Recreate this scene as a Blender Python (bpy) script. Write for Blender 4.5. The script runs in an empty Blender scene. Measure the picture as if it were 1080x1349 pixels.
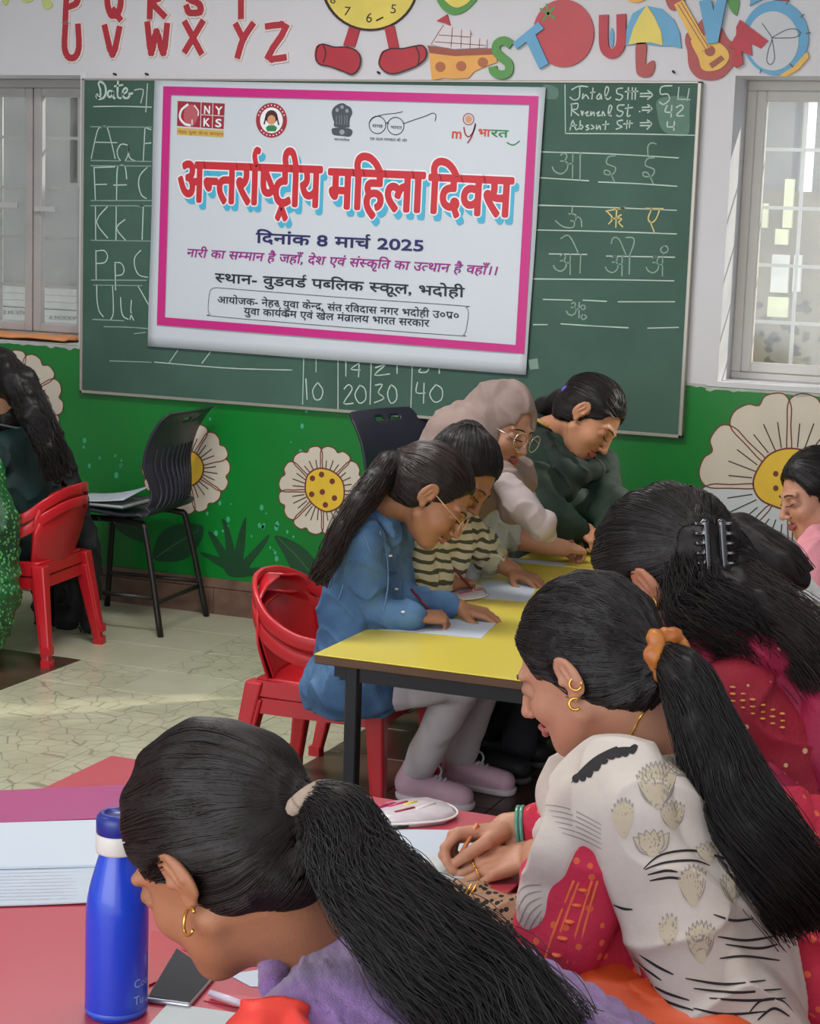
import bpy, bmesh, math, random
import numpy as np
from mathutils import Vector, Matrix

# ------------------------------------------------------------------ camera, world, lights, exposure
SC = bpy.context.scene
COL = SC.collection
F = 2483.36
YAW, PITCH, ROLL = -0.38118361, 0.15305695, -0.03444418
CAMH = 1.549
WALLY = 6.455

def _cam_axes():
    cy, sy, cp, sp = math.cos(YAW), math.sin(YAW), math.cos(PITCH), math.sin(PITCH)
    f = np.array([sy * cp, cy * cp, -sp]); r = np.array([cy, -sy, 0.0]); d = np.cross(f, r)
    c, s = math.cos(ROLL), math.sin(ROLL)
    return np.array([c * r + s * d, -s * r + c * d, f])
CM = _cam_axes()
CAMP = np.array([0, 0, CAMH])

cam = bpy.data.cameras.new('camera')
cam.sensor_fit = 'HORIZONTAL'; cam.sensor_width = 36.0
cam.lens = F / 1080 * 36.0
cam.clip_start = 0.05; cam.clip_end = 100
cam_o = bpy.data.objects.new('camera', cam)
COL.objects.link(cam_o)
mw = Matrix.Identity(4)
for i in range(3):
    mw[i][0] = CM[0][i]; mw[i][1] = -CM[1][i]; mw[i][2] = -CM[2][i]; mw[i][3] = CAMP[i]
cam_o.matrix_world = mw
SC.camera = cam_o

world = bpy.data.worlds.new('world'); SC.world = world; world.use_nodes = True
bg = world.node_tree.nodes['Background']
bg.inputs[0].default_value = (0.86, 0.93, 1.0, 1); bg.inputs[1].default_value = 1.5

def area(name, loc, rot, sx, sy, power, col=(1, 1, 1)):
    l = bpy.data.lights.new(name, 'AREA'); l.shape = 'RECTANGLE'; l.size = sx; l.size_y = sy
    l.energy = power; l.color = col
    o = bpy.data.objects.new(name, l); o.location = loc; o.rotation_euler = rot
    COL.objects.link(o); return o
# ceiling tube fittings and the doorway daylight behind the photographer
area('ceiling_light_source', (-2.6, 4.4, 2.86), (0, 0, 0), 1.2, 0.5, 52, (1, 0.98, 0.96))
area('ceiling_light_source', (-0.9, 2.6, 2.86), (0, 0, 0), 1.2, 0.5, 16, (1, 0.98, 0.96))
area('ceiling_light_source', (-3.2, 1.6, 2.86), (0, 0, 0), 1.2, 0.5, 15, (1, 0.98, 0.96))
area('rear_doorway_daylight', (-1.6, -1.45, 1.55), (math.radians(90), 0, 0), 3.4, 2.2, 70, (0.97, 0.98, 1.0))
sun = bpy.data.lights.new('sun', 'SUN'); sun.energy = 4.0; sun.angle = 0.02; sun.color = (1, 0.94, 0.84)
so = bpy.data.objects.new('sun', sun); so.rotation_euler = Vector((-0.56, -0.46, -0.42)).to_track_quat('-Z', 'Y').to_euler(); COL.objects.link(so)
SC.view_settings.view_transform = 'Standard'
SC.view_settings.look = 'None'
SC.view_settings.gamma = 1.0
SC.view_settings.use_curve_mapping = False
SC.view_settings.exposure = 0.14

# ------------------------------------------------------------------ pixel -> place helpers
def ray(u, v):
    return CM.T @ np.array([(u - 540) / F, (v - 674.5) / F, 1.0])
def at_wall(u, v, off=0.0):
    d = ray(u, v); t = (WALLY - off) / d[1]; return CAMP + d * t
def at_y(u, v, y):
    d = ray(u, v); return CAMP + d * (y / d[1])
def at_z(u, v, z):
    d = ray(u, v); return CAMP + d * ((z - CAMH) / d[2])
def at_d(u, v, dep):
    return CAMP + ray(u, v) * dep
def camdir(r, d, f):
    v = CM.T @ np.array([r, d, f], float); return v / np.linalg.norm(v)

# ------------------------------------------------------------------ materials
def lin(c):
    return tuple(((x / 255) / 12.92 if x / 255 <= 0.04045 else ((x / 255 + 0.055) / 1.055) ** 2.4) for x in c) + (1.0,)
MATS = {}
def mat(name, rgb, rough=0.6, var=0.0, vscale=6.0, bump=0.0, bscale=60.0, metal=0.0, spec=0.5, rgb2=None, emit=0, sheen=0, coat=0, detail=4, dirt=None):
    if name in MATS: return MATS[name]
    m = bpy.data.materials.new(name); m.use_nodes = True
    nt = m.node_tree; b = nt.nodes['Principled BSDF']
    b.inputs['Base Color'].default_value = lin(rgb)
    b.inputs['Roughness'].default_value = rough
    b.inputs['Metallic'].default_value = metal
    b.inputs['Specular IOR Level'].default_value = spec
    if sheen: b.inputs['Sheen Weight'].default_value = sheen
    if coat: b.inputs['Coat Weight'].default_value = coat
    tc = nt.nodes.new('ShaderNodeTexCoord')
    if var or rgb2:
        n = nt.nodes.new('ShaderNodeTexNoise'); n.inputs['Scale'].default_value = vscale; n.inputs['Detail'].default_value = detail
        nt.links.new(tc.outputs['Object'], n.inputs['Vector'])
        r = nt.nodes.new('ShaderNodeValToRGB')
        c1 = lin(rgb)
        if rgb2: c2 = lin(rgb2)
        else: c2 = tuple(x * (1 - var) for x in c1[:3]) + (1,); c1 = tuple(min(1, x * (1 + var)) for x in c1[:3]) + (1,)
        r.color_ramp.elements[0].color = c2; r.color_ramp.elements[1].color = c1
        r.color_ramp.elements[0].position = 0.35; r.color_ramp.elements[1].position = 0.65
        nt.links.new(n.outputs['Fac'], r.inputs['Fac']); nt.links.new(r.outputs['Color'], b.inputs['Base Color'])
    if bump:
        n2 = nt.nodes.new('ShaderNodeTexNoise'); n2.inputs['Scale'].default_value = bscale; n2.inputs['Detail'].default_value = 3
        nt.links.new(tc.outputs['Object'], n2.inputs['Vector'])
        bp = nt.nodes.new('ShaderNodeBump'); bp.inputs['Strength'].default_value = bump; bp.inputs['Distance'].default_value = 0.01
        nt.links.new(n2.outputs['Fac'], bp.inputs['Height']); nt.links.new(bp.outputs['Normal'], b.inputs['Normal'])
    if emit:
        b.inputs['Emission Color'].default_value = lin(rgb); b.inputs['Emission Strength'].default_value = emit
    MATS[name] = m
    return m

# ------------------------------------------------------------------ objects
WLOC = {}
def empty(name, loc, label=None, cat=None, group=None, kind=None, parent=None):
    o = bpy.data.objects.new(name, None); o.empty_display_size = 0.05
    COL.objects.link(o); o.location = tuple(loc)
    if parent is None: WLOC[o.name] = tuple(loc)
    tag(o, label, cat, group, kind)
    return o
def tag(o, label=None, cat=None, group=None, kind=None):
    if label: o['label'] = label
    if cat: o['category'] = cat
    if group: o['group'] = group
    if kind: o['kind'] = kind
    return o
def setpar(o, parent):
    o.parent = parent
    l = WLOC.get(parent.name)
    if l: o.matrix_parent_inverse = Matrix.Translation(-Vector(l))
def mesh_obj(name, me, m, parent=None, smooth=False):
    if isinstance(m, (list, tuple)):
        for x in m: me.materials.append(x)
    elif m: me.materials.append(m)
    if smooth: me.shade_smooth()
    o = bpy.data.objects.new(name, me); COL.objects.link(o)
    if parent is not None: setpar(o, parent)
    return o
def obj(name, geo, m, parent=None, smooth=False):
    me = bpy.data.meshes.new(name)
    if isinstance(geo, bmesh.types.BMesh):
        geo.normal_update(); geo.to_mesh(me); geo.free()
    else:
        v, f = geo; me.from_pydata([tuple(map(float, p)) for p in v], [], [tuple(map(int, q)) for q in f]); me.validate()
    return mesh_obj(name, me, m, parent, smooth)
def box_bm(x0, x1, y0, y1, z0, z1, bev=0.0, seg=2, bm=None):
    own = bmesh.new()
    bmesh.ops.create_cube(own, size=1.0)
    for v in own.verts:
        v.co = ((x0 + x1) / 2 + v.co.x * (x1 - x0), (y0 + y1) / 2 + v.co.y * (y1 - y0), (z0 + z1) / 2 + v.co.z * (z1 - z0))
    if bev: bmesh.ops.bevel(own, geom=own.edges[:], offset=bev, segments=seg, profile=0.6, affect='EDGES')
    if bm is None: return own
    merge_bm(bm, own); return bm
def merge_bm(dst, src):
    mp = {v: dst.verts.new(v.co) for v in src.verts}
    for f in src.faces:
        try:
            nf = dst.faces.new([mp[v] for v in f.verts]); nf.smooth = f.smooth; nf.material_index = f.material_index
        except ValueError: pass
    src.free()
def box(name, x0, x1, y0, y1, z0, z1, m, parent=None, bev=0.0, seg=2, smooth=False):
    return obj(name, box_bm(x0, x1, y0, y1, z0, z1, bev, seg), m, parent, smooth)

def crom(pts, n=6, closed=False):
    P_ = [np.array(p, float) for p in pts]
    if len(P_) < 3: return P_
    out = []; N = len(P_); rng = range(N if closed else N - 1)
    for i in rng:
        g = (lambda k: P_[k % N]) if closed else (lambda k: P_[min(max(k, 0), N - 1)])
        a, b, c, d = g(i - 1), g(i), g(i + 1), g(i + 2)
        for j in range(n):
            t = j / n
            out.append(0.5 * ((2 * b) + (-a + c) * t + (2 * a - 5 * b + 4 * c - d) * t * t + (-a + 3 * b - 3 * c + d) * t ** 3))
    if not closed: out.append(P_[-1])
    return out
def tube_geo(pts, rad, sides=8, caps=True, flat=None):
    """one tube along pts; rad a number or list; flat=(ax,k) squashes"""
    pts = [np.array(p, float) for p in pts]; n = len(pts)
    if not hasattr(rad, '__len__'): rad = [rad] * n
    V, Fc = [], []
    t0 = pts[1] - pts[0]; t0 /= np.linalg.norm(t0) + 1e-12
    up = np.array([0, 0, 1.0]) if abs(t0[2]) < 0.9 else np.array([1.0, 0, 0])
    nrm = np.cross(t0, up); nrm /= np.linalg.norm(nrm)
    for i in range(n):
        t = pts[min(i + 1, n - 1)] - pts[max(i - 1, 0)]; t /= np.linalg.norm(t) + 1e-12
        nrm = nrm - t * (nrm @ t); nrm /= np.linalg.norm(nrm) + 1e-12
        bn = np.cross(t, nrm)
        for k in range(sides):
            a = 2 * math.pi * k / sides
            V.append(pts[i] + rad[i] * (math.cos(a) * nrm + math.sin(a) * bn))
    for i in range(n - 1):
        for k in range(sides):
            a, b = i * sides + k, i * sides + (k + 1) % sides
            Fc.append((a, b, b + sides, a + sides))
    if caps:
        Fc.append(tuple(range(sides))[::-1]); Fc.append(tuple((n - 1) * sides + k for k in range(sides)))
    return V, Fc
def join_geo(gs):
    V, Fc = [], []
    for v, f in gs:
        o = len(V); V += list(v); Fc += [tuple(i + o for i in q) for q in f]
    return V, Fc
def tubes(name, lines, rad, m, parent=None, sides=6):
    return obj(name, join_geo([tube_geo(l, rad, sides) for l in lines if len(l) > 1]), m, parent, True)
def lathe_geo(prof, n=32, c=(0, 0, 0)):
    V, Fc = [], []
    for r, z in prof:
        for k in range(n):
            a = 2 * math.pi * k / n; V.append((c[0] + r * math.cos(a), c[1] + r * math.sin(a), c[2] + z))
    for i in range(len(prof) - 1):
        for k in range(n):
            a, b = i * n + k, i * n + (k + 1) % n; Fc.append((a, b, b + n, a + n))
    return V, Fc
def poly_prism(pts2, to3, thick_vec, m, name, parent=None, smooth=False):
    """closed outline (list of 2-D px) -> flat board with thickness; to3 maps 2-D to 3-D"""
    bm = bmesh.new()
    P3 = [Vector(to3(*p)) for p in pts2]
    fr = [bm.verts.new(p) for p in P3]; f = bm.faces.new(fr)
    r = bmesh.ops.extrude_face_region(bm, geom=[f])
    for v in r['geom']:
        if isinstance(v, bmesh.types.BMVert): v.co += Vector(thick_vec)
    bmesh.ops.recalc_face_normals(bm, faces=bm.faces)
    bmesh.ops.triangulate(bm, faces=[f for f in bm.faces if len(f.verts) > 4])
    return obj(name, bm, m, parent, smooth)
def wall_shape(name, px, m, parent, off0, thick, closed_smooth=0):
    """flat shape on the wall, outline in photo pixels; back at off0, front at off0+thick towards the room"""
    if closed_smooth: px = [tuple(p) for p in crom(px, closed_smooth, True)]
    return poly_prism(px, lambda u, v: at_wall(u, v, off0), (0, -thick, 0), m, name, parent)
def ribbon_geo(px_lines, w, off, jit=0.0, to3=None, rnd=random):
    """flat pen strokes on the wall plane, pixel polylines, w in metres"""
    V, Fc = [], []
    for ln in px_lines:
        p3 = [np.array(at_wall(u, v, off) if to3 is None else to3(u, v), float) for u, v in ln]
        n = len(p3)
        if n < 2: continue
        o = len(V)
        for i in range(n):
            t = p3[min(i + 1, n - 1)] - p3[max(i - 1, 0)]
            t /= np.linalg.norm(t) + 1e-9
            s = np.array([-t[2], 0, t[0]]); s /= np.linalg.norm(s) + 1e-9
            ww = w * (1 + jit * (rnd.random() - 0.5))
            e = t * w * 0.4 * (-1 if i == 0 else (1 if i == n - 1 else 0))
            V += [p3[i] + s * ww / 2 + e, p3[i] - s * ww / 2 + e]
        for i in range(n - 1):
            a = o + 2 * i; Fc.append((a, a + 1, a + 3, a + 2))
    return V, Fc
def circ(cx, cy, rx, ry=None, n=20, a0=0, a1=360):
    ry = rx if ry is None else ry
    full = (a1 - a0) >= 360
    k = n if full else n + 1
    return [(cx + rx * math.cos(math.radians(a0 + (a1 - a0) * i / n)), cy + ry * math.sin(math.radians(a0 + (a1 - a0) * i / n))) for i in range(k)]

# ------------------------------------------------------------------ glyphs (built-in font, shaped by hand)
GL = {}
def glyph(ch, half=None):
    """triangles and advance of a character; half='l' keeps the part left of the stem"""
    key = (ch, half)
    if key in GL: return GL[key]
    def dims(s):
        c = bpy.data.curves.new('g', 'FONT'); c.body = s; c.size = 1.0; c.resolution_u = 3
        o = bpy.data.objects.new('g', c); COL.objects.link(o)
        dg = bpy.context.evaluated_depsgraph_get(); dg.update()
        me = o.evaluated_get(dg).to_mesh()
        v = [tuple(x.co[:2]) for x in me.vertices]; f = [tuple(p.vertices) for p in me.polygons]
        bpy.data.objects.remove(o); bpy.data.curves.remove(c)
        return v, f
    if ch == ' ':
        GL[key] = ([], [], 0.26); return GL[key]
    marks = 'ुूृेैंँ'
    v, f = dims(ch)
    if ch in marks: GL[key] = (v, f, 0.0); return GL[key]
    vv, _ = dims(ch + 'म'); vb, _ = dims('म')
    adv = max(x for x, y in vv) - max(x for x, y in vb)
    if half:
        bm = bmesh.new(); bv = [bm.verts.new((x, y, 0)) for x, y in v]
        for q in f:
            try: bm.faces.new([bv[i] for i in q])
            except ValueError: pass
        xs = max(x for x, y in v); cut = xs - half
        bmesh.ops.bisect_plane(bm, geom=bm.verts[:] + bm.edges[:] + bm.faces[:], plane_co=(cut, 0, 0), plane_no=(1, 0, 0), clear_outer=True)
        bm.verts.index_update(); v = [(a.co.x, a.co.y) for a in bm.verts]; f = [tuple(a.index for a in q.verts) for q in bm.faces]; bm.free()
        adv = cut
    GL[key] = (v, f, adv); return GL[key]
def _stroke2(pts, w):
    V, Fc = [], []
    pts = [np.array(p, float) for p in pts]; n = len(pts)
    for i in range(n):
        t = pts[min(i + 1, n - 1)] - pts[max(i - 1, 0)]; t /= np.linalg.norm(t) + 1e-9
        s = np.array([-t[1], t[0]]) * w / 2
        V += [tuple(pts[i] + s), tuple(pts[i] - s)]
    for i in range(n - 1):
        a = 2 * i; Fc.append((a, a + 1, a + 3, a + 2))
    return V, Fc
# shaping codes: plain characters, 'H(x)' half form, 'R' reph hook over the previous stem, '^' rakar under previous, 'w' wedge under
def layout(tokens, space=0.30):
    """tokens: list of str; returns verts2, faces, width"""
    V, Fc = [], []; x = 0.0; W = 0.085
    def put(v, f, dx, dy=0):
        o = len(V); V.extend((a + dx, b + dy) for a, b in v); Fc.extend(tuple(i + o for i in q) for q in f)
    last = 0
    for t in tokens:
        if t == ' ': x += space
        elif t.startswith('H'):
            g = glyph(t[1], 0.185 if t[1] != 'क' else 0.2); last = x; put(g[0], g[1], x); x += g[2] + 0.0
        elif t == 'REPH':
            put(*_stroke2(crom([(-0.085, 0.60), (-0.135, 0.70), (-0.15, 0.78), (-0.10, 0.86), (-0.02, 0.84)], 4), 0.055), x)
        elif t == 'RAKAR':
            put(*_stroke2([(-0.12, 0.24), (-0.24, 0.14), (-0.36, 0.02)], 0.075), x)
        elif t == 'WEDGE':
            put(*_stroke2([(-0.36, -0.22), (-0.25, -0.04)], 0.07), x); put(*_stroke2([(-0.25, -0.04), (-0.12, -0.22)], 0.07), x)
        elif t == 'UU':    # long-u attached beside ra
            put(*_stroke2(crom([(-0.2, 0.35), (-0.08, 0.42), (0.0, 0.34), (-0.04, 0.24), (0.1, 0.05)], 4), 0.07), x); x += 0.1
        else:
            g = glyph(t); put(g[0], g[1], x); x += g[2]; last = x
    return V, Fc, x
def tok(s):
    """words written with explicit order: '{..}' holds a special token"""
    out = []; i = 0
    while i < len(s):
        if s[i] == '{':
            j = s.index('}', i); out.append(s[i + 1:j]); i = j + 1
        else: out.append(s[i]); i += 1
    return out
def wall_text(name, s, p0, p1, hpx, m, parent, off, bold=0.0, shear=0.0, shift=(0, 0), cap=0.62, space=0.30, nb=8):
    """p0,p1: photo px of baseline ends; hpx: headline height in px"""
    V, Fc, w = layout(tok(s), space)
    a, b = at_wall(*p0, off), at_wall(*p1, off)
    ex = (b - a); L = np.linalg.norm(ex); ex = ex / L
    mid = ((p0[0] + p1[0]) / 2, (p0[1] + p1[1]) / 2)
    hm = np.linalg.norm(at_wall(mid[0], mid[1] - hpx, off) - at_wall(*mid, off))
    ez = np.cross(ex, np.array([0, 1.0, 0])); ez = -ez if ez[2] < 0 else ez
    sx = L / w; sz = hm / cap
    offs = [(0, 0)] if not bold else [(bold * math.cos(2 * math.pi * k / nb), bold * math.sin(2 * math.pi * k / nb)) for k in range(nb)] + [(0, 0)]
    OV, OF = [], []
    for q, (dx, dz) in enumerate(offs):
        o = len(OV)
        for x, z in V:
            OV.append(a + ex * ((x + shear * z) * sx + dx + shift[0]) + ez * (z * sz + dz + shift[1]) + np.array([0, -4e-5 * q, 0]))
        OF += [tuple(i + o for i in f) for f in Fc]
    o = obj(name, (OV, OF), m, parent); o['kind'] = 'stuff'; return o

# ================================================================== THE SETTING
rnd = random.Random(7)
M_wall = mat('white_paint', (208, 207, 210), 0.7, 0.02, 1.5, 0.03, 30)
M_green = mat('green_paint', (10, 126, 44), 0.35, rgb2=(6, 112, 38), vscale=1.6, bump=0.05, bscale=25)
M_frame = mat('window_grey_paint', (168, 164, 162), 0.55, 0.05, 8)
M_framew = mat('window_white_paint', (214, 214, 218), 0.5, 0.03, 8)
M_conc = mat('outside_plaster', (128, 124, 118), 0.9, 0.14, 3.0, 0.1, 30)
M_concb = mat('outside_brown_plaster', (138, 124, 104), 0.9, 0.22, 5.0, 0.2, 30)
M_steel = mat('grill_steel', (190, 190, 188), 0.4, metal=0.3)
M_dark = mat('joint_dark', (60, 55, 50), 0.8)

WIN_L = (-5.2, -4.02, 1.02, 2.065)
WIN_R = (-1.456, -0.20, 1.035, 2.072)
X0, X1, ZC = -5.6, 1.4, 2.95
GREENZ = 1.018
bm = bmesh.new(); bmg = bmesh.new()
def wbox(x0, x1, z0, z1):
    if z1 > GREENZ: box_bm(x0, x1, WALLY, WALLY + 0.27, max(z0, GREENZ), z1, bm=bm)
    if z0 < GREENZ: box_bm(x0, x1, WALLY, WALLY + 0.27, z0, min(z1, GREENZ), bm=bmg)
wbox(X0, WIN_L[0], 0, ZC); wbox(WIN_L[0], WIN_L[1], WIN_L[3], ZC); wbox(WIN_L[0], WIN_L[1], 0, WIN_L[2])
wbox(WIN_L[1], WIN_R[0], 0, ZC); wbox(WIN_R[0], WIN_R[1], WIN_R[3], ZC); wbox(WIN_R[0], WIN_R[1], 0, WIN_R[2]); wbox(WIN_R[1], X1, 0, ZC)
WALL = obj('wall_back', bm, M_wall); tag(WALL, kind='structure')
obj('green_dado', bmg, M_green, WALL)
# chipped paint edge under the windows
M_chip = mat('chipped_plaster', (176, 178, 172), 0.85, 0.1, 20)
for a, b, v0, v1 in ((930, 1080, 512.5, 522), (0, 111, 451, 459), (905, 930, 507, 509.5)):
    pts = []; n = int((b - a) / 6)
    for i in range(n + 1):
        u = a + (b - a) * i / n; v = v0 + (v1 - v0) * i / n
        pts.append((u, v + rnd.choice([0, 0.6, 1.5, 4.5]) * rnd.random()))
    top = [(b, v1 - 3.2), (a, v0 - 3.2)]
    wall_shape('chipped_paint', pts + top, M_chip, WALL, -0.002, 0.004)
tag(box('wall_left', X0 - 0.15, X0, -1.5, WALLY + 0.27, 0, ZC, M_wall), kind='structure')
tag(box('wall_right', X1, X1 + 0.15, 0.4, WALLY + 0.27, 0, ZC, M_wall), kind='structure')
tag(box('ceiling', X0 - 0.15, X1 + 0.15, -1.5, WALLY + 0.27, ZC, ZC + 0.12, M_wall), kind='structure')
for i, (x, y) in enumerate(((-2.6, 4.6), (-0.9, 2.6), (-3.2, 1.6))):
    pass

# floor : slab and tiles
FLOOR = box('floor', X0 - 0.15, X1 + 0.15, -1.2, WALLY + 0.1, -0.1, -0.008, mat('floor_joint', (118, 112, 96), 0.9)); tag(FLOOR, kind='structure')
def tile_mat(name, rgb, rgb2, line, lines=True):
    m = bpy.data.materials.new(name); m.use_nodes = True; nt = m.node_tree; b = nt.nodes['Principled BSDF']
    b.inputs['Roughness'].default_value = 0.32
    tc = nt.nodes.new('ShaderNodeTexCoord'); geo = nt.nodes.new('ShaderNodeNewGeometry')
    n = nt.nodes.new('ShaderNodeTexNoise'); n.inputs['Scale'].default_value = 5; n.inputs['Detail'].default_value = 6
    nt.links.new(geo.outputs['Position'], n.inputs['Vector'])
    r = nt.nodes.new('ShaderNodeValToRGB'); r.color_ramp.elements[0].color = lin(rgb2); r.color_ramp.elements[1].color = lin(rgb)
    r.color_ramp.elements[0].position = 0.35; r.color_ramp.elements[1].position = 0.65
    nt.links.new(n.outputs['Fac'], r.inputs['Fac'])
    if lines:   # printed crazy-paving lines of the tile design
        v = nt.nodes.new('ShaderNodeTexVoronoi'); v.feature = 'DISTANCE_TO_EDGE'; v.inputs['Scale'].default_value = 13; v.inputs['Randomness'].default_value = 0.75
        nt.links.new(geo.outputs['Position'], v.inputs['Vector'])
        mr = nt.nodes.new('ShaderNodeMapRange'); mr.inputs['From Min'].default_value = 0.012; mr.inputs['From Max'].default_value = 0.03
        nt.links.new(v.outputs['Distance'], mr.inputs['Value'])
        mx = nt.nodes.new('ShaderNodeMix'); mx.data_type = 'RGBA'
        nt.links.new(mr.outputs['Result'], mx.inputs['Factor']); mx.inputs['A'].default_value = lin(line); nt.links.new(r.outputs['Color'], mx.inputs['B'])
        nt.links.new(mx.outputs['Result'], b.inputs['Base Color'])
    else: nt.links.new(r.outputs['Color'], b.inputs['Base Color'])
    return m
M_tile = tile_mat('beige_crazy_tile', (186, 186, 160), (172, 172, 146), (146, 143, 120))
M_tilep = tile_mat('beige_plain_tile', (186, 186, 162), (176, 175, 150), None, False)
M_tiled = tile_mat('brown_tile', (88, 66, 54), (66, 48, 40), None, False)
T = 0.307
base_tiles = {}
def tile(i, j, m):
    if m.name not in base_tiles:
        me = bpy.data.meshes.new('floor_tile'); b_ = box_bm(0.0012, T - 0.0012, 0.0012, T - 0.0012, -0.009, 0.0, 0.0012, 1); b_.to_mesh(me); b_.free(); me.materials.append(m); base_tiles[m.name] = me
    o = bpy.data.objects.new('floor_tile', base_tiles[m.name]); COL.objects.link(o); o.parent = FLOOR
    o.location = (-3.43 + T * i, 5.533 + T * j, 0)
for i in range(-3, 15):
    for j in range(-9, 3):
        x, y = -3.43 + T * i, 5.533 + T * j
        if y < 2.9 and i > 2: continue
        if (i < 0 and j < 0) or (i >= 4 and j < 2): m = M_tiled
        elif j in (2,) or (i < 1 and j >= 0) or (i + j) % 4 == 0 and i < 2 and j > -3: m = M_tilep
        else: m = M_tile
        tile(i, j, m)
# skirting of wood-look tiles
M_skirt = mat('wood_look_skirting', (118, 90, 74), 0.45, rgb2=(92, 70, 58), vscale=14, bump=0.04)
sk = empty('baseboard_back', (-3, WALLY, 0)); tag(sk, kind='structure')
x = -4.6
while x < 0.9:
    box('skirting_tile', x + 0.001, x + 0.599, WALLY - 0.012, WALLY, 0.0, 0.103, M_skirt, sk, 0.001, 1)
    x += 0.6
box('skirting_cap', -4.6, 1.0, WALLY - 0.013, WALLY, 0.105, 0.142, M_skirt, sk, 0.002, 1)

# windows
def glass_mat():
    m = bpy.data.materials.new('dusty_glass'); m.use_nodes = True; nt = m.node_tree
    for n in list(nt.nodes): nt.nodes.remove(n)
    out = nt.nodes.new('ShaderNodeOutputMaterial'); tr = nt.nodes.new('ShaderNodeBsdfTransparent'); gl = nt.nodes.new('ShaderNodeBsdfGlossy'); df = nt.nodes.new('ShaderNodeBsdfDiffuse')
    tr.inputs[0].default_value = (0.93, 0.94, 0.93, 1); gl.inputs['Roughness'].default_value = 0.12; df.inputs[0].default_value = (0.6, 0.6, 0.58, 1)
    fr = nt.nodes.new('ShaderNodeValue'); fr.outputs[0].default_value = 0.05
    m1 = nt.nodes.new('ShaderNodeMixShader'); m2 = nt.nodes.new('ShaderNodeMixShader')
    ns = nt.nodes.new('ShaderNodeTexNoise'); ns.inputs['Scale'].default_value = 7; tc = nt.nodes.new('ShaderNodeTexCoord')
    nt.links.new(tc.outputs['Object'], ns.inputs['Vector'])
    mr = nt.nodes.new('ShaderNodeMapRange'); mr.inputs['From Min'].default_value = 0.45; mr.inputs['From Max'].default_value = 0.8; mr.inputs['To Min'].default_value = 0.04; mr.inputs['To Max'].default_value = 0.22
    nt.links.new(ns.outputs['Fac'], mr.inputs['Value'])
    nt.links.new(mr.outputs['Result'], m1.inputs[0]); nt.links.new(tr.outputs[0], m1.inputs[1]); nt.links.new(df.outputs[0], m1.inputs[2])
    nt.links.new(fr.outputs[0], m2.inputs[0]); nt.links.new(m1.outputs[0], m2.inputs[1]); nt.links.new(gl.outputs[0], m2.inputs[2])
    nt.links.new(m2.outputs[0], out.inputs[0]); return m
M_glass = glass_mat()
FY = 6.655
def window(name, W, stiles, bars_v, bars_x, mfr):
    w = empty(name, ((W[0] + W[1]) / 2, FY, W[2])); tag(w, kind='structure')
    x0, x1, z0, z1 = W
    b_ = bmesh.new(); t = 0.035
    box_bm(x0, x1, FY, FY + 0.06, z1 - t, z1, 0.003, 1, b_); box_bm(x0, x1, FY, FY + 0.06, z0, z0 + t * 0.7, 0.003, 1, b_)
    box_bm(x0, x0 + t, FY, FY + 0.06, z0 + t * 0.7, z1 - t, 0.003, 1, b_); box_bm(x1 - t, x1, FY, FY + 0.06, z0 + t * 0.7, z1 - t, 0.003, 1, b_)
    obj('window_frame', b_, mfr, w)
    for a, b2 in stiles:      # sashes
        s = bmesh.new(); y0, y1 = FY - 0.004, FY + 0.035; q = 0.035
        box_bm(a, a + q, y0, y1, z0 + 0.026, z1 - t, 0.004, 1, s); box_bm(b2 - q, b2, y0, y1, z0 + 0.026, z1 - t, 0.004, 1, s)
        box_bm(a + q, b2 - q, y0, y1, z1 - t - q, z1 - t, 0.004, 1, s); box_bm(a + q, b2 - q, y0, y1, z0 + 0.026, z0 + 0.026 + q, 0.004, 1, s)
        so_ = obj('window_sash', s, mfr, w)
        box('glass_pane', a + q - 0.004, b2 - q + 0.004, FY + 0.012, FY + 0.016, z0 + 0.05, z1 - t - q + 0.004, M_glass, so_)
    for z in bars_v: box('grill_bar', x0, x1, FY + 0.085, FY + 0.093, z - 0.006, z + 0.006, M_steel, w)
    for xx in bars_x: box('grill_bar', xx - 0.006, xx + 0.006, FY + 0.093, FY + 0.101, z0, z1, M_steel, w)
    return w
xm = at_y(43.5, 270, FY)[0]
zb = [at_y(30, v, FY + 0.09)[2] for v in (181, 247, 312, 375)]
xb = [at_y(u, 270, FY + 0.09)[0] for u in (-60, 1, 103)]
W1 = window('window_1', WIN_L, [(WIN_L[0] + 0.035, xm - 0.003), (xm + 0.003, WIN_L[1] - 0.02)], zb, xb, M_frame)
h = [at_y(u, v, FY - 0.02) for u, v in ((-10, 274), (24, 271), (46, 275), (72, 277))]
box('latch', h[0][0], h[1][0], FY - 0.03, FY - 0.015, h[1][2] - 0.012, h[1][2] + 0.012, M_steel, W1, 0.003, 1)
box('latch', h[2][0], h[3][0], FY - 0.03, FY - 0.015, h[2][2] - 0.012, h[2][2] + 0.012, M_steel, W1, 0.003, 1)
zb = [at_y(1030, v, FY + 0.09)[2] for v in (197, 274, 350, 425)]
xb = [at_y(1052, 300, FY + 0.09)[0], at_y(1052, 300, FY + 0.09)[0] + 0.22, at_y(1052, 300, FY + 0.09)[0] + 0.44, at_y(1052, 300, FY + 0.09)[0] + 0.66]
W2 = window('window_2', WIN_R, [(WIN_R[0] + 0.035, -0.84), (-0.83, WIN_R[1] - 0.035)], zb, xb, mat('window_cream_paint', (206, 203, 196), 0.5, 0.03, 8))
tag(box('trim_1', WIN_L[1] - 0.004, WIN_L[1] + 0.022, WALLY - 0.006, WALLY, GREENZ - 0.01, WIN_L[3] + 0.01, M_framew), kind='structure')
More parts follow.
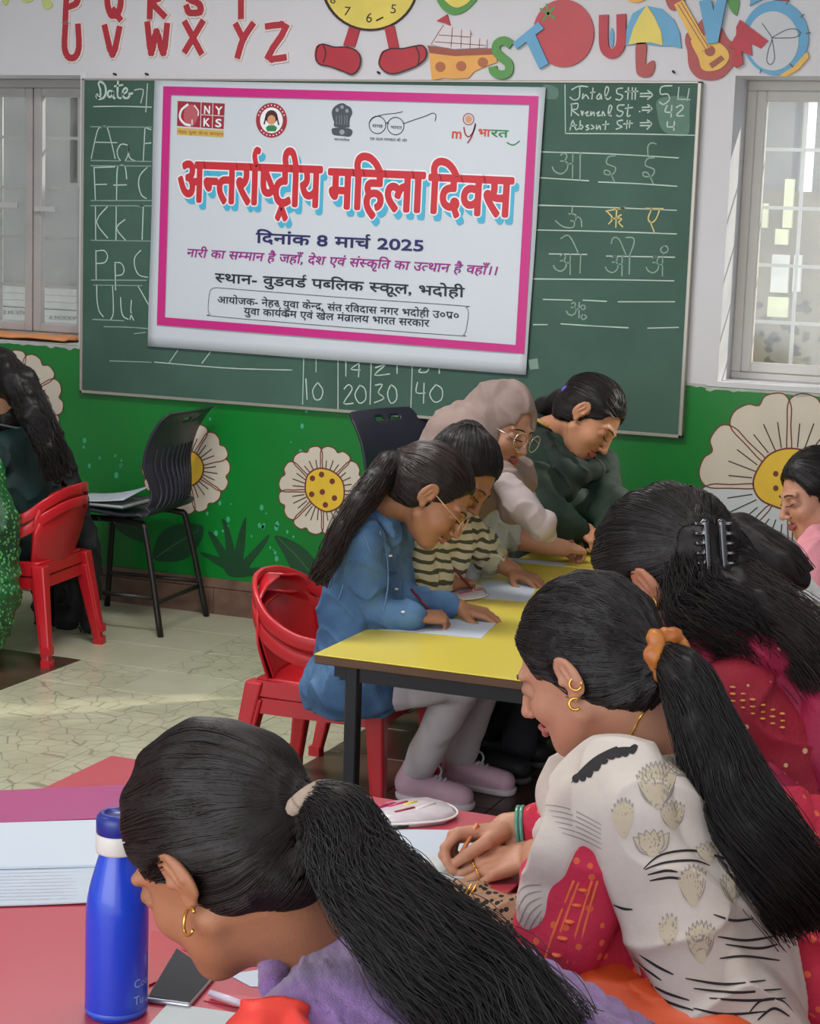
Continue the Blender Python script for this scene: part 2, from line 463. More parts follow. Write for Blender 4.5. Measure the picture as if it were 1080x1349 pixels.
# orange cloth on the left sill
bm = bmesh.new()
s0, s1 = at_y(-60, 440, FY - 0.05), at_y(86, 452, WALLY)
g = [[bm.verts.new((-5.1 + (s1[0] + 0.0 + 5.1) * i / 24, WALLY - 0.006 + (FY - WALLY) * j / 6, 1.028 + 0.012 * abs(math.sin(i * 1.3 + j)) * rnd.random())) for j in range(7)] for i in range(25)]
for i in range(24):
    for j in range(6): bm.faces.new((g[i][j], g[i + 1][j], g[i + 1][j + 1], g[i][j + 1]))
r_ = bmesh.ops.extrude_face_region(bm, geom=bm.faces[:])
for q in r_['geom']:
    if isinstance(q, bmesh.types.BMVert): q.co.z += 0.008
tag(obj('sill_cloth', bm, mat('orange_cloth', (226, 150, 96), 0.85, 0.06, 20), None, True), 'faded orange cloth strip lying on the sill of the left window', 'cloth')

# outside: neighbouring buildings
def ybox(name, u0, u1, v0, v1, y, th, m, parent=None, bev=0):
    a, b2 = at_y(u0, v1, y), at_y(u1, v0, y)
    return box(name, a[0], b2[0], y, y + th, a[2], b2[2], m, parent, bev)
ob = empty('neighbouring_building', at_y(1050, 700, 8.6)[0:2].tolist() + [0], 'grey-brown plastered building seen through the right window', 'building')
a = at_y(960, 260, 8.6); b2 = at_y(1049, 100, 8.6); c2 = at_y(1078, 100, 8.6)
box('lower_wall', -4.3, 1.0, 8.6, 8.8, 0.0, at_y(1040, 252, 8.6)[2], M_concb, ob)
box('tower_wall', a[0] - 0.4, b2[0], 8.62, 8.9, at_y(1040, 252, 8.6)[2], 3.4, M_conc, ob)
box('tower_wall', c2[0], c2[0] + 0.7, 8.62, 8.9, at_y(1040, 252, 8.6)[2], 3.4, M_conc, ob)
M_cream = mat('cream_reflection', (238, 232, 190), 0.7, 0.06, 10)  # yellowish and white window reflections, put in as coloured panels on the wall
for (u0, u1, v0, v1, mm) in ((1014, 1040, 336, 385, mat('white_reflection', (230, 222, 214), 0.7)), (1010, 1038, 392, 417, M_cream), (1043, 1056, 336, 384, mat('white_reflection', (230, 222, 214), 0.7)),
                             (1020, 1038, 302, 322, M_cream), (1003, 1012, 268, 300, M_cream), (1030, 1046, 236, 300, M_cream)):
    ybox('reflection_panel', u0, u1, v0, v1, 8.57, 0.03, mm, ob)
M_stain = mat('damp_stain', (84, 76, 62), 0.9, 0.2, 12)
for k in range(26):
    u, v = rnd.uniform(985, 1085), rnd.uniform(400, 495)
    p = [at_y(x_, y_, 8.599) for x_, y_ in [(u + rnd.uniform(2, 9) * math.cos(t) * 1.0, v + rnd.uniform(2, 8) * math.sin(t)) for t in np.linspace(0, 6.28, 9)[:-1]]]
    obj('damp_patch', (p, [tuple(range(8))]), M_stain, ob)
ob2 = empty('far_shutter_building', (-6, 8.9, 0), 'grey shop front with shutters seen through the left window', 'building')
M_outg = mat('outside_grey', (122, 120, 116), 0.9, 0.1, 4)
xg0, xg1 = at_y(92, 200, 8.9)[0], at_y(102, 200, 8.9)[0]
zl = at_y(60, 240, 8.9)[2]
box('upper_wall', -9.5, xg0, 8.9, 9.1, zl, 3.6, M_outg, ob2); box('upper_wall', xg1, -4.4, 8.9, 9.1, zl, 3.6, M_outg, ob2)
box('lower_wall', -9.5, -4.4, 8.9, 9.1, 0, zl, M_outg, ob2)
for k, v in enumerate((383, 392, 401, 411, 419, 428)):
    z = at_y(60, v, 8.85)[2]
    box('shutter_slat', -9.0, -4.5, 8.84, 8.9, z - 0.022, z + 0.016, mat('shutter_grey', (150, 148, 143), 0.6, 0.08, 6), ob2, 0.004, 1)
def text_at_y(name, s, p0, p1, hpx, y, m, parent):
    V, Fc, w = layout(tok(s)); a, b2 = at_y(*p0, y), at_y(*p1, y); L = b2 - a
    hh = np.linalg.norm(at_y(p0[0], p0[1] - hpx, y) - a)
    return obj(name, ([a + L * (x / w) + np.array([0, 0, z * hh / 0.7]) for x, z in V], Fc), m, parent)
text_at_y('sign_lettering', 'E M VIV', (3, 414), (34, 414), 5, 8.83, M_dark, ob2)
text_at_y('sign_lettering', 'A MOCKVEM', (64, 421), (110, 422), 5, 8.83, M_dark, ob2)

# ================================================================== WALL MURAL (painted on the green dado)
M_petal = mat('mural_petal_paint', (206, 196, 178), 0.5, 0.04, 6)
M_petalw = mat('mural_petal_white', (198, 204, 202), 0.5, 0.03, 6)
M_pyel = mat('mural_yellow_paint', (226, 186, 50), 0.5, 0.05, 9)
M_pmar = mat('mural_maroon_line', (112, 50, 34), 0.6)
M_pleaf = mat('mural_leaf_paint', (18, 66, 36), 0.45, 0.12, 6)
M_pdark = mat('mural_dark_line', (66, 44, 34), 0.6)
def painted_flower(cx, cy, R_, r_c, n, rot, white=(), egg=None, squash=1.0, seeds=()):
    e = empty('painted_flower', at_wall(cx, cy)); setpar(e, WALL); e.matrix_parent_inverse = Matrix.Identity(4)
    loc = at_wall(cx, cy); WLOC[e.name] = tuple(loc)
    bw = rnd
    for k in range(n):
        a = rot + 360 * k / n; ca, sa = math.cos(math.radians(a)), math.sin(math.radians(a)); hw = math.pi * R_ / n * 0.93
        o = [(0.25 * R_, -hw * 0.32), (0.62 * R_, -hw * 0.78), (0.84 * R_, -hw * 0.98), (0.97 * R_, -hw * 0.72), (0.99 * R_, -hw * 0.25), (0.93 * R_, 0.02 * R_), (1.0 * R_, hw * 0.35), (0.95 * R_, hw * 0.85), (0.8 * R_, hw * 0.95), (0.6 * R_, hw * 0.72), (0.25 * R_, hw * 0.3)]
        tr = lambda x, y: (cx + (x * ca - y * sa) * squash, cy + (x * sa + y * ca))
        pts = [tr(x, y) for x, y in o]
        p = wall_shape('petal', pts, M_petalw if k in white else M_petal, e, 0.0, 0.0012 + 0.0001 * k, 4)
        obj('petal_outline', ribbon_geo([crom(pts, 4, True) + [np.array(pts[0])]], 0.0045, 0.0016 + 0.0001 * k), M_pmar, p)
        lines = [[tr(x0 * R_, y0 * hw), tr(x1 * R_, y1 * hw)] for x0, y0, x1, y1 in ((0.42, -0.22, 0.66, -0.42), (0.4, 0.0, 0.72, -0.03), (0.42, 0.2, 0.68, 0.38))]
        obj('petal_veins', ribbon_geo(lines, 0.0042, 0.0018 + 0.0001 * k), M_pdark, p)
    ce = egg or circ(cx, cy, r_c * squash, r_c, 24)
    c = wall_shape('flower_centre', ce, M_pyel, e, 0.0, 0.0032)
    obj('centre_outline', ribbon_geo([ce + [ce[0]]], 0.006, 0.0034), M_pmar, c)
    for (u, v) in seeds: wall_shape('seed_dot', circ(u, v, 3.6, 3.9, 12), M_pmar, c, 0.0, 0.0038)
    return e
painted_flower(424, 646, 58, 26, 8, 22, seeds=[(412, 630), (424, 625), (438, 634), (425, 648), (411, 651), (441, 656), (429, 665)],
               egg=[tuple(p) for p in crom([(402, 640), (406, 625), (420, 617), (438, 621), (451, 634), (453, 655), (446, 668), (430, 674), (414, 666), (404, 653)], 4, True)], squash=0.98)
painted_flower(245, 617, 60, 24, 8, 10, squash=0.96)
painted_flower(18, 530, 68, 24, 8, 38, squash=0.95)
painted_flower(1040, 640, 122, 45, 8, 22.5, white=(3, 2), squash=0.98, seeds=[(1022, 624), (1022, 643), (1048, 620), (1056, 648), (1038, 664)],
               egg=[tuple(p) for p in crom([(992, 638), (997, 620), (1012, 600), (1035, 591), (1062, 595), (1082, 615), (1086, 645), (1070, 668), (1040, 672), (1012, 664), (998, 654)], 4, True)])
def painted_leaf(name, px, veins=()):
    painted_leaf.k = getattr(painted_leaf, 'k', 0) + 1; l = wall_shape(name, px, M_pleaf, WALL, 0.0, 0.0016 + 0.00015 * painted_leaf.k, 4)
    if veins: obj('leaf_vein', ribbon_geo(veins, 0.004, 0.0022 + 0.00015 * painted_leaf.k), mat('mural_vein', (52, 104, 60), 0.5), l)
painted_leaf('painted_leaf', [(138, 662), (158, 664), (180, 674), (192, 692), (196, 712), (180, 712), (160, 702), (146, 688)], [[(142, 666), (165, 682), (192, 708)]])
painted_leaf('painted_leaf', [(202, 735), (208, 708), (224, 694), (246, 690), (268, 694), (262, 718), (244, 736), (222, 740)], [[(206, 734), (232, 716), (262, 698)]])
painted_leaf('painted_leaf', [(362, 706), (384, 712), (402, 724), (416, 740), (430, 770), (424, 778), (404, 768), (386, 752), (374, 730)], [[(366, 708), (392, 734), (424, 772)]])
for bl in ([(318, 758), (300, 750), (284, 722), (274, 700), (284, 706), (300, 730), (308, 742)], [(300, 740), (296, 700), (292, 684), (299, 690), (308, 720), (310, 742)],
           [(308, 740), (314, 706), (323, 682), (324, 692), (322, 722), (318, 744)], [(314, 746), (334, 724), (354, 704), (350, 716), (334, 738), (322, 752)],
           [(322, 750), (346, 748), (372, 752), (350, 758), (326, 758)], [(302, 752), (284, 742), (264, 728), (276, 730), (296, 738)], [(296, 746), (322, 744), (336, 756), (318, 760), (302, 758)]):
    painted_leaf('painted_grass_blade', bl)
# scuffed lighter dabs of the painted background
M_dab = mat('mural_light_dab', (64, 168, 128), 0.5)
for k in range(46):
    cu, cv = rnd.choice([(105, 602, ), (150, 612), (285, 560), (290, 690), (345, 690), (400, 560), (360, 735), (268, 660), (712, 696)])
    u, v = cu + rnd.gauss(0, 12), cv + rnd.gauss(0, 14); q = rnd.uniform(1.0, 3.4)
    if 450 < u < 680 or v < 540: continue
    wall_shape('paint_dab', circ(u, v, q * 0.8, q * 1.3, 7), M_dab, WALL, 0.0, 0.0006)

# ================================================================== BLACKBOARD
def chalk_board_mat():
    m = mat('green_chalkboard', (66, 98, 86), 0.75, rgb2=(55, 86, 74), vscale=3.2, bump=0.02, bscale=80, detail=8)
    return m
bx0, bx1, bz0, bz1 = -4.007, -1.565, 0.831, 2.051
BB = empty('blackboard', ((bx0 + bx1) / 2, WALLY, bz0), 'large green chalkboard with aluminium edge covered in chalk letters, behind the banner', 'blackboard')
box('board_surface', bx0 + 0.006, bx1 - 0.006, WALLY - 0.022, WALLY, bz0 + 0.006, bz1 - 0.006, chalk_board_mat(), BB)
M_alu = mat('aluminium_edge', (172, 168, 158), 0.4, metal=0.5)
for a_ in ((bx0, bx1, bz0, bz0 + 0.012), (bx0, bx1, bz1 - 0.008, bz1), (bx0, bx0 + 0.012, bz0, bz1), (bx1 - 0.014, bx1, bz0, bz1)):
    box('frame_strip', a_[0], a_[1], WALLY - 0.027, WALLY, a_[2], a_[3], M_alu, BB, 0.002, 1)
M_nail = mat('nail_dark', (60, 58, 60), 0.5, metal=0.6)
for u, v in ((153, 99), (195, 99), (500, 97), (888, 96)):
    p = at_wall(u, v, 0.0); tag(obj('wall_nail', tube_geo([p + np.array([0, 0.01, 0]), p + np.array([0, -0.02, 0.004])], 0.004, 6), M_nail, None, True), None)
    o_ = bpy.context.scene.collection.objects[-1]
    tag(o_, 'dark nail in the wall above the blackboard, %s' % {153: 'over the Date heading', 195: 'over the left corner of the banner', 500: 'under the right red shoe', 888: 'over the student counts'}[u], 'nail')
M_chalk = mat('white_chalk', (186, 204, 194), 0.9)
M_chalky = mat('yellow_chalk', (214, 196, 130), 0.9)
M_chalkf = mat('faint_chalk', (140, 166, 152), 0.9)
BO = 0.0232
def chalk(name, lines, w=0.006, m=M_chalk, sm=3):
    w *= 0.8
    ls = [crom(l, sm) if len(l) > 2 else l for l in lines]
    o = obj(name, ribbon_geo(ls, w, BO, 0.35), m, BB); o['kind'] = 'stuff'; return o
def loc(ox, oy, s, lines): return [[(ox + x / s, oy + y / s) for x, y in l] for l in lines]
# left column, traced in a crop of scale 5.395 with origin (0,90)
A = 5.395
L1 = [  # Date heading
    [(690, 185), (700, 215), (735, 210), (752, 170), (745, 120), (715, 95), (700, 110), (712, 150), (712, 200), (690, 210), (684, 196)],
    [(800, 165), (775, 160), (765, 185), (778, 205), (798, 190), (803, 165), (805, 205), (815, 212)], [(838, 95), (835, 160), (838, 205), (858, 212)], [(815, 128), (870, 118)],
    [(868, 185), (895, 172), (905, 150), (890, 140), (872, 165), (878, 205), (905, 212), (920, 195)], [(918, 182), (940, 178)]]
chalk('chalk_date_heading', loc(0, 90, A, L1), 0.010)
chalk('chalk_date_heading', loc(0, 90, A, [[(955, 155), (1018, 152), (1000, 245)], [(1048, 110), (1036, 310)], [(665, 272), (860, 270), (1075, 276)]]), 0.005)
for (y0, y1) in ((415, 418), (655, 662), (692, 695), (940, 940), (976, 978), (1222, 1228)):
    chalk('chalk_rule', loc(0, 90, A, [[(645, y0), (860, (y0 + y1) / 2), (1075, y1)]]), 0.0045, M_chalkf)
L2 = [[(648, 640), (690, 450), (720, 418), (760, 420), (790, 520), (818, 640)], [(680, 525), (830, 528)],
      [(905, 545), (860, 540), (832, 590), (850, 650), (890, 655), (912, 600), (915, 545), (918, 630), (960, 658)],
      [(1030, 420), (1018, 655)], [(1030, 420), (1072, 435)], [(1025, 535), (1072, 530)],
      [(668, 705), (678, 940)], [(665, 705), (815, 700)], [(680, 826), (758, 824)], [(900, 785), (888, 700), (850, 692), (832, 730), (828, 940)], [(808, 830), (898, 828)], [(1045, 705), (995, 760), (985, 830), (1005, 900), (1040, 925)],
      [(678, 985), (680, 1220)], [(762, 985), (685, 1090), (765, 1205)], [(826, 985), (824, 1220)], [(888, 1075), (828, 1135), (890, 1220)], [(1018, 985), (1010, 1215)], [(985, 980), (1020, 978)]]
chalk('chalk_alphabet', loc(0, 90, A, L2), 0.0055)
B = 5.4
L3 = [[(682, 0), (684, 205)], [(684, 5), (740, 0), (765, 40), (745, 85), (690, 92)], [(818, 85), (822, 280)], [(820, 85), (860, 90), (882, 130), (870, 170), (825, 178)], [(1000, 0), (958, 50), (960, 120), (990, 175), (1050, 190)],
      [(688, 245), (690, 350), (705, 430), (735, 470)], [(800, 250), (805, 350), (805, 450), (785, 495)], [(858, 335), (862, 420), (878, 470), (910, 488)], [(935, 355), (930, 440), (950, 495)], [(925, 490), (935, 440)], [(980, 250), (1020, 320), (1058, 390)]]
chalk('chalk_alphabet', loc(0, 330, B, L3), 0.0055)
for l in ([(650, 210), (1040, 212)], [(665, 246), (1010, 250)], [(660, 490), (880, 500)], [(740, 542), (900, 545), (1060, 556)], [(955, 592), (1035, 582)], [(780, 785), (1075, 795)]):
    chalk('chalk_rule', loc(0, 330, B, [l]), 0.005, M_chalkf)
# bottom table
C_ = 2.7
chalk('chalk_number_table', loc(200, 440, C_, [[(10, 100), (250, 120), (400, 126), (498, 128)], [(92, 58), (60, 104)], [(208, 64), (178, 104)], [(540, 88), (536, 250)], [(584, 90), (584, 135)], [(662, 92), (662, 268)], [(780, 104), (776, 250)], [(926, 116), (920, 292)]]), 0.0045)
chalk('chalk_number_table', loc(200, 440, C_, [[(548, 160), (552, 232)], [(590, 172), (572, 200), (580, 232), (600, 230), (608, 200), (590, 172)],
      [(684, 195), (700, 180), (712, 198), (682, 246), (716, 246)], [(740, 182), (722, 215), (738, 246), (760, 232), (758, 196), (740, 182)],
      [(690, 100), (690, 150)], [(735, 105), (708, 125), (740, 128)], [(737, 105), (735, 152)], [(795, 120), (830, 110), (792, 146), (845, 142)], [(872, 112), (872, 140)],
      [(795, 182), (820, 180), (805, 208), (826, 228), (792, 244)], [(850, 180), (838, 212), (850, 246), (870, 232), (868, 196), (850, 180)],
      [(945, 172), (940, 208), (972, 210)], [(968, 175), (966, 246)], [(1010, 180), (988, 212), (1005, 242), (1030, 232), (1032, 196), (1010, 180)], [(955, 124), (950, 135), (975, 136), (985, 124)], [(1022, 122), (1022, 140)]]), 0.0055)
# right column, crop scale 3.852 origin (700,100)
D_ = 3.852
chalk('chalk_student_count', loc(700, 100, D_, [[(170, 45), (172, 295)], [(172, 292), (500, 294), (845, 302)], [(790, 125), (800, 65)], [(740, 118), (805, 120)]]), 0.0045)
chalk('chalk_student_count', loc(700, 100, D_, [
    [(205, 70), (240, 52), (285, 55)], [(245, 55), (242, 110), (215, 122), (196, 108)], [(262, 92), (258, 118), (275, 95), (290, 115)], [(312, 62), (306, 118)], [(300, 85), (322, 82)], [(345, 90), (330, 110), (345, 118), (352, 92), (356, 118)], [(375, 112), (392, 70), (380, 55), (372, 90), (385, 120), (402, 108)],
    [(462, 62), (436, 66), (434, 88), (462, 100), (450, 122), (428, 118)], [(492, 60), (488, 118)], [(476, 80), (505, 78)], [(512, 60), (510, 118)], [(528, 62), (526, 118)], [(500, 80), (540, 78)], [(552, 90), (602, 88)], [(552, 104), (602, 104)], [(590, 74), (614, 96), (590, 118)],
    [(712, 50), (660, 55), (655, 92), (690, 92), (700, 120), (670, 145), (650, 132)], [(748, 58), (742, 120)],
    [(205, 140), (202, 202)], [(200, 145), (235, 140), (230, 168), (205, 172), (240, 200)], [(252, 178), (258, 202), (262, 180)], [(272, 190), (288, 180), (278, 200), (292, 202)], [(302, 182), (300, 202), (315, 182), (318, 202)], [(330, 190), (345, 180), (334, 202), (350, 200)], [(358, 202), (362, 180), (372, 202)], [(392, 200), (408, 160), (396, 150), (390, 190), (405, 204)],
    [(470, 148), (440, 150), (438, 172), (465, 184), (450, 206), (432, 200)], [(492, 145), (486, 204), (500, 200)], [(476, 165), (512, 160)], [(548, 180), (550, 182)], [(562, 160), (604, 158)], [(562, 174), (604, 174)], [(590, 146), (612, 166), (590, 186)],
    [(688, 150), (678, 182), (712, 184)], [(712, 150), (708, 208)], [(735, 160), (760, 148), (768, 165), (735, 200), (772, 202)],
    [(195, 275), (210, 225), (225, 272), (245, 262)], [(200, 255), (228, 250)], [(248, 228), (246, 270), (262, 258), (250, 248)], [(290, 250), (276, 255), (292, 268), (278, 275)], [(305, 250), (318, 262), (302, 270)], [(330, 250), (330, 272), (345, 252), (350, 272)], [(378, 230), (374, 272)], [(362, 248), (392, 244)],
    [(462, 225), (436, 230), (440, 248), (460, 258), (430, 270)], [(486, 225), (482, 268)], [(468, 244), (512, 240)], [(500, 228), (496, 262)], [(552, 238), (602, 236)], [(552, 252), (602, 252)], [(588, 224), (610, 244), (586, 270)], [(690, 232), (690, 258), (725, 258)], [(725, 232), (722, 275)]]), 0.0055)
for l in ([(30, 385), (400, 396), (745, 416)], [(35, 516), (290, 532)], [(340, 538), (560, 548), (738, 560)], [(35, 656), (300, 664), (735, 682)], [(30, 782), (400, 790), (735, 802)], [(90, 903), (280, 906)], [(380, 914), (726, 920)], [(10, 1030), (400, 1034), (722, 1040)],
          [(60, 1134), (205, 1138)], [(262, 1138), (380, 1144)], [(440, 1146), (726, 1146)], [(150, 1258), (300, 1268), (490, 1278)], [(10, 1262), (80, 1262)], [(590, 1280), (745, 1276)]):
    chalk('chalk_rule', loc(700, 100, D_, [l]), 0.005, M_chalk)
def ahand(x, y, s=1.0):   # handwritten vowel 'a'
    q = [[(30, 10), (48, 0), (62, 14), (50, 38), (30, 40)], [(50, 38), (66, 55), (60, 85), (32, 105), (0, 92), (-12, 70)], [(62, 55), (92, 52)], [(92, 0), (90, 125)]]
    return [[(x + a * s, y + b * s) for a, b in l] for l in q]
hh = []
hh += ahand(118, 392) + [[(248, 392), (246, 528)]]
ii = lambda x, y: [[(x + 60, y), (x + 25, y + 6), (x + 15, y + 38), (x + 40, y + 50), (x + 62, y + 62), (x + 50, y + 92), (x + 10, y + 95), (x + 5, y + 75), (x + 30, y + 80), (x + 55, y + 130)]]
hh += ii(365, 405) + ii(562, 415) + [[(592, 410), (590, 360), (608, 340), (632, 345)]]
hh += [[(208, 668), (204, 700)], [(190, 700), (225, 705), (222, 735), (200, 735)], [(218, 735), (212, 768), (160, 765), (122, 735)], [(222, 712), (250, 725), (255, 765)]]
hh += ahand(122, 905, 0.82) + [[(250, 905), (246, 1000)], [(150, 825), (180, 808), (205, 830), (235, 895)]]
hh += ahand(385, 912, 0.82) + [[(498, 915), (496, 1005)], [(405, 850), (415, 822), (445, 830), (478, 905)], [(480, 820), (515, 822), (520, 850), (498, 910)]]
hh += ahand(592, 915, 0.8) + [[(672, 862), (655, 880), (668, 900), (690, 890), (690, 868), (672, 862)]]
hh += ahand(185, 1150, 0.62) + [[(262, 1160), (250, 1172), (260, 1186), (274, 1176), (262, 1160)], [(264, 1208), (252, 1222), (262, 1236), (280, 1224), (264, 1208)]]
chalk('chalk_hindi_vowels', loc(700, 100, D_, hh), 0.0055, M_chalkf)
chalk('chalk_hindi_vowels', loc(700, 100, D_, [[(378, 686), (475, 668)], [(385, 690), (412, 722), (392, 750)], [(432, 675), (428, 768)], [(405, 725), (445, 722)], [(455, 705), (440, 715), (458, 728), (442, 742), (462, 765)],
       [(580, 672), (668, 674)], [(610, 675), (592, 722), (608, 745), (632, 725), (650, 678)], [(604, 745), (622, 790)]]), 0.006, M_chalky)
# smudge where figures were rubbed out
M_smu = mat('chalk_smudge', (98, 128, 116), 0.9, 0.05, 20)
for pts in ([(868, 130), (905, 128), (908, 150), (905, 178), (875, 174), (866, 150)], [(716, 112), (734, 116), (733, 130), (714, 128)]):
    sh = [tuple(p) for p in crom(pts, 4, True)]
    obj('chalk_smudge', ([at_wall(u, v, 0.0224) for u, v in sh], [tuple(range(len(sh)))]), M_smu, BB)
# paper clip / tape remains right of banner
tag(wall_shape('paper_scrap', [(696, 474), (708, 472), (710, 486), (698, 487)], mat('old_tape', (128, 150, 138), 0.7), None, 0.0235, 0.0008), 'small grey scrap of tape on the blackboard beside the banner corner', 'tape')

# ================================================================== BANNER
NO = 0.034
M_vinyl = mat('white_vinyl', (205, 212, 218), 0.28, 0.012, 2.5, 0.03, 8, coat=0.2)
M_mag = mat('print_magenta', (200, 34, 128), 0.3)
M_red = mat('print_red', (200, 42, 52), 0.3)
M_cyan = mat('print_cyan', (70, 178, 212), 0.3)
M_navy = mat('print_navy', (40, 32, 96), 0.35)
M_pur = mat('print_purple', (150, 30, 130), 0.35)
M_blk = mat('print_black', (34, 36, 50), 0.35)
M_wht = mat('print_white', (236, 238, 242), 0.35)
M_logor = mat('print_maroon', (158, 40, 52), 0.35)
M_gold = mat('print_gold', (206, 176, 84), 0.35)
BN = empty('event_banner', at_wall(450, 460, NO), 'white vinyl banner with magenta border and red Hindi headline hung over the blackboard', 'banner')
crn = [(204, 106), (719, 115), (693, 494), (195, 456)]
bm = bmesh.new(); NX, NZ = 40, 24; cw = [at_wall(u, v, NO) for u, v in crn]; vs = []
for j in range(NZ + 1):
    row = []
    for i in range(NX + 1):
        s, t = i / NX, j / NZ
        p = (1 - s) * (1 - t) * cw[0] + s * (1 - t) * cw[1] + s * t * cw[2] + (1 - s) * t * cw[3]
        edge = max(abs(s - 0.5) * 2, 0) ** 8
        p = p + np.array([0, 0.0005 - 0.008 * edge * (0.5 + 0.5 * math.sin(t * 9)) * 0.6, 0])
        row.append(bm.verts.new(p))
    vs.append(row)
for j in range(NZ):
    for i in range(NX): bm.faces.new((vs[j][i], vs[j + 1][i], vs[j + 1][i + 1], vs[j][i + 1]))
r_ = bmesh.ops.extrude_face_region(bm, geom=bm.faces[:])
for q in r_['geom']:
    if isinstance(q, bmesh.types.BMVert): q.co.y += 0.001
bmesh.ops.recalc_face_normals(bm, faces=bm.faces)
obj('banner_sheet', bm, M_vinyl, BN, True)
def pr(name, px, m, off=0.0012, parent=BN):
    return obj(name, ([at_wall(u, v, NO + off) for u, v in px], [tuple(range(len(px)))]), m, parent)
def ring_px(outer, inner, m, name, off=0.0012):
    n = len(outer); V = [at_wall(u, v, NO + off) for u, v in outer + inner]
    return obj(name, (V, [(i, (i + 1) % n, n + (i + 1) % n, n + i) for i in range(n)]), m, BN)
ring_px([(215, 113.5), (709, 126.5), (690.5, 466), (206.5, 428)], [(225, 125), (697, 138), (679, 454.5), (217, 418)], M_mag, 'border_print', 0.0075)
def lp(name, pts, w, m, off, smo=4):
    return obj(name, ribbon_geo([crom(pts, smo)], w, NO + off), m, BN)
# headline words
for s, p0, p1, h_ in (('अ{Hन}तर{ा}{REPH}{Hष}ट{WEDGE}{ी}य', (234, 264), (421, 272.5), 51), ('म{ि}हला', (432, 273), (556, 279), 50), ('{ि}दवस', (564, 279.5), (672, 285), 49)):
    h_ *= 1.0
    tk = s.replace('{ा}', 'ा').replace('{ी}', 'ी').replace('{ि}', 'ि')
    wall_text('headline_shadow_print', tk, p0, p1, h_, M_cyan, BN, NO + 0.0016, bold=0.0085, shift=(0.016, -0.022), nb=10)
    wall_text('headline_outline_print', tk, p0, p1, h_, M_wht, BN, NO + 0.0026, bold=0.0115, nb=14)
    wall_text('headline_print', tk, p0, p1, h_, M_red, BN, NO + 0.0036, bold=0.0062, nb=10)
wall_text('date_line_print', 'िदनांक 8 माच{REPH} 2025', (337, 319.5), (559, 331), 12.5, M_navy, BN, NO + 0.0016, bold=0.0018, nb=6)
wall_text('motto_line_print', 'नारी का स{Hम}मान है जहाँ, देश एवं सं{Hस}कृित का उ{Hत}थान है वहाँ।।', (245, 338), (655, 362.5), 10.5, M_pur, BN, NO + 0.0016, bold=0.0009, shear=0.18, nb=5)
wall_text('venue_line_print', '{Hस}थान- वुडवड{REPH} प{Hब}िलक {Hस}कूल, भदोही', (283, 371.5), (611, 391.5), 11.5, M_blk, BN, NO + 0.0016, bold=0.0012, nb=5)
wall_text('organiser_line_print', 'आयोजक- नेहर{UU} युवा के{Hन}द{RAKAR}, संत रिवदास नगर भदोही उ०प{RAKAR}०', (286, 399), (605, 420.5), 8.5, M_blk, BN, NO + 0.0016, bold=0.0006, nb=4)
wall_text('ministry_line_print', 'युवा काय{REPH}क{RAKAR}म एवं खेल मंत{RAKAR}ालय भारत सरकार', (321, 414), (565, 430.5), 8.5, M_blk, BN, NO + 0.0016, bold=0.0006, nb=4)
rb = [(286, 379), (440, 391), (604, 402.5), (613, 405), (617, 412), (614, 434), (610, 441), (600, 442), (440, 430), (286, 417), (277, 414), (274, 407), (276, 386), (280, 380), (286, 379)]
lp('box_outline_print', rb, 0.002, M_blk, 0.0016, 3)
# logo: red square with head and four letters over a gold strip
pr('logo_square_print', [(234, 133), (296, 136.5), (294.5, 170), (233, 166)], M_logor, 0.0012)
pr('logo_strip_print', [(233, 168), (294.5, 172), (294, 181), (233, 177.5)], M_gold, 0.0012)
lp('logo_lines_print', [(265, 135), (264, 168.5)], 0.0022, M_wht, 0.0018); lp('logo_lines_print', [(280.5, 136), (279.5, 169)], 0.0022, M_wht, 0.0018); lp('logo_lines_print', [(265, 151), (295, 153)], 0.0022, M_wht, 0.0018)
pr('logo_head_print', [tuple(p) for p in crom([(252, 137.5), (260, 143), (261, 153), (257, 162), (254, 166), (247, 165), (243, 160), (242, 150), (245, 141)], 4, True)], mat('print_rose', (188, 92, 100), 0.4), 0.0018)
lp('logo_arcs_print', [(247, 138), (239, 145), (237, 155), (243, 163), (250, 165)], 0.009, M_wht, 0.0021); lp('logo_arcs_print', [(253, 158), (253, 164)], 0.004, M_wht, 0.0024); lp('logo_arcs_print', [(256, 139), (261, 146), (261, 152)], 0.005, M_wht, 0.0021)
for ch, u, v in (('N', 268, 149.5), ('Y', 283.5, 150.5), ('K', 267, 166), ('S', 283, 167)):
    wall_text('logo_letter_print', ch, (u, v), (u + 9, v + 0.4), 10.5, M_wht, BN, NO + 0.0024, bold=0.0012, cap=0.7, nb=5)
wall_text('logo_caption_print', 'नेहर{UU} युवा के{Hन}द{RAKAR} संगठन', (234, 175.5), (294, 179), 3.6, M_logor, BN, NO + 0.0018)
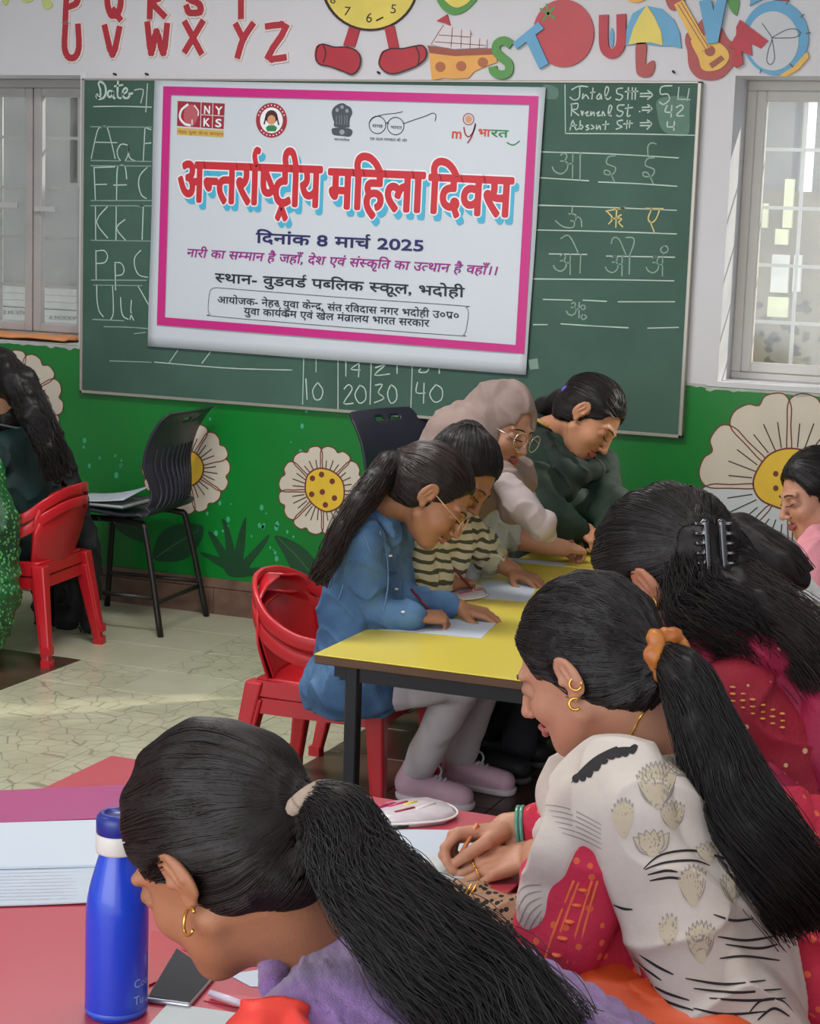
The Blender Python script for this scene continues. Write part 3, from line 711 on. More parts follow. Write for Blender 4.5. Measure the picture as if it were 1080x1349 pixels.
# round emblem with a girl's face
pr('emblem_disc_print', circ(357.5, 158.5, 20.5, 23, 32), M_logor, 0.0012)
pr('emblem_disc_print', circ(357.5, 158.5, 15, 17, 28), M_wht, 0.0016)
pr('emblem_hair_print', circ(357.5, 154, 8.2, 9, 20), mat('print_darkbrown', (70, 34, 30), 0.4), 0.002)
lp('emblem_braid_print', [(350, 155), (348, 163)], 0.006, MATS['print_darkbrown'], 0.002); lp('emblem_braid_print', [(365, 155), (367, 164)], 0.006, MATS['print_darkbrown'], 0.002)
pr('emblem_face_print', circ(357.5, 158, 5.4, 6.4, 18), mat('print_skin', (214, 150, 108), 0.4), 0.0024)
pr('emblem_dress_print', [(350, 168), (354, 165), (361, 165), (365, 168), (363, 173), (352, 173)], mat('print_green', (40, 130, 74), 0.4), 0.0022)
for ang in range(200, 341, 14):
    a_ = math.radians(ang); pr('emblem_mark_print', circ(357.5 + 17.8 * math.cos(a_), 158.5 + 20 * math.sin(a_), 0.9, 1.1, 6), M_wht, 0.0018)
for ang in range(40, 141, 14):
    a_ = math.radians(ang); pr('emblem_mark_print', circ(357.5 + 17.8 * math.cos(a_), 158.5 + 20 * math.sin(a_), 0.9, 1.1, 6), M_wht, 0.0018)
# lion capital emblem
M_gr = mat('print_grey', (70, 78, 84), 0.4)
pr('lion_emblem_print', [tuple(p) for p in crom([(446, 137), (452, 136), (457, 139), (462, 142), (464, 149), (461, 156), (460, 163), (459, 168), (441, 167), (440, 161), (438, 155), (437, 147), (440, 141)], 3, True)], M_gr, 0.0014)
for cu, cv in ((444, 145), (450.5, 141), (457, 146)): pr('lion_face_print', circ(cu, cv, 2.2, 2.6, 10), mat('print_lightgrey', (150, 158, 162), 0.4), 0.0019)
for u in (443, 447, 450, 454, 457): lp('lion_leg_print', [(u, 152), (u, 164)], 0.0016, MATS['print_lightgrey'], 0.0019)
pr('emblem_base_print', [tuple(p) for p in crom([(438, 169), (450, 168), (462, 170), (464, 175), (460, 180), (450, 179), (440, 178), (437, 174)], 3, True)], M_gr, 0.0014)
pr('emblem_wheel_print', circ(450.5, 174, 3.4, 3.4, 12), MATS['print_lightgrey'], 0.0018)
wall_text('emblem_caption_print', 'स{Hत}यमेव', (440, 185), (460, 186.5), 3, M_blk, BN, NO + 0.0016)
# spectacles logo
for cu, cv in ((497, 164.5), (521, 166)): lp('spectacles_print', circ(cu, cv, 11, 11.5, 22) + [(cu + 11, cv)], 0.0028, M_blk, 0.0016, 1)
lp('spectacles_print', [(508, 163), (510, 161), (512, 163)], 0.0028, M_blk, 0.0016)
lp('spectacles_print', [(486, 162), (492, 155), (505, 151), (522, 149), (530, 147)], 0.0026, M_blk, 0.0016)
lp('spectacles_print', [(531, 163), (545, 158), (560, 153), (570, 149), (574, 152), (573, 159)], 0.0028, M_blk, 0.0016)
wall_text('spectacles_word_print', 'स{Hव}छ', (490, 167.5), (504, 168.5), 4, M_blk, BN, NO + 0.0016); wall_text('spectacles_word_print', 'भारत', (514, 169.5), (529, 170.5), 4, M_blk, BN, NO + 0.0016)
wall_text('spectacles_caption_print', 'एक कदम {Hस}व{Hच}छता की ओर', (487, 184.5), (536, 187), 3.4, M_blk, BN, NO + 0.0016)
# my bharat logo
wall_text('slogan_letters_print', 'm', (594, 182), (608, 183), 10, mat('print_orange', (206, 70, 50), 0.4), BN, NO + 0.0016, bold=0.001, cap=0.5, nb=5)
lp('slogan_letters_print', [(611, 168), (613, 177), (618, 180), (624, 172), (626, 163)], 0.005, M_logor, 0.0016); lp('slogan_letters_print', [(626, 165), (621, 180), (616, 188)], 0.005, M_logor, 0.0016)
lp('slogan_head_print', circ(617, 157, 7, 7.5, 18) + [(624, 157)], 0.003, M_logor, 0.0016, 1); pr('slogan_face_print', circ(617, 157, 4.4, 5, 14), MATS['print_skin'], 0.0015)
wall_text('slogan_word_print', 'भा', (629, 179), (645, 180), 9, MATS['print_orange'], BN, NO + 0.0016, bold=0.0012, nb=5); wall_text('slogan_word_print', 'रत', (646, 180), (669, 181), 9, MATS['print_green'], BN, NO + 0.0016, bold=0.0012, nb=5)
lp('slogan_swoosh_print', [(668, 188), (674, 191), (679, 190), (684, 186)], 0.005, MATS['print_green'], 0.0016)

# ================================================================== CUT-OUT DECORATIONS ABOVE THE BOARD
M_lred = mat('cutout_red', (176, 42, 56), 0.5, 0.06, 12)
M_ledge = mat('cutout_cream_edge', (226, 214, 208), 0.6)
M_outl = mat('cutout_outline', (52, 30, 34), 0.6)
def strokes_cutout(name, letter, strokes, w_px, label, m=M_lred, grp=None):
    """a letter board: cream backing a little larger than the red face"""
    c = [p for s in strokes for p in s]; cu = sum(p[0] for p in c) / len(c); cv = max(p[1] for p in c)
    e = empty(name, at_wall(cu, cv, 0.0), label, 'letter', grp)
    k = 1 / 372.0
    def slab(off0, off1, w, nm, mm, parent):
        gs = []
        for s in strokes:
            p3 = [at_wall(u, v, 0) for u, v in (crom(s, 3) if len(s) > 2 else s)]
            for i in range(len(p3) - 1):
                nb_ = len(gs) * 0.00013
                a, b = p3[i], p3[i + 1]; t = b - a; L = np.linalg.norm(t); t /= L
                n_ = np.array([-t[2], 0, t[0]]) * w / 2; t2 = t * w * 0.42
                q = [a - t2 + n_, a - t2 - n_, b + t2 - n_, b + t2 + n_]
                V = [p + np.array([0, -off0, 0]) for p in q] + [p + np.array([0, -off1 - nb_, 0]) for p in q]
                gs.append((V, [(0, 1, 2, 3), (7, 6, 5, 4), (0, 4, 5, 1), (1, 5, 6, 2), (2, 6, 7, 3), (3, 7, 4, 0)]))
        return obj(nm, join_geo(gs), mm, parent)
    slab(0.0, 0.008, (w_px + 4.5) * k, 'backing', M_ledge, e); slab(0.008, 0.013, w_px * k, 'face', m, e)
    return e
G = 'red letters of the alphabet cut-outs above the blackboard'
wp = 8.5
LET = {
 'P': [[(90, -14), (88, 26)], [(90, -14), (101, -12), (105, -4), (102, 5), (94, 9)]],
 'Q': [[(152, -16), (144, -8), (144, 8), (149, 20), (157, 18), (161, 6), (160, -8), (152, -16)], [(152, 14), (160, 25)]],
 'R': [[(200, -16), (199, 22)], [(200, -16), (212, -13), (211, -2), (202, 3), (218, 21)]],
 'S': [[(266, -16), (252, -14), (250, -2), (264, 6), (265, 16), (252, 17), (248, 10)]],
 'T': [[(319, -16), (319, 22)], [(306, -16), (333, -16)]],
 'U': [[(88, 35), (87, 62), (92, 75), (101, 75), (106, 62), (105, 35)]],
 'V': [[(140, 36), (150, 72), (159, 38)]],
 'W': [[(196, 32), (201, 70), (208, 42), (217, 70), (222, 34)]],
 'X': [[(246, 31), (266, 69)], [(268, 30), (246, 67)]],
 'Y': [[(313, 34), (322, 52)], [(334, 33), (322, 52), (315, 74)]],
 'Z': [[(354, 35), (378, 36), (355, 75), (376, 76)]]}
pos = {'P': 'top row, directly above the U', 'Q': 'topmost row, above the letter V', 'R': 'topmost row, above the letter W', 'S': 'topmost row, above the letter X', 'T': 'topmost row, above the letter Y',
       'U': 'leftmost of the lower row', 'V': 'lower row, beneath the Q', 'W': 'lower row, beneath the R', 'X': 'lower row, beneath the S', 'Y': 'lower row, beneath the T', 'Z': 'rightmost of the lower row'}
for ch, st in LET.items():
    strokes_cutout('letter_cutout', ch, st, wp, 'red cut-out letter %s, %s' % (ch, pos[ch]), grp=G)
def cut(name, px, m, parent, o0, th, sm=0): return wall_shape(name, px, m, parent, o0, th, sm)
def line_on(name, lines, w, m, parent, off, sm=4): return obj(name, ribbon_geo([crom(l, sm) if len(l) > 2 else l for l in lines], w, off), m, parent)
# clock figure with shoes
e = empty('clock_cutout', at_wall(488, 98), 'yellow clock cut-out standing on two red shoes above the banner', 'wall decoration')
cut('clock_rim', circ(488, -22, 64, 63, 44), M_outl, e, 0, 0.010); cf = cut('clock_face', circ(488, -22, 61, 60, 44), mat('cutout_yellow', (222, 202, 92), 0.5, 0.05, 12), e, 0.010, 0.003)
for s, u, v, w_, r_2 in (('7', 452, 20, 9, 12), ('6', 481, 29, 9, 13), ('5', 513, 17, 9, 12), ('8', 434, 4, 8, 10)):
    wall_text('clock_numeral', s, (u, v), (u + w_, v + 1), r_2, M_outl, cf, 0.0138, cap=0.7)
line_on('clock_dash', [[(496, 27), (504, 23)]], 0.006, M_outl, cf, 0.0138)
for side, leg, shoe, toe, lb in (('left', [(461, 35), (475, 38), (468, 62), (453, 60)], [(418, 62), (425, 58), (440, 62), (455, 62), (468, 66), (475, 76), (473, 90), (464, 98), (452, 94), (436, 88), (420, 84), (416, 74)], [(426, 60), (429, 70), (426, 82)], ''),
                           ('right', [(507, 36), (520, 34), (526, 63), (513, 64)], [(505, 68), (516, 64), (530, 64), (545, 61), (556, 60), (562, 68), (560, 78), (550, 86), (536, 92), (520, 97), (508, 95), (500, 86), (501, 76)], [(548, 62), (552, 72), (551, 84)], '')):
    cut('leg', leg, M_lred, e, 0.002, 0.008); s_ = cut('shoe', shoe, M_lred, e, 0.002, 0.011, 3)
    line_on('shoe_outline', [shoe + [shoe[0]], toe], 0.005, M_outl, s_, 0.0135)
# mango / lemon top
e = empty('fruit_cutout', at_wall(600, 20), 'yellow-green fruit cut-out at the top edge above the ship', 'wall decoration')
cut('fruit_body', [(575, -6), (582, 10), (594, 19), (608, 18), (622, 8), (630, -6), (610, -20), (588, -18)], mat('cutout_green', (80, 142, 66), 0.5, 0.05, 12), e, 0, 0.01, 4)
cut('fruit_highlight', [(584, -6), (592, 6), (604, 10), (618, 2), (622, -8), (606, -16)], MATS['cutout_yellow'], e, 0.01, 0.002, 4)
# ship
e = empty('ship_cutout', at_wall(600, 105), 'orange toy steamship cut-out with white decks and a red flag', 'wall decoration')
cut('hull', [(566, 66), (600, 68), (640, 66), (652, 66), (656, 82), (640, 88), (626, 94), (618, 103), (600, 104), (586, 103), (570, 106), (568, 90)], mat('cutout_orange', (222, 160, 78), 0.5, 0.05, 10), e, 0, 0.009)
cut('hull_stripe', [(564, 60), (600, 66), (648, 64), (650, 72), (600, 74), (567, 70)], mat('cutout_brown', (150, 76, 60), 0.5), e, 0.002, 0.009)
d_ = cut('deck', [(568, 58), (584, 32), (620, 40), (622, 48), (642, 52), (642, 63), (600, 65), (576, 61)], mat('cutout_offwhite', (214, 204, 206), 0.6), e, 0, 0.009)
line_on('deck_lines', [[(578, 46), (620, 49)], [(573, 55), (640, 60)], [(584, 33), (568, 58)], [(596, 36), (594, 62)], [(608, 39), (607, 63)], [(620, 42), (619, 64)], [(632, 51), (631, 63)]], 0.0025, M_pmar, d_, 0.0095)
cut('flag', [(576, 28), (590, 19), (594, 34), (588, 31)], M_lred, e, 0, 0.009)
for u, v in ((580, 88), (607.5, 87), (636, 82)): cut('porthole', circ(u, v, 6.5, 6.5, 16), mat('cutout_rust', (168, 96, 60), 0.5), e, 0.009, 0.003)
# S
e = empty('letter_cutout', at_wall(662, 105), 'green cut-out letter S beside the bow of the ship', 'letter')
def slab_stroke(strokes, w_px, m, parent, o0, o1, name):
    gs = []
    for s in strokes:
        p3 = [at_wall(u, v, 0) for u, v in (crom(s, 4) if len(s) > 2 else s)]; w = w_px / 365.0; n = len(p3); V = []
        for i in range(n):
            t = p3[min(i + 1, n - 1)] - p3[max(i - 1, 0)]; t /= np.linalg.norm(t); nn = np.array([-t[2], 0, t[0]]) * w / 2
            for off, sg in ((o0, 1), (o0, -1), (o1, -1), (o1, 1)): V.append(p3[i] + nn * sg + np.array([0, -off, 0]))
        Fc = [(0, 1, 2, 3), tuple(4 * (n - 1) + k for k in (3, 2, 1, 0))]
        for i in range(n - 1):
            for k in range(4): Fc.append((4 * i + k, 4 * i + (k + 1) % 4, 4 * i + 4 + (k + 1) % 4, 4 * i + 4 + k))
        gs.append((V, Fc))
    return obj(name, join_geo(gs), m, parent)
slab_stroke([[(675, 60), (666, 54), (656, 58), (655, 68), (662, 76), (671, 84), (671, 95), (662, 99), (652, 95), (650, 88)]], 11, MATS['cutout_green'], e, 0, 0.014, 'face')
# tomato and T
e = empty('tomato_cutout', at_wall(742, 90), 'large red tomato cut-out behind the blue letter T', 'wall decoration')
ctom = cut('tomato_body', circ(743, 44, 40, 44.5, 40), mat('cutout_tomato', (182, 54, 62), 0.45, 0.04, 8), e, 0, 0.01)
line_on('tomato_leaf', [[(712, 12), (722, 18), (730, 10)], [(722, 18), (716, 26)], [(722, 18), (730, 24)], [(722, 18), (720, 6)]], 0.008, MATS['cutout_green'], ctom, 0.0108, 1)
e = empty('letter_cutout', at_wall(705, 90), 'blue tilted cut-out letter T leaning on the tomato', 'letter')
cut('face', [(676, 57), (710, 29), (717, 38), (706, 46), (723, 84), (711, 91), (694, 55), (681, 65)], mat('cutout_blue', (92, 158, 196), 0.5, 0.04, 10), e, 0.01, 0.008)
# U
e = empty('letter_cutout', at_wall(807, 76), 'red cut-out letter U between the tomato and the umbrella', 'letter')
slab_stroke([[(796, 20), (796, 56), (800, 68), (808, 71), (815, 66), (819, 54), (819, 19)]], 12, M_lred, e, 0, 0.012, 'face')
cut('inner_patch', circ(806.5, 50, 2.6, 13, 12), mat('cutout_blue', (92, 158, 196)), e, 0, 0.006)
# umbrella
e = empty('umbrella_cutout', at_wall(850, 100), 'umbrella cut-out with yellow and blue panels and a red hooked handle', 'wall decoration')
cut('umbrella_canopy', [(823, 60), (826, 38), (834, 18), (852, 8), (872, 12), (888, 26), (896, 44), (898, 64), (886, 61), (872, 61), (850, 58)], MATS['cutout_blue'], e, 0, 0.009)
cut('umbrella_panel', [(852, 7), (862, 22), (871, 42), (873, 60), (858, 56), (843, 56), (828, 59), (834, 38), (843, 20)], MATS['cutout_yellow'], e, 0.009, 0.003)
cut('umbrella_handle', [(839, 57), (852, 57), (851, 84), (856, 82), (862, 80), (863, 90), (858, 100), (848, 102), (840, 98), (838, 84)], mat('cutout_dullred', (166, 70, 66), 0.5), e, 0, 0.009, 3)
# guitar
e = empty('guitar_cutout', at_wall(930, 105), 'brown and yellow guitar cut-out leaning under the blue letter V', 'wall decoration')
cut('guitar_body', [(905, 44), (916, 40), (925, 26), (945, 30), (952, 38), (958, 50), (968, 60), (972, 76), (962, 92), (950, 103), (935, 106), (918, 102), (908, 88), (906, 68), (903, 56)], mat('cutout_dullred', (166, 70, 66)), e, 0, 0.008, 3)
cut('guitar_top', [(910, 54), (924, 46), (944, 54), (958, 66), (960, 78), (950, 90), (934, 94), (924, 90), (920, 76)], mat('cutout_gold', (222, 176, 78), 0.5, 0.05, 12), e, 0.008, 0.003, 3)
cut('guitar_neck', [(888, 6), (900, 0), (924, 42), (936, 62), (924, 68), (910, 50)], MATS['cutout_gold'], e, 0.010, 0.004)
line_on('guitar_strings', [[(893, 6), (930, 66)], [(897, 3), (933, 62)]], 0.003, MATS['cutout_brown'], e, 0.0145)
cut('sound_hole', circ(935, 67, 7, 7, 16), MATS['cutout_brown'], e, 0.011, 0.002); cut('guitar_bridge', [(934, 84), (950, 73), (954, 78), (938, 90)], MATS['cutout_brown'], e, 0.011, 0.003)
cut('guitar_headstock', [(878, -6), (896, -10), (902, 2), (888, 14), (880, 8)], MATS['cutout_dullred'], e, 0.002, 0.01, 3)
e = empty('letter_cutout', at_wall(935, 58), 'blue cut-out letter V over the guitar', 'letter')
cut('face', [(921, 2), (936, -2), (940, 14), (945, -2), (958, -4), (946, 56), (932, 58)], MATS['cutout_blue'], e, 0.015, 0.006)
e = empty('leaf_cutout', at_wall(970, 20), 'small green leaf cut-out at the top edge beside the letter V', 'wall decoration')
cut('leaf_blade', [(958, -4), (966, -10), (974, 0), (973, 12), (970, 21), (962, 12)], MATS['cutout_green'], e, 0, 0.008, 3)
# W and alarm clock
e = empty('alarm_clock_cutout', at_wall(1020, 100), 'round blue alarm clock cut-out with looped hands above the right window', 'wall decoration')
cut('clock_rim', circ(1022, 50, 43.5, 49, 40), MATS['cutout_blue'], e, 0, 0.009)
def clock_mat():
    m = mat('cutout_clockface', (196, 198, 202), 0.6); return m
cut('clock_face', circ(1018, 54, 34, 39, 36), clock_mat(), e, 0.009, 0.002)
line_on('clock_hands', [[(1016, 50), (1034, 40), (1046, 38), (1054, 43), (1048, 49), (1034, 50), (1016, 50)], [(1017, 52), (1012, 66), (1010, 80), (1015, 85), (1020, 78), (1019, 64), (1017, 52)], [(1016, 48), (1004, 31)]], 0.0032, MATS['print_grey'], e, 0.0118)
line_on('hour_ticks', [[(1055, 22), (1059, 19)], [(1062, 44), (1067, 43)], [(1040, 84), (1044, 88)], [(1002, 92), (1001, 96)], [(1036, 5), (1038, 1)]], 0.004, MATS['print_grey'], e, 0.0118)
cut('clock_foot', [(1027, 100), (1046, 88), (1064, 68), (1066, 76), (1052, 92), (1036, 101)], MATS['cutout_gold'], e, 0, 0.011)
cut('clock_bell', [(1018, 0), (1024, -8), (1036, -6), (1040, 2)], M_lred, e, 0, 0.011); cut('clock_bell', [(988, 8), (990, -4), (1004, -8), (1008, -2)], MATS['cutout_blue'], e, 0.001, 0.012)
e = empty('letter_cutout', at_wall(990, 90), 'jagged red cut-out letter W lying sideways against the alarm clock', 'letter')
cut('face', [(975, 26), (1012, 54), (1002, 64), (990, 58), (991, 74), (977, 68), (979, 84), (970, 90), (964, 84), (968, 64), (960, 62), (970, 46), (970, 36)], M_lred, e, 0.011, 0.006)
# leftmost doodles
e = empty('caterpillar_cutout', at_wall(20, 14), 'pale green cut-out shapes at the top left edge of the wall', 'wall decoration')
for q in ([(57, -4), (66, 0), (70, 8), (63, 13), (57, 7)], [(30, -8), (40, -6), (44, 1), (36, 4), (30, 1)], [(2, -10), (10, -8), (12, 2), (8, 8), (4, 2)]):
    cut('green_blob', q, mat('cutout_palegreen', (196, 204, 130), 0.6), e, 0, 0.007, 3)
e = empty('orange_cutout', at_wall(845, 2), 'rim of an orange fruit cut-out at the top edge above the umbrella', 'wall decoration')
cut('fruit_body', circ(838, -16, 20, 20, 24), MATS['cutout_orange'], e, 0, 0.009)

# ================================================================== FURNITURE
def grid_shell(fn, nu, nv, th, hole=None):
    """thin curved shell from fn(s,t)->point, s,t in 0..1, thickened along its normals"""
    Pm = np.array([[fn(i / nu, j / nv) for i in range(nu + 1)] for j in range(nv + 1)], float)
    du = np.gradient(Pm, axis=1); dv = np.gradient(Pm, axis=0); nn = np.cross(du, dv); nn /= np.linalg.norm(nn, axis=2, keepdims=True) + 1e-12
    V = np.concatenate([(Pm + nn * th / 2).reshape(-1, 3), (Pm - nn * th / 2).reshape(-1, 3)]); N = (nu + 1) * (nv + 1)
    keep = np.ones((nv, nu), bool)
    if hole is not None:
        for j in range(nv):
            for i in range(nu): keep[j, i] = not hole((i + 0.5) / nu, (j + 0.5) / nv)
    Fc = []; ed = {}
    for j in range(nv):
        for i in range(nu):
            if not keep[j, i]: continue
            a = j * (nu + 1) + i; q = (a, a + 1, a + nu + 2, a + nu + 1)
            Fc.append(q); Fc.append(tuple(N + k for k in q[::-1]))
            for k in range(4):
                e = (q[k], q[(k + 1) % 4]); ed[e] = 1
    for (a, b) in list(ed):
        if (b, a) not in ed: Fc.append((b, a, N + a, N + b))
    return V, Fc
def frustum_geo(p0, p1, w0, w1, d0, d1):
    """square tapered leg from p0 (top) to p1"""
    V = []
    for p, w, d in ((p0, w0, d0), (p1, w1, d1)):
        for sx, sy in ((-1, -1), (1, -1), (1, 1), (-1, 1)): V.append((p[0] + sx * w / 2, p[1] + sy * d / 2, p[2]))
    return V, [(0, 1, 2, 3), (7, 6, 5, 4), (0, 4, 5, 1), (1, 5, 6, 2), (2, 6, 7, 3), (3, 7, 4, 0)]
def bevel_obj(o, w=0.004, seg=2):
    b = o.modifiers.new('bevel', 'BEVEL'); b.width = w; b.segments = seg; b.limit_method = 'ANGLE'; return o
M_rplas = mat('red_plastic', (186, 28, 38), 0.32, 0.05, 5, spec=0.5)
M_rplas2 = mat('red_plastic_worn', (196, 34, 42), 0.35, 0.06, 5)
def band_geo(path, h, t):
    P_ = [np.array(p, float) for p in path]; V = []; n = len(P_)
    for i, p in enumerate(P_):
        d = P_[min(i + 1, n - 1)] - P_[max(i - 1, 0)]; d /= np.linalg.norm(d) + 1e-9
        s = np.cross(d, [0, 0, 1.0]); s /= np.linalg.norm(s) + 1e-9; up = np.cross(s, d)
        for a, b in ((-1, -1), (1, -1), (1, 1), (-1, 1)): V.append(p + s * a * t / 2 + up * b * h / 2)
    Fc = [(3, 2, 1, 0), tuple(4 * (n - 1) + k for k in range(4))]
    for i in range(n - 1):
        for k in range(4): Fc.append((4 * i + k, 4 * i + (k + 1) % 4, 4 * i + 4 + (k + 1) % 4, 4 * i + 4 + k))
    return V, Fc
def plastic_chair(name, label, group=None, m=None):
    m = m or M_rplas
    r = empty(name, (0, 0, 0), label, 'chair', group)
    def back(s, t):
        q = 2 * s - 1; w = 0.148 + 0.045 * math.sin(t * 2.0)
        if t > 0.55: w *= math.sqrt(max(0.0, 1 - ((t - 0.55) / 0.45) ** 2.2)) * 0.92 + 0.08
        return (-0.155 - 0.075 * t + 0.055 * q * q * (0.6 + 0.4 * t), q * w, 0.30 + 0.25 * t)
    obj('backrest', grid_shell(back, 16, 20, 0.007), m, r, True)
    def seat(s, t):
        q = 2 * s - 1; x = -0.165 + 0.355 * t; w = 0.165 + 0.02 * t
        z = 0.303 - 0.012 * (1 - q * q) * math.sin(math.pi * min(1, t * 1.1)) - 0.03 * max(0, (t - 0.85) / 0.15) ** 2
        return (x, q * w, z)
    obj('seat', grid_shell(seat, 12, 14, 0.007), m, r, True)
    g = []
    for sy in (1, -1):   # seat apron
        g.append(frustum_geo((0.0, sy * 0.176, 0.303), (0.0, sy * 0.18, 0.262), 0.33, 0.31, 0.008, 0.008))
    g.append(frustum_geo((0.185, 0, 0.298), (0.188, 0, 0.262), 0.008, 0.008, 0.36, 0.34)); g.append(frustum_geo((-0.165, 0, 0.30), (-0.17, 0, 0.262), 0.008, 0.008, 0.32, 0.32))
    obj('seat_apron', join_geo(g), m, r)
    for sy in (1, -1):
        rail = crom([(-0.232, 0.0, 0.550), (-0.217, sy * 0.08, 0.543), (-0.18, sy * 0.15, 0.512), (-0.125, sy * 0.193, 0.466), (-0.04, sy * 0.212, 0.430), (0.06, sy * 0.214, 0.420), (0.15, sy * 0.210, 0.418), (0.19, sy * 0.207, 0.416)], 6)
        bevel_obj(obj('arm_rail', band_geo(rail, 0.034, 0.013), m, r, True), 0.004)
        bevel_obj(obj('arm_post', frustum_geo((0.182, sy * 0.207, 0.43), (0.186, sy * 0.186, 0.28), 0.045, 0.042, 0.016, 0.018), m, r), 0.004)
        for sx, top, bot in ((1, (0.180, sy * 0.178, 0.30), (0.205, sy * 0.200, 0.0)), (-1, (-0.165, sy * 0.165, 0.30), (-0.215, sy * 0.205, 0.0))):
            l = obj('leg', frustum_geo(top, (bot[0], bot[1], 0.0), 0.05, 0.030, 0.048, 0.030), m, r); bevel_obj(l, 0.006)
            f = obj('leg_foot', frustum_geo((bot[0], bot[1], 0.028), (bot[0], bot[1], 0.0), 0.034, 0.034, 0.034, 0.034), m, l)
    return r
def place_copy(src, name, loc, rz, label, group=None):
    r = src.copy(); COL.objects.link(r); r.location = loc; r.rotation_euler = (0, 0, rz); r['label'] = label
    if group: r['group'] = group
    for c in src.children:
        d = c.copy(); COL.objects.link(d); d.parent = r
        for g in c.children:
            h_ = g.copy(); COL.objects.link(h_); h_.parent = d
    return r
GC = 'small red plastic armchairs'
pc = plastic_chair('plastic_chair', 'small red plastic armchair under the girl in denim, lower one of its stack of two', GC)
def setp(o, loc, rz): o.location = loc; o.rotation_euler = (0, 0, rz); return o
place_copy(pc, 'plastic_chair', (-1.99, 4.50, 0.046), 0.02, 'upper red plastic armchair of the two stacked under the girl in denim', GC)
place_copy(pc, 'plastic_chair', (-3.70, 5.55, 0.0), math.radians(186), 'red plastic armchair under the woman in dark green, lower of two stacked', GC)
place_copy(pc, 'plastic_chair', (-3.70, 5.55, 0.046), math.radians(186), 'red plastic armchair under the woman in dark green, upper of two stacked', GC)
place_copy(pc, 'plastic_chair', (-2.0, 5.06, 0.0), 0.0, 'red plastic armchair under the girl in the striped shirt', GC)
place_copy(pc, 'plastic_chair', (-2.0, 5.58, 0.0), 0.0, 'red plastic armchair under the woman in the headscarf', GC)
for (cx_, cy_, rz_, sc_, lb_) in ((-0.38, 2.42, 150, 1.15, 'under the woman in the white printed scarf'), (-0.47, 2.02, 150, 1.25, 'under the woman in the lilac sweater'),
                                  (-0.36, 2.93, 140, 1.3, 'under the woman in crimson'), (-0.50, 3.66, 150, 1.45, 'under the woman in floral white'), (-0.74, 4.86, 178, 1.1, 'under the small girl in pink')):
    place_copy(pc, 'plastic_chair', (cx_, cy_, 0), math.radians(rz_), 'red plastic armchair ' + lb_, GC).scale = (sc_, sc_, sc_)
setp(pc, (-1.99, 4.50, 0), 0.02)

M_bplas = mat('black_plastic', (44, 42, 56), 0.38, 0.06, 6)
M_btube = mat('black_steel_tube', (40, 38, 36), 0.4, metal=0.4)
def school_chair(label, group):
    r = empty('school_chair', (0, 0, 0), label, 'chair', group)
    prof = crom([(0.235, 0.415), (0.215, 0.438), (0.10, 0.437), (-0.04, 0.428), (-0.13, 0.440), (-0.178, 0.49), (-0.178, 0.56), (-0.165, 0.63), (-0.185, 0.72), (-0.225, 0.79), (-0.262, 0.828)], 6)
    L = len(prof) - 1
    def sh(s, t):
        p = prof[min(L, int(round(t * L)))]; q = 2 * s - 1
        w = 0.205 - 0.035 * math.exp(-((t - 0.55) / 0.1) ** 2) + 0.005 * t
        if t > 0.93: w *= 1 - 1.2 * (t - 0.93)
        cur = 0.03 * q * q if t > 0.45 else 0.0
        return (p[0] + cur, q * w, p[1] + (0.014 * q * q if t < 0.4 else 0))
    hole = lambda s, t: any(((s - c) / 0.075) ** 2 + ((t - 0.915) / 0.016) ** 2 < 1 for c in (0.40, 0.60))
    obj('seat_shell', grid_shell(sh, 44, L, 0.008, hole), M_bplas, r, True)
    for k in range(9):      # moulded ribs of the lower back
        s = 0.14 + 0.72 * k / 8
        ln = [np.array(sh(s, t)) + np.array([-0.006, 0, 0]) for t in np.linspace(0.44, 0.76, 16)]
        obj('back_rib', tube_geo(ln, [0.002 + 0.006 * math.sin(math.pi * i / 15) for i in range(16)], 6), M_bplas, r, True)
    for sy in (1, -1):
        obj('leg', tube_geo(crom([(0.06, sy * 0.15, 0.415), (0.15, sy * 0.17, 0.41), (0.18, sy * 0.18, 0.36), (0.215, sy * 0.205, 0.0)], 5), 0.012, 8), M_btube, r, True)
        obj('leg', tube_geo(crom([(0.06, sy * 0.15, 0.415), (-0.10, sy * 0.17, 0.41), (-0.14, sy * 0.18, 0.36), (-0.215, sy * 0.205, 0.0)], 5), 0.012, 8), M_btube, r, True)
        obj('side_rail', tube_geo([(0.19, sy * 0.186, 0.14), (-0.19, sy * 0.19, 0.14)], 0.008, 6), M_btube, r, True)
    obj('cross_rail', tube_geo([(-0.185, -0.19, 0.12), (-0.185, 0.19, 0.12)], 0.008, 6), M_btube, r, True)
    obj('cross_rail', tube_geo([(0.0, -0.17, 0.405), (0.0, 0.17, 0.405)], 0.009, 6), M_btube, r, True)
    return r
GB = 'black moulded school chairs'
sc0 = school_chair('black moulded school chair by the green wall with a book lying on its seat', GB)
place_copy(sc0, 'school_chair', (-2.41, 6.22, 0.0), math.radians(-20), 'black moulded school chair against the green wall, partly hidden behind the girl in denim', GB)
setp(sc0, (-3.60, 6.17, 0), math.radians(184)); [o for o in COL.objects if o.name.startswith('school_chair')][-1].scale = (1, 1, 1.05)

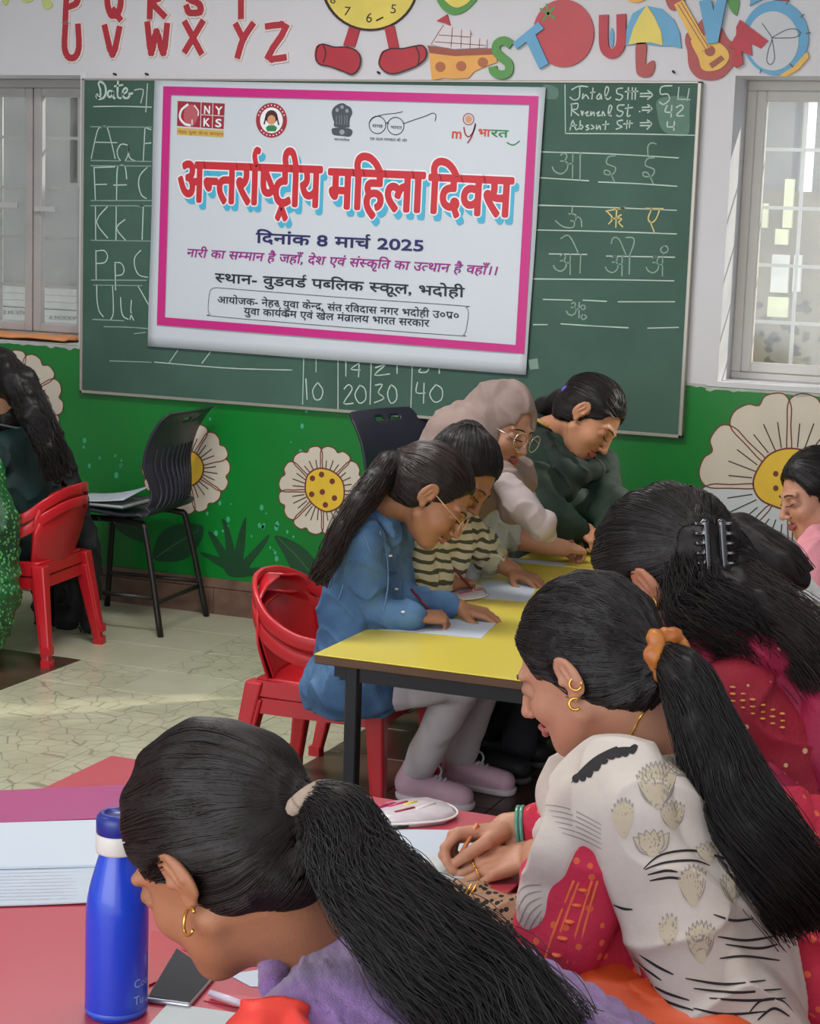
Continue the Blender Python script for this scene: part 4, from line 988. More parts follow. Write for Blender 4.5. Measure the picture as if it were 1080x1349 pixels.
M_ytop = mat('yellow_laminate', (212, 194, 76), 0.3, 0.03, 3, coat=0.1)
M_yedge = mat('dark_wood_edge', (92, 62, 40), 0.5, 0.1, 20)
M_bmet = mat('black_metal', (28, 28, 32), 0.4)
M_rtop = mat('red_laminate', (182, 66, 78), 0.3, 0.03, 2.5, coat=0.1)
M_redge = mat('red_table_edge', (150, 34, 44), 0.4)
def desk(name, x0, x1, y0, y1, z, mt, me, label, legs, th=0.024):
    r = empty(name, ((x0 + x1) / 2, (y0 + y1) / 2, 0), label, 'table')
    box('tabletop', x0, x1, y0, y1, z - 0.004, z, mt, r, 0.0015, 1)
    box('edge_band', x0 + 0.001, x1 - 0.001, y0 + 0.001, y1 - 0.001, z - th, z - 0.004, me, r, 0.002, 1)
    for x, y in legs: box('leg', x - 0.016, x + 0.016, y - 0.016, y + 0.016, 0, z - th, M_bmet, r, 0.003, 1)
    xs = sorted({q[0] for q in legs}); ys = sorted({q[1] for q in legs})
    for y in ys: box('apron', xs[0] + 0.016, xs[-1] - 0.016, y - 0.008, y + 0.008, z - th - 0.045, z - th, M_bmet, r)
    for x in xs: box('apron', x - 0.008, x + 0.008, ys[0] + 0.016, ys[-1] - 0.016, z - th - 0.045, z - th, M_bmet, r)
    return r
TZ = 0.55
desk('school_table', -1.785, -1.02, 3.887, 5.296, TZ, M_ytop, M_yedge, 'yellow topped school table with dark edge and black legs, nearer of the two', [(-1.71, 3.95), (-1.09, 3.95), (-1.76, 5.24), (-1.09, 5.24)])
desk('school_table', -1.785, -1.02, 5.30, 6.12, TZ, M_ytop, M_yedge, 'farther yellow topped school table against the chalkboard wall', [(-1.74, 5.36), (-1.09, 5.36), (-1.74, 6.06), (-1.09, 6.06)])
desk('school_table', -1.76, -0.86, 1.35, 2.945, TZ, M_rtop, M_redge, 'red topped table in the foreground carrying the bottle and papers', [(-1.68, 2.87), (-0.94, 2.87), (-1.68, 1.43), (-0.94, 1.43)])

# ------------------------------------------------------------------ small things on the tables
M_paper = mat('white_paper', (192, 202, 213), 0.6, 0.012, 4)
M_paper2 = mat('cream_paper', (190, 196, 194), 0.6, 0.02, 6)
def sheet(name, px, z, m, label, cat, grp=None, th=0.0006, curl=0.0, parent=None):
    c = [at_z(u, v, z) for u, v in px]
    n = 8; V = []; 
    for k in range(2):
        for j in range(n + 1):
            for i in range(n + 1):
                s, t = i / n, j / n; p = (1 - s) * (1 - t) * c[0] + s * (1 - t) * c[1] + s * t * c[2] + (1 - s) * t * c[3]
                V.append(p + np.array([0, 0, (th if k else 0) + curl * (max(0, s - 0.6) ** 2 * 2 + 0.3 * math.sin(3 * t) * s * (1 - s))]))
    N = (n + 1) ** 2; Fc = []
    for j in range(n):
        for i in range(n):
            a = j * (n + 1) + i; Fc.append((a, a + 1, a + n + 2, a + n + 1)); Fc.append((N + a, N + a + n + 1, N + a + n + 2, N + a + 1))
    for i in range(n):
        for a, b in ((i, i + 1), (n * (n + 1) + i + 1, n * (n + 1) + i), ((i + 1) * (n + 1), i * (n + 1)), (i * (n + 1) + n, (i + 1) * (n + 1) + n)): Fc.append((b, a, a + N, b + N))
    o = obj(name, (V, Fc), m, parent, False)
    if label: tag(o, label, cat, grp)
    return o
zt = TZ + 0.0004
sheet('paper_sheet', [(520, 812), (657, 818), (634, 841), (488, 828)], zt, M_paper, 'white drawing paper under the hands of the girl in denim', 'paper')
sheet('paper_sheet', [(640, 764), (712, 768), (694, 793), (606, 786)], zt, M_paper, 'white drawing paper under the hands of the girl in the striped shirt', 'paper')
sheet('paper_sheet', [(660, 734), (748, 742), (740, 746), (650, 738)], zt, M_paper, 'white paper before the woman in the headscarf on the farther yellow table', 'paper')
def stick(name, a, b, r, m, label, tip=None, cat='pencil'):
    o = obj(name, tube_geo([a, b], r, 8), m, None, True); tag(o, label, cat)
    if tip is not None:
        d = (np.array(b) - np.array(a)); d /= np.linalg.norm(d)
        obj('tip', tube_geo([np.array(b), np.array(b) + d * 0.012], [r, r * 0.15], 8), tip, o, True)
    return o
M_pmaroon = mat('maroon_lacquer', (110, 24, 40), 0.3); M_wood = mat('pencil_wood', (206, 170, 120), 0.6)
# pencil pouch on the yellow table
def pouch(px, z, label, pens, hgt=0.016):
    c = sum(np.array(at_z(u, v, z)) for u, v in px) / len(px)
    e = empty('pencil_pouch', c, label, 'pencil case')
    P_ = [np.array(at_z(u, v, z)) for u, v in px]
    V = []; Fc = []; n = len(P_); rings = ((1.0, 0.0), (1.03, 0.4), (0.9, 0.85), (0.5, 1.0))
    for s, k in rings:
        for p in P_: q = c + (p - c) * s; V.append((q[0], q[1], z + 0.0006 + hgt * k))
    for j in range(len(rings) - 1):
        for i in range(n): Fc.append((j * n + i, j * n + (i + 1) % n, (j + 1) * n + (i + 1) % n, (j + 1) * n + i))
    Fc.append(tuple(range(n))[::-1]); Fc.append(tuple((len(rings) - 1) * n + i for i in range(n)))
    obj('pouch_body', (V, Fc), mat('clear_pouch_vinyl', (205, 196, 200), 0.25, 0.05, 40), e, True)
    obj('pouch_piping', tube_geo([np.array([p[0], p[1], z + hgt * 0.45]) for p in [c + (q - c) * 1.04 for q in crom(P_, 4, True)]], 0.0022, 6), mat('pouch_piping', (232, 226, 222), 0.4), e, True)
    for (a, b, rgb) in pens:
        p, q = np.array(at_z(*a, z)), np.array(at_z(*b, z)); p[2] = q[2] = z + hgt * 0.98
        obj('coloured_pencil', tube_geo([p, q], 0.0035, 6), mat('pencil_%d_%d_%d' % rgb, rgb, 0.4), e, True)
    return e
pouch([(575, 782), (590, 774), (616, 772), (636, 778), (640, 786), (624, 791), (598, 792), (580, 790)], TZ, 'clear pencil pouch with pink pencils between the two papers on the yellow table', [((585, 782), (612, 776), (206, 60, 110)), ((592, 786), (628, 778), (226, 190, 200)), ((606, 788), (634, 782), (190, 60, 90))], 0.012)
pouch([(486, 1082), (505, 1068), (535, 1062), (565, 1060), (592, 1068), (600, 1078), (585, 1086), (550, 1090), (515, 1092), (492, 1092)], TZ, 'clear pouch of coloured pencils at the far edge of the red table', [((490, 1078), (520, 1072), (176, 40, 90)), ((512, 1076), (536, 1070), (200, 60, 110)), ((532, 1074), (548, 1070), (232, 206, 70)), ((548, 1080), (572, 1072), (220, 214, 210)), ((520, 1084), (545, 1078), (150, 50, 60))], 0.018)
# red table papers
sheet('chart_sheet', [(-90, 1046), (175, 1034), (215, 1075), (-160, 1092)], TZ + 0.0004, mat('magenta_chart', (158, 44, 110), 0.45, 0.04, 5), 'magenta chart sheet lying at the far left corner of the red table', 'chart sheet', None, 0.001)
stk = sheet('paper_sheet', [(-80, 1125), (136, 1100), (124, 1190), (-120, 1198)], TZ + 0.002, mat('ruled_paper', (180, 190, 202), 0.6, 0.03, 30), 'ruled white sheet sticking out below the plain white sheet on the red table', 'paper', None, 0.002, 0.003)
for k in range(9):
    v = 1150 + k * 4.4; a, b = at_z(-20, v + 1, TZ + 0.0046), at_z(118, v - 2, TZ + 0.0046)
    obj('ruled_line', ([a, b, b + np.array([0, 0.0012, 0]), a + np.array([0, 0.0012, 0])], [(0, 1, 2, 3)]), mat('ruled_line_ink', (164, 174, 186), 0.7), stk)
sheet('paper_sheet', [(-90, 1090), (152, 1082), (128, 1142), (-110, 1148)], TZ + 0.0052, M_paper, 'large plain white sheet on the red table left of the blue bottle', 'paper', None, 0.004)
sheet('paper_sheet', [(470, 1092), (612, 1094), (700, 1118), (590, 1192)], zt, M_paper, 'white drawing paper under the hands of the woman in the white scarf', 'paper')
sheet('paper_sheet', [(505, 1130), (600, 1128), (592, 1178), (520, 1180)], zt + 0.0012, M_paper2, 'second sheet beside the drawing paper behind the long ponytail', 'paper')
stick('ruler', at_z(487, 1098, TZ + 0.004), at_z(552, 1084, TZ + 0.004), 0.0032, mat('dark_green_wood', (52, 60, 52), 0.4), 'dark wooden stick lying along the pencil pouch on the red table', None, 'stick')
sheet('greeting_card', [(222, 1322), (330, 1338), (340, 1372), (180, 1368)], TZ + 0.0012, M_paper2, 'cream card at the bottom edge right of the bottle', 'card', None, 0.001)
sheet('paper_scrap', [(300, 1284), (340, 1278), (356, 1300), (330, 1300)], zt, M_paper, 'small white paper by the chin of the woman in purple', 'paper')
sheet('paper_scrap', [(275, 1306), (350, 1316), (330, 1330), (268, 1318)], zt + 0.0006, mat('pink_card', (200, 64, 84), 0.4), 'pinkish red card under the pen beside the phone', 'card')
stick('pen', at_z(277, 1308, TZ + 0.0085), at_z(322, 1323, TZ + 0.0085), 0.0045, mat('white_pen_barrel', (206, 196, 210), 0.3), 'white pen lying beside the phone on the red table', M_bmet, 'pen')
# pen and red notebook near the woman's face
sheet('notebook', [(200, 1228), (262, 1236), (282, 1262), (196, 1300)], zt, mat('red_notebook', (176, 20, 34), 0.35, 0.05, 8), 'red notebook cover lying between the bottle and the face of the woman in purple', 'notebook', None, 0.003)
# phone
e = empty('mobile_phone', at_z(240, 1290, TZ), 'black mobile phone lying beside the blue bottle, window bars reflected in it', 'phone')
c4 = [at_z(u, v, TZ) for u, v in ((232, 1254), (284, 1290), (250, 1330), (192, 1322))]
def slab4(c4, z0, z1, name, m, par, bev=0.003, inset=0.0):
    cc = sum(c4) / 4; c5 = [cc + (p - cc) * (1 - inset) for p in c4]
    V = [(p[0], p[1], z0) for p in c5] + [(p[0], p[1], z1) for p in c5]
    o = obj(name, (V, [(3, 2, 1, 0), (4, 5, 6, 7), (0, 1, 5, 4), (1, 2, 6, 5), (2, 3, 7, 6), (3, 0, 4, 7)]), m, par); bevel_obj(o, bev, 3); return o
slab4(c4, TZ + 0.0005, TZ + 0.0075, 'phone_case', mat('phone_silver', (176, 176, 182), 0.25, metal=0.6), e)
slab4(c4, TZ + 0.0075, TZ + 0.0083, 'phone_screen', mat('phone_glass', (26, 26, 32), 0.04, spec=0.8), e, 0.001, 0.06)
# bottle
bc = at_z(153, 1333, TZ)
e = empty('water_bottle', bc, 'blue steel water bottle with white neck band and navy cap on the red table', 'bottle')
M_bblue = mat('bottle_blue', (18, 62, 190), 0.3, 0.03, 6, coat=0.3)
obj('bottle_body', lathe_geo([(0, 0), (0.036, 0), (0.0385, 0.003), (0.0392, 0.012), (0.0392, 0.12), (0.0388, 0.138), (0.0375, 0.152), (0.0345, 0.168), (0.0305, 0.183), (0.0265, 0.197), (0.0235, 0.207), (0.0228, 0.212)], 48, bc), M_bblue, e, True)
obj('neck_band', lathe_geo([(0.0228, 0.211), (0.0268, 0.212), (0.0276, 0.215), (0.0276, 0.234), (0.0268, 0.236), (0.022, 0.236)], 48, bc), mat('bottle_white_band', (206, 204, 196), 0.35), e, True)
obj('bottle_cap', lathe_geo([(0.0262, 0.236), (0.0272, 0.238), (0.0272, 0.252), (0.026, 0.258), (0.021, 0.2625), (0.017, 0.262), (0.0165, 0.260), (0, 0.260)], 48, bc), mat('bottle_navy_cap', (22, 40, 128), 0.35), e, True)
obj('base_ring', lathe_geo([(0.0393, 0.006), (0.0397, 0.007), (0.0397, 0.010), (0.0393, 0.011)], 48, bc), mat('bottle_ring', (60, 96, 200), 0.3), e, True)
def on_bottle(x, z):   # lettering wraps the body; x = arc length from the centre facing the camera
    a = math.atan2(-bc[1], -bc[0]) + x / 0.0392
    return bc + np.array([0.0395 * math.cos(a), 0.0395 * math.sin(a), z])
for li, (s, z0) in enumerate((('Cool', 0.044), ('Tu', 0.022))):
    V, Fc, w = layout(tok(s)); k = 0.0155
    obj('bottle_lettering', ([on_bottle(0.0225 + x * k, z0 + zz * k) for x, zz in V], Fc), mat('bottle_print', (150, 176, 230), 0.4), e)
# notebook on the black chair
bk = empty('open_book', (-3.72, 6.14, 0.45), 'open book with white pages lying on the seat of the black school chair', 'book')
def bslab(name, x0, x1, y0, y1, z0, z1, m, tilt=0.0):
    o = box(name, x0, x1, y0, y1, z0, z1, m, bk, 0.001, 1); return o
bslab('book_cover', -3.83, -3.56, 6.02, 6.24, 0.4535, 0.458, mat('book_dark_cover', (40, 58, 60), 0.4)); bslab('book_pages', -3.826, -3.564, 6.024, 6.236, 0.458, 0.466, M_paper2)
V, Fc = grid_shell(lambda s, t: (-3.83 + 0.27 * s, 6.02 + 0.22 * t, 0.468 + 0.055 * s * s * (0.4 + 0.6 * t)), 8, 8, 0.002)
obj('lifted_page', (V, Fc), M_paper, bk, True)
# ceiling fittings
for i, (x, y) in enumerate(((-2.6, 4.4), (-0.9, 2.6), (-3.2, 1.6))):
    tag(box('ceiling_light', x - 0.62, x + 0.62, y - 0.27, y + 0.27, ZC - 0.07, ZC, M_framew, None, 0.01), 'white ceiling light panel fixed above the ' + ('yellow tables', 'right foreground', 'left foreground')[i], 'light')

# ================================================================== FIGURE MODELLING: distance fields turned into continuous surfaces
def nrmz(v):
    v = np.array(v, float); return v / (np.linalg.norm(v) + 1e-12)
_nr = np.random.RandomState(3)
_ND = _nr.normal(size=(14, 3)); _ND /= np.linalg.norm(_ND, axis=1, keepdims=True); _NP = _nr.uniform(0, 6.28, 14)
def wnoise(P, f):
    """smooth pseudo-noise, about -1..1"""
    w = np.zeros(len(P)); q = P * f
    q = q + 0.35 * np.stack([np.sin(q[:, 1] * 1.3 + 1), np.sin(q[:, 2] * 1.1 + 2), np.sin(q[:, 0] * 1.7 + 3)], 1)
    for i in range(7): w += np.sin(q @ _ND[i] * (1 + 0.17 * i) + _NP[i])
    return w / 3.2
class Field:
    def __init__(s): s.p = []; s.disp = None
    def _add(s, kind, a, op, k, c, r): s.p.append((kind, a, op, k, np.array(c, float), r))
    def cap(s, a, b, ra, rb=None, k=0.01, op=1):
        a, b = np.array(a, float), np.array(b, float); rb = ra if rb is None else rb
        s._add('c', (a, b, ra, rb), op, k, (a + b) / 2, np.linalg.norm(b - a) / 2 + max(ra, rb)); return s
    def ell(s, c, r, R=None, k=0.01, op=1):
        c = np.array(c, float); r = np.array(r, float) * np.ones(3)
        s._add('e', (c, r, np.eye(3) if R is None else R), op, k, c, r.max()); return s
    def plane(s, pt, n, k=0.004):       # removes the side the normal points to
        s.p.append(('p', (np.array(pt, float), nrmz(n)), -1, k, None, None)); return s
    def chain(s, pts, rs, k=0.01, op=1):
        for i in range(len(pts) - 1): s.cap(pts[i], pts[i + 1], rs[i], rs[i + 1], k, op)
        return s
    def copyfrom(s, o): s.p += o.p; return s
    def ev(s, P, slack=0.03):
        f = np.full(len(P), 10.0)
        if not len(P): return f
        lo_, hi_ = P.min(0), P.max(0)
        for kind, a, op, k, c, r in s.p:
            if kind == 'p':
                d = -((P - a[0]) @ a[1])      # inside (removed) is negative
                d = d; g = -d                  # smax(f, -d)
                if k > 0:
                    h = np.clip(0.5 - 0.5 * (f - g) / k, 0, 1); f2 = f * (1 - h) + g * h + k * h * (1 - h); f = np.where(f > 5, f, f2)
                else: f = np.maximum(f, g)
                continue
            gp = np.maximum(np.maximum(lo_ - c, c - hi_), 0)
            if gp @ gp > (r + k + slack) ** 2: continue
            m = np.einsum('ij,ij->i', P - c, P - c) < (r + k + slack) ** 2
            if not m.any(): continue
            Q = P[m]
            if kind == 'c':
                A, B, ra, rb = a; ba = B - A; L2 = ba @ ba + 1e-12; pa = Q - A; h = np.clip(pa @ ba / L2, 0, 1)
                d = np.linalg.norm(pa - h[:, None] * ba, axis=1) - (ra + (rb - ra) * h)
            else:
                C_, R_, M_ = a; q = (Q - C_) @ M_; k0 = np.linalg.norm(q / R_, axis=1); k1 = np.linalg.norm(q / (R_ * R_), axis=1) + 1e-9
                d = k0 * (k0 - 1) / k1
            F0 = f[m]
            if op > 0:
                h = np.clip(0.5 + 0.5 * (F0 - d) / k, 0, 1); F0 = F0 * (1 - h) + d * h - k * h * (1 - h)
            else:
                g = -d; h = np.clip(0.5 - 0.5 * (F0 - g) / k, 0, 1); F0 = np.where(F0 > 5, F0, F0 * (1 - h) + g * h + k * h * (1 - h))
            f[m] = F0
        if s.disp is not None:
            m = np.abs(f) < 0.06
            if m.any(): f[m] += s.disp(P[m])
        return f
    def mesh(s, h):
        lo = np.min([p[4] - p[5] for p in s.p if p[2] > 0], axis=0) - 3 * h; hi = np.max([p[4] + p[5] for p in s.p if p[2] > 0], axis=0) + 3 * h
        b = 4; n = np.ceil((hi - lo) / (h * b)).astype(int) + 1
        g = np.stack(np.meshgrid(*[np.arange(k + 1) for k in n], indexing='ij'), -1).reshape(-1, 3)
        gp_ = lo + g * h * b; fc = np.concatenate([s.ev(gp_[a:a + 6000], slack=h * b * 3) for a in range(0, len(gp_), 6000)]).reshape(n + 1)
        lim = h * 5.6
        act = np.zeros(n, bool)
        for i in (0, 1):
            for j in (0, 1):
                for k in (0, 1):
                    c = fc[i:n[0] + i, j:n[1] + j, k:n[2] + k]; act |= (np.abs(c) < lim)
        N = n * b + 1
        Fd = np.full(N, 10.0, np.float32)
        # coarse sign fill
        neg = fc < 0
        rep = np.repeat(np.repeat(np.repeat(neg[:-1, :-1, :-1], b, 0), b, 1), b, 2)
        Fd[:-1, :-1, :-1][rep] = -10.0
        cells = np.argwhere(act)
        if not len(cells): return np.zeros((0, 3)), np.zeros((0, 4), int)
        node = np.zeros(N, bool)
        off = np.stack(np.meshgrid(*[np.arange(b + 1)] * 3, indexing='ij'), -1).reshape(-1, 3)
        idx = (cells[:, None, :] * b + off[None]).reshape(-1, 3); node[idx[:, 0], idx[:, 1], idx[:, 2]] = True
        pts = np.argwhere(node); vals = np.empty(len(pts))
        for a in range(0, len(pts), 9000): vals[a:a + 9000] = s.ev(lo + pts[a:a + 9000] * h, slack=0.02)
        Fd[pts[:, 0], pts[:, 1], pts[:, 2]] = vals
        off2 = np.stack(np.meshgrid(*[np.arange(b)] * 3, indexing='ij'), -1).reshape(-1, 3)
        cc = (cells[:, None, :] * b + off2[None]).reshape(-1, 3)
        cr = [(i, j, k) for i in (0, 1) for j in (0, 1) for k in (0, 1)]
        cv = np.stack([Fd[cc[:, 0] + i, cc[:, 1] + j, cc[:, 2] + k] for i, j, k in cr], 1)
        sg = cv < 0; mix = sg.any(1) & ~sg.all(1); cc = cc[mix]; cv = cv[mix]; sg = sg[mix]
        acc = np.zeros((len(cc), 3)); cnt = np.zeros(len(cc))
        for x in range(8):
            for y in range(x + 1, 8):
                dif = np.abs(np.array(cr[x]) - np.array(cr[y]))
                if dif.sum() != 1: continue
                m = sg[:, x] != sg[:, y]; t = cv[m, x] / (cv[m, x] - cv[m, y])
                acc[m] += np.array(cr[x]) + t[:, None] * (np.array(cr[y]) - np.array(cr[x])); cnt[m] += 1
        V = lo + (cc + acc / cnt[:, None]) * h
        ID = np.full(N, -1, np.int32); ID[cc[:, 0], cc[:, 1], cc[:, 2]] = np.arange(len(cc))
        Fs = []
        for ax in range(3):
            o = cr.index(tuple(int(q == ax) for q in range(3)))
            m = sg[:, 0] != sg[:, o]; c = cc[m]; flip = sg[m, 0]
            u_, v_ = [q for q in range(3) if q != ax]
            e1 = np.zeros(3, int); e1[u_] = 1; e2 = np.zeros(3, int); e2[v_] = 1
            def gid(d): q = c - d; q = np.maximum(q, 0); return ID[q[:, 0], q[:, 1], q[:, 2]]
            qd = np.stack([gid(0 * e1), gid(e1), gid(e1 + e2), gid(e2)], 1)
            if ax == 1: flip = ~flip
            qd[~flip] = qd[~flip][:, ::-1]
            Fs.append(qd[(qd >= 0).all(1)])
        return V, np.concatenate(Fs)
def np_mesh(name, V, Q):
    me = bpy.data.meshes.new(name); V = np.asarray(V, np.float32); Q = np.asarray(Q, np.int32)
    me.vertices.add(len(V)); me.vertices.foreach_set('co', V.ravel())
    k = Q.shape[1]
    me.loops.add(Q.size); me.loops.foreach_set('vertex_index', Q.ravel())
    me.polygons.add(len(Q)); me.polygons.foreach_set('loop_start', np.arange(0, Q.size, k, dtype=np.int32))
    me.update(calc_edges=True); me.validate()
    return me
def relax(V, Q, it=1):
    for _ in range(it):
        s = np.zeros_like(V); c = np.zeros(len(V))
        I = np.concatenate([Q[:, x] for a, b in ((0, 1), (1, 2), (2, 3), (3, 0)) for x in (a, b)]); J = np.concatenate([Q[:, y] for a, b in ((0, 1), (1, 2), (2, 3), (3, 0)) for y in (b, a)])
        c = np.bincount(I, minlength=len(V)).astype(float)
        for q in range(3): s[:, q] = np.bincount(I, weights=V[J, q], minlength=len(V))
        V = 0.5 * V + 0.5 * s / np.maximum(c, 1)[:, None]
    return V
def field_obj(name, fld, h, m, parent, col=None, it=1):
    V, Q = fld.mesh(h); V = relax(V, Q, it) if it else V
    me = np_mesh(name, V, Q)
    if col is not None and len(me.vertices) == len(V):
        at = me.color_attributes.new('tint', 'FLOAT_COLOR', 'POINT'); c = np.ones((len(V), 4), np.float32); c[:, :3] = col(V); at.data.foreach_set('color', c.ravel())
    return mesh_obj(name, me, m, parent, True)
def proj_on(fld, P, off=0.0, it=6):
    """move points onto the field's surface (+off)"""
    P = np.array(P, float)
    for _ in range(it):
        e = 1e-3; f = fld.ev(P); g = np.stack([(fld.ev(P + e * np.eye(3)[i]) - f) / e for i in range(3)], 1)
        g /= np.linalg.norm(g, axis=1, keepdims=True) + 1e-9
        P = P - g * (f - off)[:, None] * 0.9
    return P
def hit(fld, u, v, d0, d1, off=0.001):
    """first surface point of the field along the sight line through a photo pixel"""
    ds = np.arange(d0, d1, 0.004); P = CAMP + ray(u, v)[None] * ds[:, None]; f = fld.ev(P); i = np.argmax(f < off)
    return P[i] if f[i] < off else None

def tint_mat(name, rough=0.5, bump=0.0, bscale=60, var=0.0, vscale=8, spec=0.4, sss=0.0):
    if name in MATS: return MATS[name]
    m = bpy.data.materials.new(name); m.use_nodes = True; nt = m.node_tree; b = nt.nodes['Principled BSDF']
    a = nt.nodes.new('ShaderNodeAttribute'); a.attribute_name = 'tint'
    src = a.outputs['Color']
    tc = nt.nodes.new('ShaderNodeTexCoord')
    if var:
        n = nt.nodes.new('ShaderNodeTexNoise'); n.inputs['Scale'].default_value = vscale; n.inputs['Detail'].default_value = 4; nt.links.new(tc.outputs['Object'], n.inputs['Vector'])
        mr = nt.nodes.new('ShaderNodeMapRange'); mr.inputs['From Min'].default_value = 0.3; mr.inputs['From Max'].default_value = 0.7; mr.inputs['To Min'].default_value = 1 - var; mr.inputs['To Max'].default_value = 1 + var
        nt.links.new(n.outputs['Fac'], mr.inputs['Value'])
        vm = nt.nodes.new('ShaderNodeVectorMath'); vm.operation = 'SCALE'; nt.links.new(src, vm.inputs[0]); nt.links.new(mr.outputs['Result'], vm.inputs['Scale']); src = vm.outputs[0]
    nt.links.new(src, b.inputs['Base Color'])
    b.inputs['Roughness'].default_value = rough; b.inputs['Specular IOR Level'].default_value = spec
    if sss:
        b.inputs['Subsurface Weight'].default_value = sss; b.inputs['Subsurface Radius'].default_value = (0.01, 0.004, 0.002); b.inputs['Subsurface Scale'].default_value = 0.6
    if bump:
        n2 = nt.nodes.new('ShaderNodeTexNoise'); n2.inputs['Scale'].default_value = bscale; n2.inputs['Detail'].default_value = 4; nt.links.new(tc.outputs['Object'], n2.inputs['Vector'])
        bp = nt.nodes.new('ShaderNodeBump'); bp.inputs['Strength'].default_value = bump; bp.inputs['Distance'].default_value = 0.004
        nt.links.new(n2.outputs['Fac'], bp.inputs['Height']); nt.links.new(bp.outputs['Normal'], b.inputs['Normal'])
    MATS[name] = m; return m
M_skin = tint_mat('skin', 0.5, 0.12, 220, 0.06, 25, 0.35)
M_hair = mat('black_hair', (20, 16, 16), 0.5, 0.2, 30, spec=0.3)
M_strand = mat('hair_strand', (28, 22, 21), 0.42, spec=0.4)
M_strandb = mat('hair_strand_brown', (44, 32, 28), 0.42, spec=0.4)
M_lash = mat('brow_hair', (26, 18, 16), 0.7)
M_gold = mat('gold_jewellery', (222, 170, 80), 0.25, metal=0.9)

class Head:
    """face frame: f forward, u up, l left; s size"""
    def __init__(s, C, f, u, size=1.0):
        s.C = np.array(C, float); s.f = nrmz(f); u = np.array(u, float); u = u - s.f * (u @ s.f); s.u = nrmz(u); s.l = np.cross(s.u, s.f); s.s = size
        s.R = np.stack([s.f, s.l, s.u], 1)
    def P(s, x, y, z): return s.C + s.R @ (np.array([x, y, z]) * s.s)
    def loc(s, P): return ((P - s.C) @ s.R) / s.s
    def build(s, S, mouth=0.0):
        z = s.s
        def E(c, r, k=0.01, op=1, R=None): S.ell(s.P(*c), np.array(r) * z, s.R if R is None else R, k * z, op)
        def C_(a, b, ra, rb, k=0.01, op=1): S.cap(s.P(*a), s.P(*b), ra * z, rb * z, k * z, op)
        E((-0.020, 0, 0.027), (0.095, 0.073, 0.088))
        E((0.030, 0, -0.018), (0.060, 0.058, 0.086), 0.02)
        E((0.034, 0, -0.072), (0.046, 0.044, 0.036), 0.025)
        E((0.069, 0, -0.099), (0.017, 0.018, 0.014), 0.022)
        for y in (1, -1):
            E((0.058, y * 0.034, -0.032), (0.026, 0.022, 0.024), 0.018)
            C_((0.006, y * 0.055, -0.055), (0.060, y * 0.020, -0.093), 0.016, 0.014, 0.025)
            C_((0.0835, y * 0.012, 0.021), (0.074, y * 0.044, 0.021), 0.009, 0.007, 0.012)
            E((0.098, y * 0.031, 0.000), (0.014, 0.016, 0.012), 0.012, -1)
            E((0.0755, y * 0.031, 0.000), (0.0135, 0.0165, 0.012), 0.003)
            C_((0.0795, y * 0.017, -0.0065), (0.073, y * 0.045, -0.0065), 0.0062, 0.0055, 0.003)
        C_((0.087, 0, 0.012), (0.108, 0, -0.030), 0.0065, 0.009, 0.011)
        E((0.1085, 0, -0.0335), (0.0095, 0.0095, 0.0085), 0.006)
        for y in (1, -1):
            E((0.0985, y * 0.0115, -0.037), (0.0085, 0.007, 0.0065), 0.004)
            E((0.101, y * 0.0065, -0.0445), (0.004, 0.0033, 0.004), 0.002, -1)
        C_((0.089, 0.020, -0.0635), (0.0975, 0.004, -0.0595), 0.003, 0.0042, 0.004); C_((0.089, -0.020, -0.0635), (0.0975, -0.004, -0.0595), 0.003, 0.0042, 0.004)
        C_((0.0975, 0.004, -0.0595), (0.0975, -0.004, -0.0595), 0.0042, 0.0042, 0.003)
        C_((0.088, 0.018, -0.0665), (0.0942, 0.005, -0.0705), 0.003, 0.0052, 0.004); C_((0.088, -0.018, -0.0665), (0.0942, -0.005, -0.0705), 0.003, 0.0052, 0.004)
        C_((0.0942, 0.005, -0.0705), (0.0942, -0.005, -0.0705), 0.0052, 0.0052, 0.003)
        C_((0.1025, 0.016, -0.0652), (0.1025, -0.016, -0.0652), 0.0018, 0.0018, 0.002, -1)
        for y in (1, -1):
            a = math.radians(-14); Rt = s.R @ np.array([[math.cos(a), 0, -math.sin(a)], [0, 1, 0], [math.sin(a), 0, math.cos(a)]])
            b = y * math.radians(24); Ry = np.array([[math.cos(b), math.sin(b), 0], [-math.sin(b), math.cos(b), 0], [0, 0, 1]]); Rt = Rt @ Ry
            E((-0.008, y * 0.080, 0.001), (0.0205, 0.0075, 0.033), 0.004, 1, Rt)
            E((-0.004, y * 0.0885, 0.006), (0.0125, 0.0065, 0.0205), 0.004, -1, Rt)
            C_((-0.016, y * 0.0875, 0.020), (-0.018, y * 0.089, -0.008), 0.0035, 0.003, 0.003)
            C_((-0.004, y * 0.084, 0.014), (-0.010, y * 0.0865, -0.010), 0.0028, 0.0028, 0.003)
            E((0.006, y * 0.079, -0.004), (0.0055, 0.0045, 0.006), 0.004)
            E((-0.002, y * 0.0765, -0.028), (0.0085, 0.006, 0.0105), 0.005)
    def lipmask(s, P):
        q = s.loc(P); x = np.abs(q[:, 1]); wl = 0.0225
        inn = (q[:, 0] > 0.084) & (x < wl) & (q[:, 2] < -0.0545 - 0.15 * x) & (q[:, 2] > -0.0775 + 0.30 * x)
        return inn
